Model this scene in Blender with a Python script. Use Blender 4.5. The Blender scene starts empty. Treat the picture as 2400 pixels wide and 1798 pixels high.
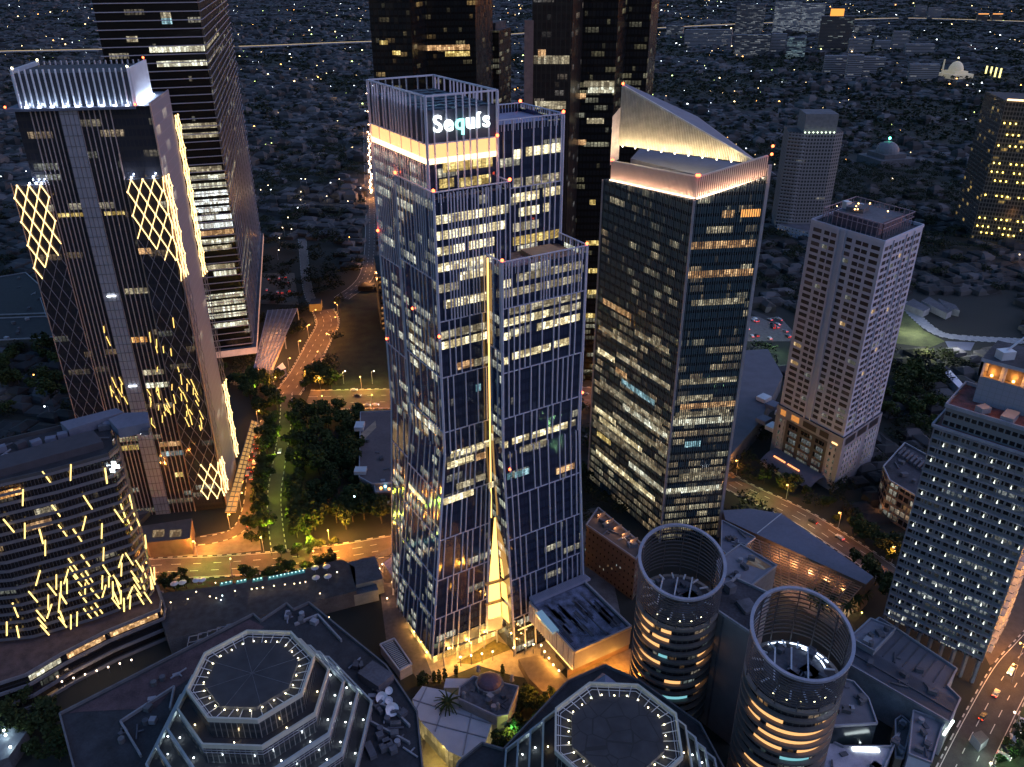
import bpy, math, random
import numpy as np
from mathutils import Vector, Matrix
random.seed(11)
rnd = random.Random(5)
SC = bpy.context.scene
# ------------------------------------------------------------------ camera
F_PX, C_PX, HC = 1940.0, 3765.0, 245.0          # focal length (photo px), nadir distance (px), camera height (m)
TH = math.atan(F_PX / C_PX); CT, ST = math.cos(TH), math.sin(TH)
cd = bpy.data.cameras.new("camera"); cam = bpy.data.objects.new("camera", cd)
SC.collection.objects.link(cam); SC.camera = cam
cam.location = (0, 0, HC); cam.rotation_euler = (math.radians(90) - TH, 0, 0)
cd.sensor_fit = 'HORIZONTAL'; cd.sensor_width = 36.0; cd.lens = 36.0 * F_PX / 2400.0
cd.clip_start = 1.0; cd.clip_end = 20000.0
# ------------------------------------------------------------------ light of the blue hour
W = bpy.data.worlds.new("World"); SC.world = W; W.use_nodes = True
nt = W.node_tree; nt.nodes.clear()
sky = nt.nodes.new('ShaderNodeTexSky'); sky.sky_type = 'NISHITA'; sky.sun_disc = False
SUN_EL, SUN_ROT = math.radians(4.0), math.radians(60.0)
sky.sun_elevation = SUN_EL; sky.sun_rotation = SUN_ROT
sky.air_density = 1.5; sky.dust_density = 0.6; sky.ozone_density = 5.0
bg = nt.nodes.new('ShaderNodeBackground'); bg.inputs['Strength'].default_value = 0.078
wo = nt.nodes.new('ShaderNodeOutputWorld')
tint = nt.nodes.new('ShaderNodeMix'); tint.data_type = 'RGBA'; tint.blend_type = 'MULTIPLY'; tint.inputs[0].default_value = 1.0; tint.inputs[7].default_value = (1.34, 1.0, 1.0, 1)
nt.links.new(sky.outputs[0], tint.inputs[6]); nt.links.new(tint.outputs[2], bg.inputs[0]); nt.links.new(bg.outputs[0], wo.inputs[0])
sd = bpy.data.lights.new("sun", 'SUN'); sun = bpy.data.objects.new("sun", sd); SC.collection.objects.link(sun)
sd.energy = 0.17; sd.angle = math.radians(60); sd.color = (0.74, 0.66, 1.0)
sun.rotation_euler = (math.radians(55), 0, math.radians(70))
SC.view_settings.view_transform = 'Standard'; SC.view_settings.look = 'None'
EXPO = 2.7; EK = 1.0 / 2 ** EXPO
SC.view_settings.exposure = EXPO; SC.view_settings.gamma = 1.0
try:
    cy = SC.cycles
    cy.max_bounces = 5; cy.diffuse_bounces = 2; cy.glossy_bounces = 3; cy.transmission_bounces = 2; cy.transparent_max_bounces = 6
    cy.sample_clamp_indirect = 1.5; cy.sample_clamp_direct = 0; cy.caustics_reflective = False; cy.caustics_refractive = False
    cy.use_denoising = True; cy.use_adaptive_sampling = True; cy.adaptive_threshold = 0.02
except Exception: pass

# ------------------------------------------------------------------ pixel <-> world helpers (photo px, 2400 wide)
def ray(px, py):
    u = (px - 1200) / F_PX; v = (899 - py) / F_PX
    return (u, CT + v * ST, -ST + v * CT)
def G(px, py, z=0.0):
    d = ray(px, py); t = (z - HC) / d[2]
    return (d[0] * t, d[1] * t)
def G3(px, py, z=0.0):
    x, y = G(px, py, z); return (x, y, z)
def zat(Y, py):
    d = ray(1200, py); return HC + Y * d[2] / d[1]
def meet(Fp, ang, px, py):
    x, y = G(px, py); k = x / y; a = math.radians(ang); dx, dy = math.cos(a), math.sin(a)
    t = (k * Fp[1] - Fp[0]) / (dx - k * dy)
    return (Fp[0] + t * dx, Fp[1] + t * dy)
def on_wall(px, py, a, b):
    """point of the vertical plane through plan points a,b seen at a pixel -> (distance from a, z)"""
    d = ray(px, py); ex, ey = b[0] - a[0], b[1] - a[1]; n = (-ey, ex)
    t = (a[0] * n[0] + a[1] * n[1]) / (d[0] * n[0] + d[1] * n[1])
    x, y, z = d[0] * t, d[1] * t, HC + d[2] * t; L = math.hypot(ex, ey)
    return (((x - a[0]) * ex + (y - a[1]) * ey) / L, z)

# ------------------------------------------------------------------ materials
class NT:
    def __init__(s, name):
        s.m = bpy.data.materials.new(name); s.m.use_nodes = True; s.t = s.m.node_tree
        s.b = s.t.nodes['Principled BSDF']
    def n(s, ty, **k):
        x = s.t.nodes.new(ty)
        for a, v in k.items(): setattr(x, a, v)
        return x
    def l(s, a, b): s.t.links.new(a, b)
    def val(s, sock, v):
        if hasattr(v, 'is_output') or isinstance(v, bpy.types.NodeSocket): s.l(v, sock)
        else: sock.default_value = v
    def ma(s, op, a, b=0.0, c=0.0, clamp=False):
        x = s.n('ShaderNodeMath', operation=op, use_clamp=clamp)
        s.val(x.inputs[0], a); s.val(x.inputs[1], b)
        if op in ('COMPARE', 'MULTIPLY_ADD', 'WRAP'): s.val(x.inputs[2], c)
        return x.outputs[0]
    def mix(s, f, a, b):
        x = s.n('ShaderNodeMix', data_type='RGBA'); s.val(x.inputs[0], f)
        for q, v in ((6, a), (7, b)):
            s.val(x.inputs[q], (*v, 1) if isinstance(v, tuple) and len(v) == 3 else v)
        return x.outputs[2]
    def wn(s, x, y, z=0.0):
        c = s.n('ShaderNodeCombineXYZ'); s.val(c.inputs[0], x); s.val(c.inputs[1], y); s.val(c.inputs[2], z)
        w = s.n('ShaderNodeTexWhiteNoise', noise_dimensions='3D'); s.l(c.outputs[0], w.inputs['Vector']); return w
    def noise(s, scale, detail=3, vec=None):
        n = s.n('ShaderNodeTexNoise'); n.inputs['Scale'].default_value = scale; n.inputs['Detail'].default_value = detail
        if vec is not None: s.l(vec, n.inputs['Vector'])
        return n
MATS = {}
def plain(name, col, rough=0.8, metal=0.0, var=0.18, scale=0.35, em=None, es=0.0, sample=False):
    if name in MATS: return MATS[name]
    t = NT(name); b = t.b; b.inputs['Roughness'].default_value = rough; b.inputs['Metallic'].default_value = metal
    if var > 0:
        g = t.n('ShaderNodeNewGeometry'); n = t.noise(scale, 5, g.outputs['Position'])
        n2 = t.noise(scale * 9, 2, g.outputs['Position'])
        f = t.ma('MULTIPLY_ADD', n2.outputs[0], 0.5, t.ma('MULTIPLY', n.outputs[0], 0.9))
        lo = tuple(c * (1 - var * 1.6) for c in col); hi = tuple(min(1, c * (1 + var * 1.3)) for c in col)
        r = t.n('ShaderNodeMapRange'); r.inputs[1].default_value = .45; r.inputs[2].default_value = .95; t.l(f, r.inputs[0])
        t.l(t.mix(r.outputs[0], lo, hi), b.inputs['Base Color'])
    else: b.inputs['Base Color'].default_value = (*col, 1)
    if em:
        b.inputs['Emission Color'].default_value = (*em, 1); b.inputs['Emission Strength'].default_value = es * EK
        if not sample: t.m.cycles.emission_sampling = 'NONE'
    MATS[name] = t.m; return t.m
def glow(name, col, s, sample=False):
    return plain(name, (0.02, 0.02, 0.02), 0.6, 0, 0, em=col, es=s, sample=sample)
def facade(name, fh=4.0, bw=1.5, seg=7.0, p=0.3, litA=(1, .82, .5), litB=(1, .93, .75), E=0.8, lo=.28, hi=.92,
           glass=(.012, .016, .026), span=(.02, .023, .032), rough=.1, wall=None, wx=(.1, .9), ptop=None, ztop=200., dim=.25, tilt=.02, odd=.05, fp=.35, mull=None, ior=1.6):
    """curtain wall from UV metres: floors, bays, lit stretches with uneven ceilings and furniture, spandrels, slightly uneven panes"""
    t = NT(name); b = t.b
    uv = t.n('ShaderNodeUVMap'); sp = t.n('ShaderNodeSeparateXYZ'); t.l(uv.outputs[0], sp.inputs[0]); u, v = sp.outputs[0], sp.outputs[1]
    vf = t.ma('DIVIDE', v, fh); fl = t.ma('FLOOR', vf); fr = t.ma('FRACT', vf)
    rf = t.wn(fl, 3.7, 1.1)
    cb = t.ma('DIVIDE', u, bw); col = t.ma('FLOOR', cb); cf = t.ma('FRACT', cb)
    sg = t.ma('FLOOR', t.ma('ADD', t.ma('DIVIDE', u, seg), t.ma('MULTIPLY', rf.outputs[0], 9.0)))
    rs = t.wn(sg, fl, 7.3)
    pp = p
    if ptop is not None:
        mr = t.n('ShaderNodeMapRange'); t.l(v, mr.inputs[0]); mr.inputs[1].default_value = 0; mr.inputs[2].default_value = ztop
        mr.inputs[3].default_value = p; mr.inputs[4].default_value = ptop; pp = mr.outputs[0]
    thr = t.ma('MULTIPLY', pp, t.ma('ADD', 1 - fp, t.ma('MULTIPLY', t.ma('POWER', rf.outputs[0], 2.0), fp * 3)))
    lit = t.ma('LESS_THAN', rs.outputs[0], thr)
    rc = t.wn(col, fl, 2.2)
    win = t.ma('MULTIPLY', t.ma('GREATER_THAN', fr, lo), t.ma('LESS_THAN', fr, hi))
    win = t.ma('MULTIPLY', win, t.ma('MULTIPLY', t.ma('GREATER_THAN', cf, wx[0]), t.ma('LESS_THAN', cf, wx[1])))
    cm = t.n('ShaderNodeCombineXYZ'); t.l(u, cm.inputs[0]); t.l(t.ma('MULTIPLY', v, 1.6), cm.inputs[1])
    nz = t.noise(0.9, 2, cm.outputs[0])
    br = t.ma('MULTIPLY', t.ma('MULTIPLY_ADD', rc.outputs[0], .8, .35), t.ma('MULTIPLY_ADD', t.ma('POWER', nz.outputs[0], 3.0), 5.0, .25))
    top = t.ma('MULTIPLY_ADD', fr, .9, .35)          # ceilings brighter than floors
    few = t.ma('MULTIPLY', t.ma('LESS_THAN', rc.outputs[0], odd), 0.7)
    on = t.ma('MAXIMUM', lit, few)
    es = t.ma('MULTIPLY', t.ma('MULTIPLY', on, win), t.ma('MULTIPLY', t.ma('MULTIPLY', br, top), E * EK))
    lev = t.ma('MULTIPLY_ADD', t.ma('POWER', rs.outputs['Value'] if 'Value' in rs.outputs else rs.outputs[0], 1.0), 0, 1.0)
    r2 = t.wn(sg, fl, 19.1)
    es = t.ma('MULTIPLY', es, t.ma('MULTIPLY_ADD', t.ma('POWER', r2.outputs[0], 1.5), 1.0 - dim, dim))
    t.l(t.mix(t.wn(sg, fl, 31.).outputs[0], litA, litB), b.inputs['Emission Color']); t.l(es, b.inputs['Emission Strength'])
    base = t.mix(win, wall if wall else span, glass)
    if mull:
        base = t.mix(t.ma('LESS_THAN', cf, .12), base, mull)
    t.l(base, b.inputs['Base Color'])
    if wall:
        t.l(t.ma('MULTIPLY_ADD', win, rough - .75, .75), b.inputs['Roughness'])
        t.l(t.ma('MULTIPLY', win, 0.6), b.inputs['Metallic'])
    else:
        b.inputs['Roughness'].default_value = rough; b.inputs['Metallic'].default_value = 0.0
    b.inputs['IOR'].default_value = ior
    if tilt:
        g = t.n('ShaderNodeNewGeometry'); vm = t.n('ShaderNodeVectorMath', operation='SUBTRACT'); t.l(rc.outputs['Color'], vm.inputs[0]); vm.inputs[1].default_value = (.5, .5, .5)
        vs = t.n('ShaderNodeVectorMath', operation='SCALE'); t.l(vm.outputs[0], vs.inputs[0]); vs.inputs['Scale'].default_value = tilt
        va = t.n('ShaderNodeVectorMath', operation='ADD'); t.l(g.outputs['Normal'], va.inputs[0]); t.l(vs.outputs[0], va.inputs[1])
        vn = t.n('ShaderNodeVectorMath', operation='NORMALIZE'); t.l(va.outputs[0], vn.inputs[0]); t.l(vn.outputs[0], b.inputs['Normal'])
    t.m.cycles.emission_sampling = 'NONE'
    MATS[name] = t.m; return t.m
def lit_mat(name, a=(1, .80, .45), bcol=(1, .92, .72), E=1.0, bay=1.5, sample=False):
    """lit office seen through its panes"""
    t = NT(name); b = t.b
    uv = t.n('ShaderNodeUVMap'); sp = t.n('ShaderNodeSeparateXYZ'); t.l(uv.outputs[0], sp.inputs[0]); u, v = sp.outputs[0], sp.outputs[1]
    col = t.ma('FLOOR', t.ma('DIVIDE', u, bay)); rc = t.wn(col, t.ma('FLOOR', t.ma('DIVIDE', v, 4.0)), 5.)
    rg = t.wn(t.ma('FLOOR', t.ma('DIVIDE', u, bay * 5)), t.ma('FLOOR', t.ma('DIVIDE', v, 4.0)), 8.)
    cm = t.n('ShaderNodeCombineXYZ'); t.l(u, cm.inputs[0]); t.l(t.ma('MULTIPLY', v, 1.4), cm.inputs[1])
    nz = t.noise(1.3, 3, cm.outputs[0])
    e = t.ma('MULTIPLY', t.ma('MULTIPLY_ADD', t.ma('POWER', rc.outputs[0], 1.6), 1.1, .30), t.ma('MULTIPLY_ADD', t.ma('POWER', nz.outputs[0], 3.5), 6.0, .30))
    e = t.ma('MULTIPLY', e, t.ma('GREATER_THAN', t.ma('FRACT', t.ma('DIVIDE', u, bay)), .10))
    e = t.ma('MULTIPLY', e, t.ma('MULTIPLY_ADD', rg.outputs[0], .6, .6))
    t.l(t.ma('MULTIPLY', e, E * EK), b.inputs['Emission Strength']); t.l(t.mix(rc.outputs[0], a, bcol), b.inputs['Emission Color'])
    b.inputs['Base Color'].default_value = (.03, .03, .03, 1); b.inputs['Roughness'].default_value = .3
    if not sample: t.m.cycles.emission_sampling = 'NONE'
    MATS[name] = t.m; return t.m

# ------------------------------------------------------------------ mesh builder
class MB:
    def __init__(s): s.v = []; s.f = []; s.mi = []; s.uv = []
    def face(s, pts, m=0, uv=None):
        i = len(s.v); s.v.extend([tuple(p) for p in pts]); s.f.append(tuple(range(i, i + len(pts)))); s.mi.append(m)
        if uv is None:
            p0 = Vector(pts[0]); e = Vector(pts[1]) - p0; L = e.length or 1; e = e / L
            n = None
            for q in pts[2:]:
                c = e.cross(Vector(q) - p0)
                if c.length > 1e-6: n = c.normalized(); break
            w = n.cross(e) if n else Vector((0, 0, 1))
            uv = [((Vector(q) - p0).dot(e), (Vector(q) - p0).dot(w)) for q in pts]
        s.uv.append(uv)
    def wall(s, a, b, z0, z1, m=0, u0=0.0, a1=None, b1=None, zb=None, zt=None):
        """quad from plan a to b; a1,b1 = plan points at the top"""
        a1 = a1 or a; b1 = b1 or b; L = math.hypot(b[0] - a[0], b[1] - a[1])
        s.face([(a[0], a[1], z0), (b[0], b[1], z0), (b1[0], b1[1], zb if zb is not None else z1), (a1[0], a1[1], z1)], m,
               [(u0, z0), (u0 + L, z0), (u0 + L, zb if zb is not None else z1), (u0, z1)])
        return u0 + L
    def prism(s, poly, z0, z1, m=0, mt=None, bottom=False, top=True, poly1=None):
        n = len(poly); p1 = poly1 or poly; u = 0.0
        for i in range(n):
            j = (i + 1) % n; u = s.wall(poly[i], poly[j], z0, z1, m, u, p1[i], p1[j])
        if top: s.face([(*p, z1) for p in p1], m if mt is None else mt)
        if bottom: s.face([(*p, z0) for p in reversed(poly)], m if mt is None else mt)
    def box(s, c, size, rz=0.0, m=0, mt=None):
        cx, cy, cz = c; sx, sy, sz = (q / 2 for q in size); ca, sa = math.cos(rz), math.sin(rz)
        poly = [(cx + x * ca - y * sa, cy + x * sa + y * ca) for x, y in ((-sx, -sy), (sx, -sy), (sx, sy), (-sx, sy))]
        s.prism(poly, cz - sz, cz + sz, m, mt, bottom=True)
    def bar(s, p, q, w=.3, d=None, m=0, up=(0, 0, 1)):
        p, q = Vector(p), Vector(q); e = (q - p)
        if e.length < 1e-6: return
        e.normalize(); upv = Vector(up)
        if abs(e.dot(upv)) > .98: upv = Vector((1, 0, 0))
        x = e.cross(upv).normalized() * w / 2; y = e.cross(x).normalized() * (d or w) / 2
        c = [p - x - y, p + x - y, p + x + y, p - x + y, q - x - y, q + x - y, q + x + y, q - x + y]
        for f in ((0, 1, 5, 4), (1, 2, 6, 5), (2, 3, 7, 6), (3, 0, 4, 7), (3, 2, 1, 0), (4, 5, 6, 7)): s.face([c[k] for k in f], m)
    def fin(s, a, b, n, w=.35, d=.5, m=0):
        """fin along a-b standing out along n (unit)"""
        a, b, n = Vector(a), Vector(b), Vector(n); e = (b - a).normalized(); x = e.cross(n).normalized() * w / 2; n = n * d
        c = [a - x, a + x, b + x, b - x]; o = [q + n for q in c]
        s.face([o[0], o[1], o[2], o[3]], m); s.face([c[1], o[1], o[0], c[0]][::-1], m); s.face([c[2], o[2], o[1], c[1]][::-1], m)
        s.face([c[0], o[0], o[3], c[3]][::-1], m); s.face([c[3], o[3], o[2], c[2]][::-1], m)
    def cyl(s, c, r, z0, z1, n=24, m=0, mt=None, r1=None):
        r1 = r if r1 is None else r1
        P0 = [(c[0] + r * math.cos(k * 2 * math.pi / n), c[1] + r * math.sin(k * 2 * math.pi / n)) for k in range(n)]
        P1 = [(c[0] + r1 * math.cos(k * 2 * math.pi / n), c[1] + r1 * math.sin(k * 2 * math.pi / n)) for k in range(n)]
        s.prism(P0, z0, z1, m, mt, poly1=P1)
    def ball(s, c, r, m=0, n=6):
        for i in range(n // 2):
            a0, a1 = -math.pi / 2 + i * math.pi / (n // 2), -math.pi / 2 + (i + 1) * math.pi / (n // 2)
            for j in range(n):
                b0, b1 = j * 2 * math.pi / n, (j + 1) * 2 * math.pi / n
                P = lambda a, b: (c[0] + r * math.cos(a) * math.cos(b), c[1] + r * math.cos(a) * math.sin(b), c[2] + r * math.sin(a))
                q = [P(a0, b0), P(a0, b1), P(a1, b1), P(a1, b0)]
                if i == 0: q = [q[0], q[2], q[3]]
                elif i == n // 2 - 1: q = [q[0], q[1], q[2]]
                s.face(q, m)
    def build(s, name, mats, parent=None, loc=None, kind=None):
        me = bpy.data.meshes.new(name)
        me.from_pydata(s.v, [], s.f)
        if not isinstance(mats, (list, tuple)): mats = [mats]
        for m in mats: me.materials.append(m)
        me.polygons.foreach_set('material_index', s.mi)
        lay = me.uv_layers.new(name='UVMap'); flat = [c for f in s.uv for p in f for c in p]; lay.data.foreach_set('uv', flat)
        me.update()
        o = bpy.data.objects.new(name, me); SC.collection.objects.link(o)
        if parent: o.parent = parent; 
        if loc: o.location = loc
        if kind: o['kind'] = kind
        if parent and parent.location.length > 0: o.matrix_parent_inverse = Matrix.Translation(-parent.location)
        return o
def tag(o, label, cat, group=None, kind=None):
    o['label'] = label; o['category'] = cat
    if group: o['group'] = group
    if kind: o['kind'] = kind
    return o
def thing(name, label, cat, loc=(0, 0, 0), group=None):
    o = bpy.data.objects.new(name, None); SC.collection.objects.link(o); o.location = loc; o.empty_display_size = 1
    return tag(o, label, cat, group)
def copy_tree(o, loc, rz=0.0, sc=1.0, parent=None):
    c = o.copy(); SC.collection.objects.link(c)
    if parent is None:
        c.location = loc; c.rotation_euler = (0, 0, rz); c.scale = (sc, sc, sc) if not isinstance(sc, tuple) else sc
    else: c.parent = parent
    for ch in list(o.children): copy_tree(ch, None, parent=c)
    return c
def centroid(poly): return (sum(p[0] for p in poly) / len(poly), sum(p[1] for p in poly) / len(poly))
def inset(poly, d):
    n = len(poly); out = []
    for i in range(n):
        p0, p1, p2 = (Vector(poly[(i + k - 1) % n][:2]) for k in range(3))
        e1 = (p1 - p0).normalized(); e2 = (p2 - p1).normalized(); n1 = Vector((-e1.y, e1.x)); n2 = Vector((-e2.y, e2.x))
        k = (n1 + n2); k = k / max(.2, k.dot(n1)); q = p1 + k * d; out.append((q.x, q.y))
    return out
def ccw(poly):
    a = sum(poly[i][0] * poly[(i + 1) % len(poly)][1] - poly[(i + 1) % len(poly)][0] * poly[i][1] for i in range(len(poly)))
    return poly if a > 0 else poly[::-1]
def lamp(loc, col, power, r=.4, name='lamp_light', parent=None, spot=None):
    L = bpy.data.lights.new(name, 'SPOT' if spot else 'POINT'); L.energy = power * EK; L.color = col; L.shadow_soft_size = r
    o = bpy.data.objects.new(name, L); SC.collection.objects.link(o); o.location = loc
    if spot:
        L.spot_size = math.radians(spot[1]); L.spot_blend = .7
        o.rotation_euler = Vector(spot[0]).to_track_quat('-Z', 'Y').to_euler()
    if parent:
        o.parent = parent
        o.matrix_parent_inverse = Matrix.Translation(-parent.location)
    return o
ORD = 'first second third fourth fifth sixth seventh eighth ninth tenth eleventh twelfth thirteenth fourteenth fifteenth sixteenth seventeenth eighteenth nineteenth twentieth'.split()
def nth(i):
    if i < 20: return ORD[i]
    return ('twenty', 'thirty', 'forty', 'fifty')[(i + 1) // 10 - 2] + '-' + (ORD[(i + 1) % 10 - 1] if (i + 1) % 10 else 'ieth')
#@@MATERIALS
fin_m = plain('lavender_aluminium', (.50, .49, .58), .45, .2, .05)
fin_d = plain('dark_metal', (.10, .10, .12), .5, .4, .1)
steel = plain('grey_metal', (.30, .30, .34), .5, .3, .1)
steel_l = plain('pale_metal', (.55, .56, .6), .45, .3, .08)
roof_d = plain('dark_roof', (.036, .036, .045), .9, 0, .5, .12)
roof_g = plain('grey_roof', (.085, .087, .105), .85, 0, .3, .12)
roof_b = plain('slate_roof', (.13, .14, .19), .7, .1, .12, .08)
roof_l = plain('pale_roof', (.42, .43, .48), .8, 0, .12, .15)
conc = plain('concrete', (.24, .24, .26), .85, 0, .2, .2)
conc_d = plain('dark_concrete', (.10, .10, .11), .85, 0, .3, .2)
white_p = plain('white_paint', (.62, .60, .66), .7, 0, .08, .3)
asphalt = plain('asphalt', (.045, .042, .042), .85, 0, .25, .2)
paving = plain('paving', (.16, .145, .135), .85, 0, .25, .5)
kerb_m = plain('kerb_stone', (.45, .44, .40), .8, 0, .1)
line_m = plain('road_paint', (.6, .58, .52), .7, 0, .15, 1.0)
brown = plain('brown_roof', (.075, .045, .05), .9, 0, .35, .2)
red_deck = plain('red_roof_deck', (.16, .055, .055), .9, 0, .5, .3)
sand = plain('sandy_roof', (.12, .095, .10), .9, 0, .15, .08)
grass_m = plain('grass', (.05, .075, .025), .95, 0, .45, .25)
soil = plain('soil', (.035, .04, .03), .95, 0, .5, .1)
bark = plain('bark', (.05, .04, .03), .95, 0, .3, 1.)
def foliage_mat(name, a, b_):
    t = NT(name); g = t.n('ShaderNodeNewGeometry'); oi = t.n('ShaderNodeObjectInfo')
    n = t.noise(.45, 3, g.outputs['Position']); n2 = t.noise(2.6, 1, g.outputs['Position'])
    f = t.ma('ADD', t.ma('MULTIPLY', n.outputs[0], .9), t.ma('MULTIPLY_ADD', n2.outputs[0], .7, t.ma('MULTIPLY_ADD', oi.outputs['Random'], .35, -.62)), clamp=True)
    t.l(t.mix(f, a, b_), t.b.inputs['Base Color']); t.b.inputs['Roughness'].default_value = .85; t.b.inputs['Specular IOR Level'].default_value = .2
    MATS[name] = t.m; return t.m
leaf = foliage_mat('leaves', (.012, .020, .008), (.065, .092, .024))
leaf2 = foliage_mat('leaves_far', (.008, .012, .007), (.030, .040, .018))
# ================================================================== THE GROUND
def ground_mat():
    t = NT('ground_mixed'); g = t.n('ShaderNodeNewGeometry'); p = g.outputs['Position']
    a = t.noise(.004, 5, p); b = t.noise(.05, 4, p); c = t.noise(.6, 3, p)
    f = t.ma('MULTIPLY_ADD', a.outputs[0], 1.2, t.ma('MULTIPLY_ADD', b.outputs[0], .9, -.6), clamp=True)
    k = t.mix(f, (.010, .014, .009), (.03, .028, .026)); k2 = t.mix(t.ma('MULTIPLY', c.outputs[0], .5), k, (.014, .017, .013))
    t.l(k2, t.b.inputs['Base Color']); t.b.inputs['Roughness'].default_value = .95
    return t.m
mb = MB(); S_ = 12000; mb.face([(-S_, -16000, 0), (S_, -16000, 0), (S_, 19000, 0), (-S_, 19000, 0)])
mb.build('ground', ground_mat(), kind='structure')
def sheet(name, pxpoly, z, mat, kind='structure', lift=0.0):
    poly = ccw([G(*p, lift) for p in pxpoly]); m = MB(); m.face([(*p, lift + z) for p in poly]); return m.build(name, mat, kind=kind)
def smooth(pts, k=6):
    out = []
    P = [pts[0]] + list(pts) + [pts[-1]]
    for i in range(1, len(P) - 2):
        for j in range(k):
            t = j / k; a, b, c, d = (Vector(q) for q in P[i - 1:i + 3])
            out.append(tuple(.5 * ((2 * b) + (c - a) * t + (2 * a - 5 * b + 4 * c - d) * t * t + (3 * b - a - 3 * c + d) * t ** 3)))
    out.append(tuple(pts[-1])); return out
def offs(pts, d):
    out = []
    for i in range(len(pts)):
        a = Vector(pts[max(0, i - 1)]); b = Vector(pts[min(len(pts) - 1, i + 1)]); e = (b - a).normalized()
        out.append((pts[i][0] - e.y * d, pts[i][1] + e.x * d))
    return out
def strip(m, L, R, z, mi=0):
    for i in range(len(L) - 1): m.face([(*R[i], z), (*R[i + 1], z), (*L[i + 1], z), (*L[i], z)], mi)
ROADS = []
def road(px, w, z=.06, mat=None, dash=True, kerb=True, lines=True, world=False, name='road'):
    pts = smooth([(Vector(p) if world else Vector(G(*p))).to_tuple() for p in px]); ROADS.append((pts, w))
    m = MB(); strip(m, offs(pts, w / 2), offs(pts, -w / 2), z); o = m.build(name, mat or asphalt, kind='structure')
    if lines:
        k = MB(); strip(k, offs(pts, w / 2 - .5), offs(pts, w / 2 - .75), z + .03); strip(k, offs(pts, -w / 2 + .75), offs(pts, -w / 2 + .5), z + .03)
        if dash:
            d = 0
            for i in range(len(pts) - 1):
                a, b = Vector(pts[i]), Vector(pts[i + 1]); L = (b - a).length; s = 0
                while s < L:
                    if (d + s) % 9 < 3:
                        p, q = a.lerp(b, s / L), a.lerp(b, min(1, (s + 3) / L)); e = (b - a).normalized(); n = Vector((-e.y, e.x)) * .13
                        for off in ([0] if w < 11 else [-w / 6, w / 6]):
                            o2 = Vector((-e.y, e.x)) * off
                            k.face([(*(p - n + o2), z + .03), (*(q - n + o2), z + .03), (*(q + n + o2), z + .03), (*(p + n + o2), z + .03)])
                        s += 3
                    else: s += 1
                d += L
        k.build('road_markings', line_m, kind='structure')
    if kerb:
        for sgn in (1, -1):
            k = MB(); a = offs(pts, sgn * w / 2); b = offs(pts, sgn * (w / 2 + .45)); A, B = (b, a) if sgn > 0 else (a, b)
            acc = 0
            for i in range(len(pts) - 1):
                p, q = Vector(A[i]), Vector(A[i + 1]); r, s2 = Vector(B[i]), Vector(B[i + 1]); L = (q - p).length; n = max(1, int(L / 2))
                for j in range(n):
                    t0, t1 = j / n, (j + 1) / n
                    P4 = [r.lerp(s2, t0), r.lerp(s2, t1), q.lerp(p, 1 - t1), q.lerp(p, 1 - t0)]
                    k.prism(ccw([tuple(x) for x in P4]), z, z + .14, acc % 2); acc += 1
            k.build('kerb', [kerb_m, plain('kerb_black', (.03, .03, .03), .8, 0, 0)], kind='structure')
    return pts
warm_road = plain('warm_asphalt', (.10, .075, .06), .85, 0, .22, .2)
RD_CURVE = road([(672, 925), (712, 868), (745, 805), (768, 758), (757, 727)], 17.0, mat=warm_road, kerb=True)
RD_AV = road([(672, 925), (668, 1000), (655, 1080), (643, 1160), (646, 1230), (655, 1300)], 6.2, z=.09, lines=False)
RD_MAIN = road([(250, 1345), (360, 1334), (500, 1328), (640, 1318), (780, 1302), (950, 1272), (1100, 1240)], 15.0, z=.12, mat=warm_road)
RD_CROSS = road([(720, 938), (820, 936), (940, 934), (1150, 936), (1370, 930), (1500, 940)], 26.0, z=.05, mat=warm_road)
RD_RIGHT = road([(1380, 1010), (1500, 1040), (1640, 1090), (1740, 1146), (1870, 1208), (1970, 1270), (2080, 1345), (2250, 1480)], 14.0, z=.13, mat=warm_road)
RD_DRIVE = road([(625, 985), (606, 1030), (592, 1075), (592, 1130), (584, 1190), (560, 1240), (510, 1262), (430, 1272)], 6.0, z=.10, mat=warm_road, lines=False)
RD_SE = road([(2520, 1420), (2420, 1530), (2370, 1590), (2310, 1700), (2262, 1797), (2200, 1930)], 14.0, z=.11)
RD_UP = road([(745, 722), (728, 700), (718, 660), (712, 600), (708, 560)], 7.0, z=.08, mat=paving, lines=False)
road([(858, 170), (860, 260), (863, 340), (868, 430), (872, 520), (862, 640), (800, 700)], 14.0, z=.07, kerb=False)
road([(2090, 690), (2118, 712), (2150, 745), (2186, 774), (2223, 788), (2300, 795), (2400, 800)], 9.0, z=.10, mat=plain('pale_path', (.30, .30, .31), .8), lines=False)
road([(1650, 620), (1690, 700), (1760, 730), (1830, 760)], 7.0, z=.07, lines=False, kerb=False)
sheet('lawn', [(2070, 745), (2120, 720), (2165, 775), (2215, 800), (2180, 815), (2060, 800)], .07, plain('lawn_grass', (.10, .115, .035), .95, 0, .35, .12))
sheet('lawn', [(2215, 800), (2285, 803), (2275, 822), (2225, 820)], .08, roof_b)
sheet('grass_field', [(800, 690), (940, 680), (960, 900), (790, 905), (760, 860), (800, 780)], .04, plain('rough_grass', (.016, .022, .010), .95, 0, .6, .12))
sheet('pavement', [(555, 1240), (600, 1190), (612, 1290), (360, 1318), (340, 1272), (440, 1262)], .04, plain('warm_paving', (.20, .15, .11), .85, 0, .2, .4))
sheet('pavement', [(880, 1300), (960, 1260), (1000, 1420), (1050, 1600), (985, 1600), (905, 1500)], .15, plain('dark_paving', (.085, .075, .085), .85, 0, .25, .6))
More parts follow.
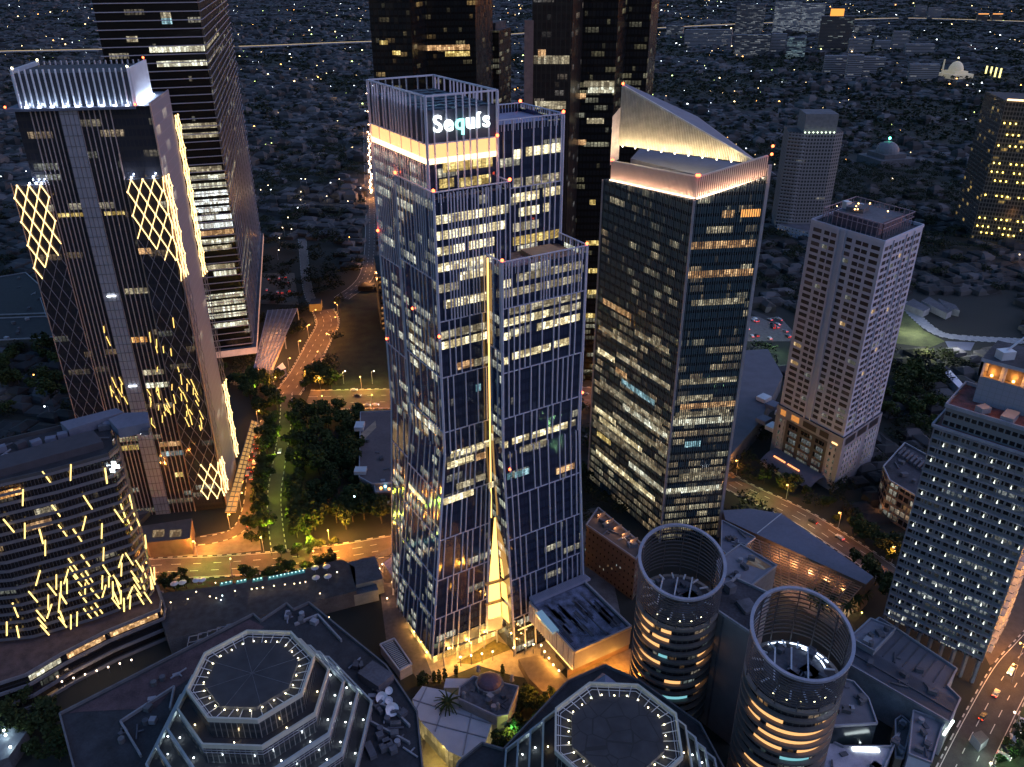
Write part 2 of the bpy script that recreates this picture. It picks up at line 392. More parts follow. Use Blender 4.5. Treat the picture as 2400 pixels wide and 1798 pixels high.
sheet('plaza', [(995, 1535), (1180, 1445), (1330, 1440), (1330, 1560), (1290, 1600), (1205, 1585), (1120, 1560), (1020, 1600)], .17, plain('plaza_paving', (.30, .24, .17), .8, 0, .2, .5))
sheet('grass_verge', [(1070, 1555), (1160, 1500), (1205, 1520), (1110, 1558)], .20, plain('planter_grass', (.09, .075, .02), .95, 0, .4, .6))
sheet('pavement', [(1340, 1200), (1400, 1190), (1480, 1560), (1360, 1560)], .16, conc_d)
sheet('pavement', [(960, 1670), (1010, 1650), (1130, 1830), (970, 1900)], .16, plain('street_slab', (.20, .17, .11), .8, 0, .2, .5))
sheet('parking_lot', [(600, 640), (690, 640), (700, 715), (610, 712)], .05, plain('warm_tarmac', (.13, .11, .09), .9))
sheet('parking_lot', [(1640, 735), (1830, 745), (1880, 800), (1700, 800), (1640, 790)], .05, paving)
sheet('parking_lot', [(1580, 1080), (1700, 985), (1780, 930), (1815, 960), (1740, 1020), (1640, 1110)], .06, conc_d)
sheet('pavement', [(2200, 1330), (2400, 1230), (2400, 1520), (2320, 1560)], .05, plain('yard', (.10, .08, .06), .9))
sheet('pavement', [(1830, 1390), (1900, 1330), (2010, 1420), (1960, 1480)], .05, conc_d)
sheet('grass_verge', [(2340, 1740), (2420, 1620), (2600, 1640), (2420, 1900), (2290, 1860)], .05, grass_m)

# ================================================================== TREES
def leaf_cloud(n, lobes, size, seed):
    r = np.random.RandomState(seed); V = np.zeros((n * 4, 3)); k = r.randint(0, len(lobes), n)
    lob = np.array(lobes)[k]; d = r.normal(size=(n, 3)); d /= np.linalg.norm(d, axis=1)[:, None]
    rad = r.uniform(.55, 1.05, n)[:, None]; c = lob[:, :3] + d * rad * lob[:, 3:6]
    a = r.normal(size=(n, 3)); a[:, 2] *= .6; a /= np.linalg.norm(a, axis=1)[:, None]; b = np.cross(a, d + r.normal(size=(n, 3)) * .6); b /= np.linalg.norm(b, axis=1)[:, None] + 1e-6
    s = (size * r.uniform(.5, 1.2, n))[:, None]
    V[0::4] = c - a * s - b * s * .6; V[1::4] = c + a * s - b * s * .6; V[2::4] = c + a * s * .8 + b * s * .6; V[3::4] = c - a * s * .8 + b * s * .6
    return V, np.arange(n * 4).reshape(n, 4)
def np_mesh(name, V, Fq, mats, mi=None):
    me = bpy.data.meshes.new(name); me.vertices.add(len(V)); me.vertices.foreach_set('co', np.ascontiguousarray(V, dtype=np.float32).ravel())
    n, k = Fq.shape; me.loops.add(n * k); me.loops.foreach_set('vertex_index', Fq.ravel().astype(np.int32)); me.polygons.add(n)
    me.polygons.foreach_set('loop_start', (np.arange(n) * k).astype(np.int32)); me.polygons.foreach_set('loop_total', np.full(n, k, np.int32))
    for m in mats: me.materials.append(m)
    if mi is not None: me.polygons.foreach_set('material_index', mi.astype(np.int32))
    me.polygons.foreach_set('use_smooth', np.zeros(n, bool)); me.update(calc_edges=True); return me
PROTO = []
for s in range(5):
    r = random.Random(40 + s); H = [9, 11, 8, 12, 7][s]; R = [4.2, 5.0, 3.6, 4.6, 3.8][s]
    lobes = [(0, 0, H * .68, R * .8, R * .8, H * .26)]
    for k in range(7):
        a = r.uniform(0, 6.28); q = R * r.uniform(.35, .8); lobes.append((q * math.cos(a), q * math.sin(a), H * r.uniform(.48, .85), R * r.uniform(.28, .5), R * r.uniform(.28, .5), H * r.uniform(.1, .2)))
    V, Fq = leaf_cloud(520, lobes, .62, s)
    crown = bpy.data.objects.new('crown', np_mesh('crown', V, Fq, [leaf]))
    m = MB(); m.cyl((0, 0), .32, 0, H * .45, 7, r1=.2)
    for k in range(4):
        a = k * 1.6 + s; m.bar((0, 0, H * .35), (R * .5 * math.cos(a), R * .5 * math.sin(a), H * .68), .16)
    tr = m.build('trunk', bark); SC.collection.objects.link(crown)
    root = thing('tree', 'x', 'tree'); crown.parent = root; tr.parent = root; PROTO.append(root)
def inpoly(p, poly):
    x, y = p; c = False; n = len(poly)
    for i in range(n):
        x1, y1 = poly[i]; x2, y2 = poly[(i + 1) % n]
        if (y1 > y) != (y2 > y) and x < (x2 - x1) * (y - y1) / (y2 - y1) + x1: c = not c
    return c
def clutter(t, poly, z, n, sc=1.0, mats=None):
    r_ = random.Random(int(abs(poly[0][0]) * 10)); xs = [p[0] for p in poly]; ys = [p[1] for p in poly]; k = 0; tries = 0; q0 = inset(poly, 2.0)
    while k < n and tries < 200:
        tries += 1; x, y = r_.uniform(min(xs), max(xs)), r_.uniform(min(ys), max(ys))
        if not inpoly((x, y), q0): continue
        m = MB(); a = r_.random() * 3; ty = r_.random(); k += 1
        if ty < .45: m.box((x, y, z + .9 * sc), (r_.uniform(1.5, 3.5) * sc, r_.uniform(1.2, 2.4) * sc, 1.6 * sc), a); nm = 'air_handler'
        elif ty < .7: m.bar((x - 3 * math.cos(a), y - 3 * math.sin(a), z + .5), (x + 3 * math.cos(a), y + 3 * math.sin(a), z + .5), .45); m.bar((x, y, z + .5), (x + 2 * math.sin(a), y - 2 * math.cos(a), z + .5), .4); nm = 'duct'
        elif ty < .85: m.cyl((x, y), 1.0 * sc, z, z + 1.8 * sc, 10); nm = 'water_tank'
        else: m.box((x, y, z + .25), (2.5, 1.5, .4), a); nm = 'roof_hatch'
        m.build(nm, r_.choice([roof_g, steel, conc_d, roof_g]), t)
OCC = []            # plan polygons of buildings, kept clear of trees and houses
def near_road(p, extra=1.5):
    for pts, w in ROADS:
        for i in range(0, len(pts) - 1):
            a, b = pts[i], pts[i + 1]; ex, ey = b[0] - a[0], b[1] - a[1]; L2 = ex * ex + ey * ey or 1
            t = max(0, min(1, ((p[0] - a[0]) * ex + (p[1] - a[1]) * ey) / L2))
            if math.hypot(p[0] - a[0] - t * ex, p[1] - a[1] - t * ey) < w / 2 + extra: return True
    return False
TREES = [0]; used = [False] * 5
def put_tree(x, y, sc, label, group, kind=None, z=0.0):
    if TREES[0] >= 298: return None
    k = kind if kind is not None else rnd.randrange(5); TREES[0] += 1
    if not used[k]: o = PROTO[k]; used[k] = True; o.location = (x, y, z); o.rotation_euler = (0, 0, rnd.uniform(0, 6)); o.scale = (sc, sc, sc)
    else: o = copy_tree(PROTO[k], (x, y, z), rnd.uniform(0, 6), sc)
    return tag(o, label, 'tree', group)
def grove(pxpoly, n, sc, label, group, gap=4.5, extra=2.0):
    sc *= 1.18
    poly = [G(*p) for p in pxpoly]; xs = [p[0] for p in poly]; ys = [p[1] for p in poly]; done = []; tries = 0
    while len(done) < n and tries < n * 60:
        tries += 1; p = (rnd.uniform(min(xs), max(xs)), rnd.uniform(min(ys), max(ys)))
        if not inpoly(p, poly) or near_road(p, extra) or any(inpoly(p, q) for q in OCC): continue
        if any((p[0] - q[0]) ** 2 + (p[1] - q[1]) ** 2 < gap * gap for q in done): continue
        done.append(p); k = rnd.uniform(.75, 1.2)
        fx = (p[0] - min(xs)) / (max(xs) - min(xs)); fy = (p[1] - min(ys)) / (max(ys) - min(ys))
        qual = ('small, ' if k < .88 else 'large, ' if k > 1.08 else '') + ('near ' if fy < .33 else 'far ' if fy > .66 else 'middle ') + ('left part' if fx < .33 else 'right part' if fx > .66 else 'centre')
        put_tree(p[0], p[1], sc * k, label + ', ' + qual, group)
#@@BUILDINGS
# ================================================================== CENTRAL TOWER
A31 = math.radians(31.6); CA, SA = math.cos(A31), math.sin(A31)
def S(u, v): return (u * CA - v * SA, u * SA + v * CA)
def S3(u, v, z): return (*S(u, v), z)
NF = Vector((SA, -CA, 0)); NL = Vector((-CA, -SA, 0)); NR = -NL; NB = -NF
OCC.append([S(90, 200), S(180, 200), S(180, 275), S(90, 275)])
glass_a = facade('tower_glass', 4.2, 1.5, 8, .10, glass=(.022, .030, .055), span=(.014, .019, .038), rough=.07, E=.8, ptop=.10, odd=.01, tilt=.03, litA=(.9, .85, .6), litB=(1, .9, .65))
glass_b = facade('tower_glass_side', 4.2, 1.5, 4, .16, glass=(.022, .036, .085), span=(.014, .024, .06), rough=.08, E=.95, ptop=.66, ztop=190, odd=.03, tilt=.03, litA=(.8, .85, .62), litB=(.9, .9, .75), fp=.6)
lit_office = lit_mat('lit_office', (1, .78, .38), (1, .90, .58), 1.9)
lit_dim = lit_mat('lit_office_dim', (.9, .72, .42), (.9, .8, .55), .62)
lit_cyan = lit_mat('lit_office_cyan', (.3, .75, .9), (.55, .9, 1), .8)
lit_warm = lit_mat('lit_office_orange', (1, .5, .2), (1, .62, .3), .9)
lit_yel = lit_mat('lit_office_yellow', (1, .66, .15), (1, .78, .3), 1.2)
lit_pale = lit_mat('lit_office_pale', (1, .88, .58), (.9, .93, .75), 1.25)
led_gold = glow('led_gold', (1, .55, .15), 2.8, True)
led_hot = glow('led_gold_wall', (1, .52, .12), 3.6, True)
red_l = glow('red_beacon_glow', (1, .10, .03), 12.0)
tw = thing('office_tower', 'tall blue glass tower of stepped blocks with a lit crown sign and gold lit slot', 'office tower', (*S(126, 228), 0))
# blocks : (u0,u1,v0,v1,ztop) with flared feet
ZB = 92
def block(nm, top, bot, z0, z1, roofz=None, mats=None):
    (u0, u1, v0, v1) = top; (a0, a1, b0, b1) = bot
    T = [S(u0, v0), S(u1, v0), S(u1, v1), S(u0, v1)]; B = [S(a0, b0), S(a1, b0), S(a1, b1), S(a0, b1)]
    m = MB(); n = 4
    for i in range(4):
        j = (i + 1) % 4; mi = [0, 1, 0, 1][i]
        if z0 < ZB: m.wall(B[i], B[j], z0, ZB, mi, 0, T[i], T[j])
        m.wall(T[i], T[j], max(ZB, z0), z1, mi, 0)
    m.build(nm, mats or [glass_a, glass_b], tw)
    return T, B
T2t, T2b = block('glass_block', (107.5, 126.0, 219.0, 246.0), (96.0, 120.0, 214.0, 246.0), 8, 181)
m = MB(); m.wall(S(126.0, 219.2), S(133.9, 219.2), 8, 181, 0); m.wall(S(133.9, 219.2), S(133.9, 246), 100, 181, 1); m.build('glass_block', [glass_a, glass_b], tw)
T1t, T1b = block('glass_block', (108.6, 132.5, 224.0, 266.0), (101.0, 132.5, 224.0, 262.0), 4, 190)
W2t, W2b = block('glass_block', (125.2, 157.5, 209.3, 231.0), (127.6, 159.5, 205.0, 231.0), 0, 159)
W3t, W3b = block('glass_block', (131.5, 158.4, 226.0, 252.0), (131.5, 158.4, 226.0, 252.0), 0, 199)
# roofs and parapets
m = MB(); m.face([S3(107.6, 219.1, 180.2), S3(133.8, 219.1, 180.2), S3(133.8, 245.9, 180.2), S3(107.6, 245.9, 180.2)]); m.build('terrace_roof', roof_d, tw)
m = MB(); m.face([S3(125.3, 209.4, 157.5), S3(157.4, 209.4, 157.5), S3(157.4, 230.9, 157.5), S3(125.3, 230.9, 157.5)], 0)
m.box(S3(147, 220, 158.1), (12, 8, 1.2), A31, 1); m.box(S3(134, 214, 158.3), (9, 5, .8), A31 + .3, 2); m.build('terrace_roof', [plain('rust_deck', (.22, .13, .09), .9, 0, .5, .6), plain('ochre_deck', (.34, .21, .12), .9), plain('mauve_gravel', (.25, .17, .2), .9, 0, .6, 1.)], tw)
m = MB(); m.face([S3(131.6, 226.1, 197.6), S3(158.3, 226.1, 197.6), S3(158.3, 251.9, 197.6), S3(131.6, 251.9, 197.6)]); m.box(S3(147, 240, 197.9), (24, .5, .5), A31); m.build('rear_roof', plain('tower_roof', (.24, .24, .33), .8, 0, .15, .2), tw)
def rail(u0, u1, v0, v1, z0, z1, post=1.6, w=.35):
    m = MB(); C = [S3(u0, v0, 0), S3(u1, v0, 0), S3(u1, v1, 0), S3(u0, v1, 0)]
    for i in range(4):
        a, b = Vector(C[i]), Vector(C[(i + 1) % 4])
        for z in (z1,): m.bar(a + Vector((0, 0, z)), b + Vector((0, 0, z)), w + .25, .3)
        n = int((b - a).length / post)
        for k in range(n + 1):
            p = a.lerp(b, k / n); m.bar(p + Vector((0, 0, z0)), p + Vector((0, 0, z1)), w * .7)
    return m
rail(107.4, 134.0, 218.9, 246.0, 180, 183.2).build('parapet_rail', fin_m, tw)
rail(125.0, 157.7, 209.1, 231, 157, 161.4).build('parapet_rail', fin_m, tw)
rail(131.4, 158.6, 225.9, 252.1, 197, 200.4, 1.2).build('parapet_rail', fin_m, tw)
# crown
m = MB(); CR = [S(108.9, 224.3), S(132.2, 224.3), S(132.2, 265.7), S(108.9, 265.7)]
m.prism(CR, 196, 205.5, 0, top=False); m.prism(CR[::-1], 196, 205.5, 0, top=False)
m.build('crown_screen', plain('crown_mesh', (.13, .13, .17), .6, .2, .1), tw)
m = MB(); m.face([S3(109, 224.4, 201.2), S3(132, 224.4, 201.2), S3(132, 265.6, 201.2), S3(109, 265.6, 201.2)]); m.build('crown_roof', plain('crown_deck', (.03, .045, .06), .6), tw)
m = MB()
for k in range(6): m.bar(S3(111 + k * 4, 225, 205.3), S3(111 + k * 4, 265, 205.3), .3)
for k in range(8): m.bar(S3(109, 227 + k * 5, 205.6), S3(132, 227 + k * 5, 205.6), .25)
m.bar(S3(109, 245, 205.9), S3(132, 247, 205.9), .9); m.build('crown_truss', plain('truss_teal', (.10, .17, .22), .5, .2, .1), tw)
m = MB(); m.prism([S(108.6, 224.0), S(132.5, 224.0), S(132.5, 266), S(108.6, 266)], 190.2, 196, 0, top=False); m.build('crown_light_band', glow('band_glow', (1, .52, .20), 1.5, True), tw)
m = MB(); m.prism(inset([S(108.6, 224.0), S(132.5, 224.0), S(132.5, 266), S(108.6, 266)], -.15), 190.2, 191.9, 0, top=False); m.build('crown_light_strip', glow('strip_glow', (1, .74, .38), 3.2, True), tw)
for k in range(5): lamp(S3(105.9, 227 + k * 9, 191), (1, .42, .2), 900, .4, parent=tw)
for k in range(4): lamp(S3(111 + k * 6.2, 221.2, 191), (1, .42, .2), 520, .4, parent=tw)
m = MB(); m.box(S3(116, 229, 203), (2.2, 1.2, .6), A31); m.build('rooftop_floodlight', glow('flood_glow', (.8, 1, 1), 14, True), tw)
r = random.Random(3)
def irregular(L, lo, hi, r):
    out = [0.0]; x = 0
    while x < L:
        x += r.choice([lo, lo, (lo + hi) / 2, hi]); out.append(min(x, L))
    return [o / L for o in out]
def lerp3(a, b, t): return tuple(a[i] + (b[i] - a[i]) * t for i in range(3))
def fin_face(bl, br, tr, tl, n, lo, hi, w, d, hz, seed, dense_top=True):
    """fins and thin floor rails on one face, staggered between the rails"""
    r = random.Random(seed); m = MB(); L = (Vector(br) - Vector(bl)).length; H = [0.0] + hz + [1.0]
    for i in range(len(H) - 1):
        t0, t1 = H[i], H[i + 1]; ll, hh = (lo, hi) if (i >= len(H) * .45 or not dense_top) else (lo * 1.9, hi * 2.1)
        for x in irregular(L, ll, hh, r):
            a = lerp3(lerp3(bl, br, x), lerp3(tl, tr, x), t0); b = lerp3(lerp3(bl, br, x), lerp3(tl, tr, x), t1)
            m.fin(a, b, n, w, d)
        if i > 0:
            a = lerp3(bl, tl, t0); b = lerp3(br, tr, t0); m.bar(Vector(a) + n * d * .5, Vector(b) + n * d * .5, .3, .3)
    return m
def P3(p, z): return (p[0], p[1], z)
def fins(T, B, side, z0, z1, n, lo, hi, hz, seed, w=.34, d=.55):
    i = side; j = (i + 1) % 4
    if z0 < ZB:
        f = (ZB - z0)
        m = fin_face(P3(B[i], z0), P3(B[j], z0), P3(T[j], ZB), P3(T[i], ZB), n, lo * 2.2, hi * 2.2, w, d, [k / 5 for k in range(1, 5)], seed, False); m.build('facade_fins', fin_m, tw)
    zz = max(z0, ZB); m = fin_face(P3(T[i], zz), P3(T[j], zz), P3(T[j], z1), P3(T[i], z1), n, lo, hi, w, d, hz, seed + 1); m.build('facade_fins', fin_m, tw)
fins(T2t, T2b, 0, 8, 182.5, NF, 1.1, 2.2, [.1, .33, .55], 1); fins(T2t, T2b, 3, 8, 182.5, NL, 1.5, 2.6, [.1, .33, .7], 2, .3, .32)
m = fin_face(P3(S(126, 219.2), ZB), P3(S(133.9, 219.2), ZB), P3(S(133.9, 219.2), 182.5), P3(S(126, 219.2), 182.5), NF, 1.1, 2.0, .34, .55, [.1, .33, .55], 9); m.build('facade_fins', fin_m, tw)
fins(T1t, T1b, 3, 4, 190, NL, 1.5, 2.4, [.25, .6], 4, .3, .32); T1u = [(p[0], p[1]) for p in T1t]; m = fin_face(P3(T1t[3], 196), P3(T1t[0], 196), P3(T1t[0], 209.5), P3(T1t[3], 209.5), NL, 1.1, 1.8, .34, .45, [], 44); m.build('facade_fins', fin_m, tw); m = fin_face(P3(T1t[3], 190), P3(T1t[0], 190), P3(T1t[0], 196), P3(T1t[3], 196), NL, 3, 4, .2, .2, [], 45); m.build('facade_fins', fin_m, tw); fins(T1t, T1b, 0, 182, 209.5, NF, 1.2, 2.0, [], 5); fins(T1t, T1b, 1, 182, 209.5, NR, 1.3, 2.0, [], 6); fins(T1t, T1b, 2, 182, 209.5, NB, 1.3, 2.0, [], 7)
fins(W2t, W2b, 0, 0, 161, NF, 1.1, 2.2, [.2, .45, .78], 11); fins(W2t, W2b, 3, 100, 161, NL, 2.2, 3.0, [.5], 12); fins(W2t, W2b, 1, 0, 161, NR, 1.6, 2.6, [.5], 13)
fins(W3t, W3b, 0, 158, 200, NF, 1.1, 2.1, [.5], 14); fins(W3t, W3b, 1, 100, 200, NR, 1.6, 2.6, [.5], 15)
m = MB()
for p in (T1t[0], T1t[1], T1t[3], T2t[0], T2t[3], W2t[0], W2t[1], W3t[1]):
    z = 209.8 if p in T1t else 183 if p in T2t else 161.3 if p in W2t else 200.4
    m.bar(P3(p, ZB), P3(p, z), .8)
for p, q, z in ((T2t[0], T2b[0], 8), (T2t[1], T2b[1], 12), (W2t[0], W2b[0], 0), (W2t[1], W2b[1], 26), (T1t[3], T1b[3], 0)): m.bar(P3(q, z), P3(p, ZB), .7)
for i in range(4): m.bar(P3(T1t[i], 209.6), P3(T1t[(i + 1) % 4], 209.6), .5)
for i in range(4): m.bar(P3(T1t[i], 196.1), P3(T1t[(i + 1) % 4], 196.1), .35)
m.build('corner_frame', fin_m, tw)
# lit floors
NW = [0]
def strip_on(a, b, p0, p1, h, mat, nrm, parent, out=.12, u_ref=0, name='lit_window_band'):
    """band of lit windows on the vertical wall a-b, from pixel p0 to p1 (bottom edge), height h"""
    s0, z0 = on_wall(*p0, a, b); s1, z1 = on_wall(*p1, a, b); z = (z0 + z1) / 2; L = math.hypot(b[0] - a[0], b[1] - a[1])
    s0, s1 = max(.1, min(s0, L - .1)), max(.1, min(s1, L - .1)); ex, ey = (b[0] - a[0]) / L, (b[1] - a[1]) / L
    q = lambda s, zz: (a[0] + ex * s + nrm.x * out, a[1] + ey * s + nrm.y * out, zz)
    m = MB(); m.face([q(s0, z), q(s1, z), q(s1, z + h), q(s0, z + h)], 0, [(s0, z), (s1, z), (s1, z + h), (s0, z + h)]); m.build(name, mat, parent); NW[0] += 1
def zband(a, b, z, x0, x1, h, mat, nrm, parent, out=.12, name='lit_window_band', lean=None):
    L = math.hypot(b[0] - a[0], b[1] - a[1]); q = lambda x, zz: (a[0] + (b[0] - a[0]) * x + nrm.x * out, a[1] + (b[1] - a[1]) * x + nrm.y * out, zz)
    m = MB(); m.face([q(x0, z), q(x1, z), q(x1, z + h), q(x0, z + h)], 0, [(x0 * L, z), (x1 * L, z), (x1 * L, z + h), (x0 * L, z + h)]); m.build(name, mat, parent)
fa, fb = S(107.5, 219), S(133.9, 219)
for px0, y0, px1, y1, mt in ((1022, 528, 1184, 499, lit_office), (1024, 565, 1186, 535, lit_office), (1024, 602, 1090, 588, lit_office), (1096, 587, 1158, 574, lit_office), (1026, 640, 1158, 612, lit_office),
        (1075, 660, 1156, 640, lit_office), (1028, 688, 1074, 678, lit_dim), (1040, 724, 1156, 697, lit_dim), (1046, 728, 1158, 694, lit_office), (1034, 798, 1140, 770, lit_dim), (1036, 822, 1150, 790, lit_office),
        (1070, 868, 1110, 858, lit_warm), (1112, 860, 1150, 848, lit_dim), (1115, 918, 1127, 915, lit_cyan), (1056, 1074, 1150, 1045, lit_office)):
    strip_on(fa, fb, (px0, y0), (px1, y1), 2.7, mt, NF, tw)
wa, wb = S(125.2, 209.3), S(157.5, 209.3)
for px0, y0, px1, y1, mt in ((1178, 676, 1200, 671, lit_office), (1210, 664, 1362, 626, lit_dim), (1178, 700, 1362, 658, lit_dim), (1190, 742, 1360, 698, lit_dim), (1178, 766, 1240, 754, lit_office), (1210, 758, 1285, 744, lit_office), (1286, 742, 1360, 724, lit_dim),
        (1258, 776, 1358, 750, lit_office), (1180, 798, 1196, 795, lit_office), (1206, 790, 1220, 786, lit_office), (1180, 856, 1190, 853, lit_office), (1200, 844, 1290, 820, lit_office), (1298, 816, 1336, 806, lit_office),
        (1180, 1052, 1190, 1048, lit_office), (1200, 1042, 1240, 1030, lit_office), (1246, 1028, 1278, 1019, lit_office), (1284, 1016, 1330, 1003, lit_office), (1336, 1000, 1348, 997, lit_dim), (1218, 1060, 1280, 1044, lit_dim), (1190, 1080, 1200, 1077, lit_dim)):
    strip_on(wa, wb, (px0, y0), (px1, y1), 2.6, mt, NF, tw)
for px0, y0, px1, y1, mt in ((1182, 1128, 1200, 1121, lit_cyan), (1206, 1122, 1240, 1109, lit_cyan), (1304, 1112, 1346, 1098, lit_warm)): strip_on(S(126, 208.4), S(158, 208.4), (px0, y0), (px1, y1), 2.6, mt, NF, tw)
for px0, y0, px1, y1, mt in ((1048, 1100, 1090, 1087, lit_office), (1092, 1086, 1110, 1080, lit_office), (1116, 1080, 1138, 1073, lit_warm), (1050, 1180, 1110, 1160, lit_office), (1040, 1184, 1062, 1177, lit_office), (1070, 1148, 1110, 1136, lit_dim), (1116, 1130, 1138, 1123, lit_dim), (1144, 1146, 1156, 1142, lit_office)):
    strip_on(S(104, 217.2), S(126, 217.2), (px0, y0), (px1, y1), 2.7, mt, NF, tw)
w3a, w3b = S(131.5, 226), S(158.4, 226)
for px0, y0, px1, y1, mt in ((1202, 374, 1224, 370, lit_office), (1232, 368, 1316, 354, lit_office), (1202, 440, 1225, 436, lit_dim), (1232, 438, 1312, 422, lit_dim), (1202, 476, 1264, 465, lit_office), (1272, 463, 1312, 454, lit_office), (1216, 508, 1264, 500, lit_office), (1272, 498, 1290, 494, lit_office), (1202, 545, 1262, 533, lit_dim), (1202, 580, 1310, 552, lit_yel)):
    strip_on(w3a, w3b, (px0, y0), (px1, y1), 2.9, mt, NF, tw)
ca, cb_ = S(108.6, 224), S(132.5, 224)
for px0, y0, px1, y1, mt in ((1038, 407, 1154, 388, lit_yel), (1030, 444, 1064, 436, lit_yel), (1074, 442, 1150, 426, lit_yel)): strip_on(ca, cb_, (px0, y0), (px1, y1), 2.8, mt, NF, tw)
la, lb = S(107.5, 246), S(107.5, 219)
for z, x0, x1, mt in ((97, .15, .8, lit_pale), (118, .1, .35, lit_pale), (122.5, .2, .8, lit_pale), (127, .1, .55, lit_pale)): zband(la, lb, z, x0, x1, 2.5, mt, NL, tw)
ll0, ll1 = S(103.6, 246), S(103.6, 217)
for z, x0, x1, mt in ((52, .12, .97, lit_pale), (66, .1, .6, lit_pale), (61, .35, .95, lit_dim)): zband(ll0, ll1, z, x0, x1, 2.5, lit_yel if z == 52 else mt, NL, tw)
# the gold slot
m = MB(); m.bar(S3(124.7, 217.4, 60), S3(124.7, 217.4, 160.5), .5); m.build('led_line', led_gold, tw)
m = MB(); m.bar(S3(127, 212.5, 60), S3(127, 213, 130), .3); m.build('led_line', glow('led_gold_dim', (1, .6, .25), 2.0), tw)
m = MB(); m.face([S3(119.9, 214.1, 15), S3(126.4, 213.0, 13), S3(126.0, 216.4, 60), S3(125.5, 216.6, 60)]); m.build('lit_slot_wall', led_hot, tw)
m = MB()
for z, k in ((14, .26), (24, .22), (34, .17), (44, .11)):
    m.face([S3(126.5, 213.3, z), S3(126.9, 208.2 + (z - 14) * .11, z), S3(126.7, 208.4 + (z - 8) * .115, z + 8.4), S3(126.4, 214, z + 8.4)])
m.face([S3(126.5, 214, 53), S3(126.6, 213.2, 53), S3(126.2, 216, 62)]); m.build('lit_slot_wall', glow('louvre_glow', (1, .52, .12), 2.6, True), tw)
m = MB()
for z in range(14, 60, 2): t = (z - 14) / 46; m.bar(S3(126.6, 213.3 + t * 2.5, z), S3(126.95, 209.9 + t * 4.5, z), .35)
for z in (22.5, 32.5): m.bar(S3(119.8, 214.2, z), S3(126.6, 213.1, z), .9)
m.bar(S3(126.5, 213.0, 12), S3(126.1, 216.8, 62), .4); m.build('slot_louvres', plain('gold_louvre', (.4, .3, .16), .5), tw)
m = MB(); m.wall(S(119.5, 214.0), S(126.5, 213.0), 8.2, 14.6, 0); m.build('louvred_sill', steel, tw)
# lobby below the cut-off foot
m = MB(); m.prism([S(98, 218), S(127, 218), S(127, 240), S(98, 240)], 0.2, 8, 0, top=False); m.build('lobby_wall', lit_mat('lobby', (1, .55, .12), (1, .65, .18), 2.0, 2.0, True), tw)
m = MB(); m.wall(S(97.0, 214.2), S(119, 213.9), 8.2, 13.6, 0); m.build('mezzanine_glass', lit_mat('mezzanine', (.5, .42, .2), (.3, .42, .3), .35, 2.2), tw)
m = MB(); m.face([S3(96, 213.9, 8), S3(96, 240, 8), S3(127.4, 240, 8), S3(127.4, 213, 8)]); m.build('soffit', plain('soffit_panel', (.35, .28, .18), .7), tw)
for u in (101, 107, 113, 119, 125):
    m = MB(); m.cyl(S(u, 214.6), .35, 0.2, 8, 8); m.build('column', steel, tw)
for k in range(7):
    m = MB(); m.cyl(S(98.5 + k * 4.1, 215.2), .3, 7.7, 7.95, 8); m.build('downlight', glow('downlight_glow', (1, .75, .35), 20), tw)
for u in (104, 112, 120): lamp(S3(u, 212.0, 6.8), (1, .48, .08), 6500, .5, parent=tw)
lamp(S3(127.5, 208.0, 9), (1, .48, .08), 8000, .6, parent=tw)
for (x, y, z) in (S3(107.5, 219, 183.8), S3(107.5, 246, 183.8), S3(133.9, 219, 183.8), S3(125.2, 209.3, 162), S3(157.5, 209.3, 162), S3(158.4, 226, 201), S3(158.4, 252, 201), S3(132.3, 223.6, 196.5), S3(107.2, 218.7, 137), S3(108.4, 265.8, 118), S3(107.2, 238, 140), S3(158, 209, 107), S3(127.6, 208.8, 85), S3(107.6, 264.5, 160)):
    m = MB(); m.ball((x, y, z), .55); m.build('beacon', red_l, tw)
# letters of the sign
def sign_text(s, origin, ex, size, mat, parent, ext=.35, off=.02, name='sign_letter', nrm=None, shear=0.0):
    c = bpy.data.curves.new(name, 'FONT'); c.body = s; c.size = size; c.extrude = ext; c.offset = off; c.shear = shear; c.resolution_u = 4
    o = bpy.data.objects.new(name, c); SC.collection.objects.link(o)
    e = Vector((ex[0], ex[1], 0)).normalized(); n = nrm or Vector((e.y, -e.x, 0)); up = Vector((0, 0, 1)) if abs(n.z) < .5 else n.cross(e)
    M = Matrix((( e.x, up.x, n.x, origin[0]), (e.y, up.y, n.y, origin[1]), (e.z, up.z, n.z, origin[2]), (0, 0, 0, 1)))
    bpy.context.view_layer.update(); dg = bpy.context.evaluated_depsgraph_get(); me = bpy.data.meshes.new_from_object(o.evaluated_get(dg)); bpy.data.objects.remove(o)
    me.materials.clear(); me.materials.append(mat); w = max((v.co.x for v in me.vertices), default=0)
    o = bpy.data.objects.new(name, me); SC.collection.objects.link(o); o.parent = parent
    o.matrix_parent_inverse = Matrix.Translation(-parent.location) if parent else Matrix(); o.matrix_basis = M
    return w
sx = 110.4; white_l = glow('sign_white', (.86, 1, .98), 5.0, True); teal_l = glow('sign_teal', (.30, .92, .82), 2.6, True)
for ch, mt in (('S', white_l), ('e', white_l), ('q', teal_l), ('u', white_l), ('\u00ed', white_l), ('s', white_l)):
    w = sign_text(ch, S3(sx, 223.2, 199.6), (CA, SA), 6.6, mt, tw, off=.075); sx += w + .62
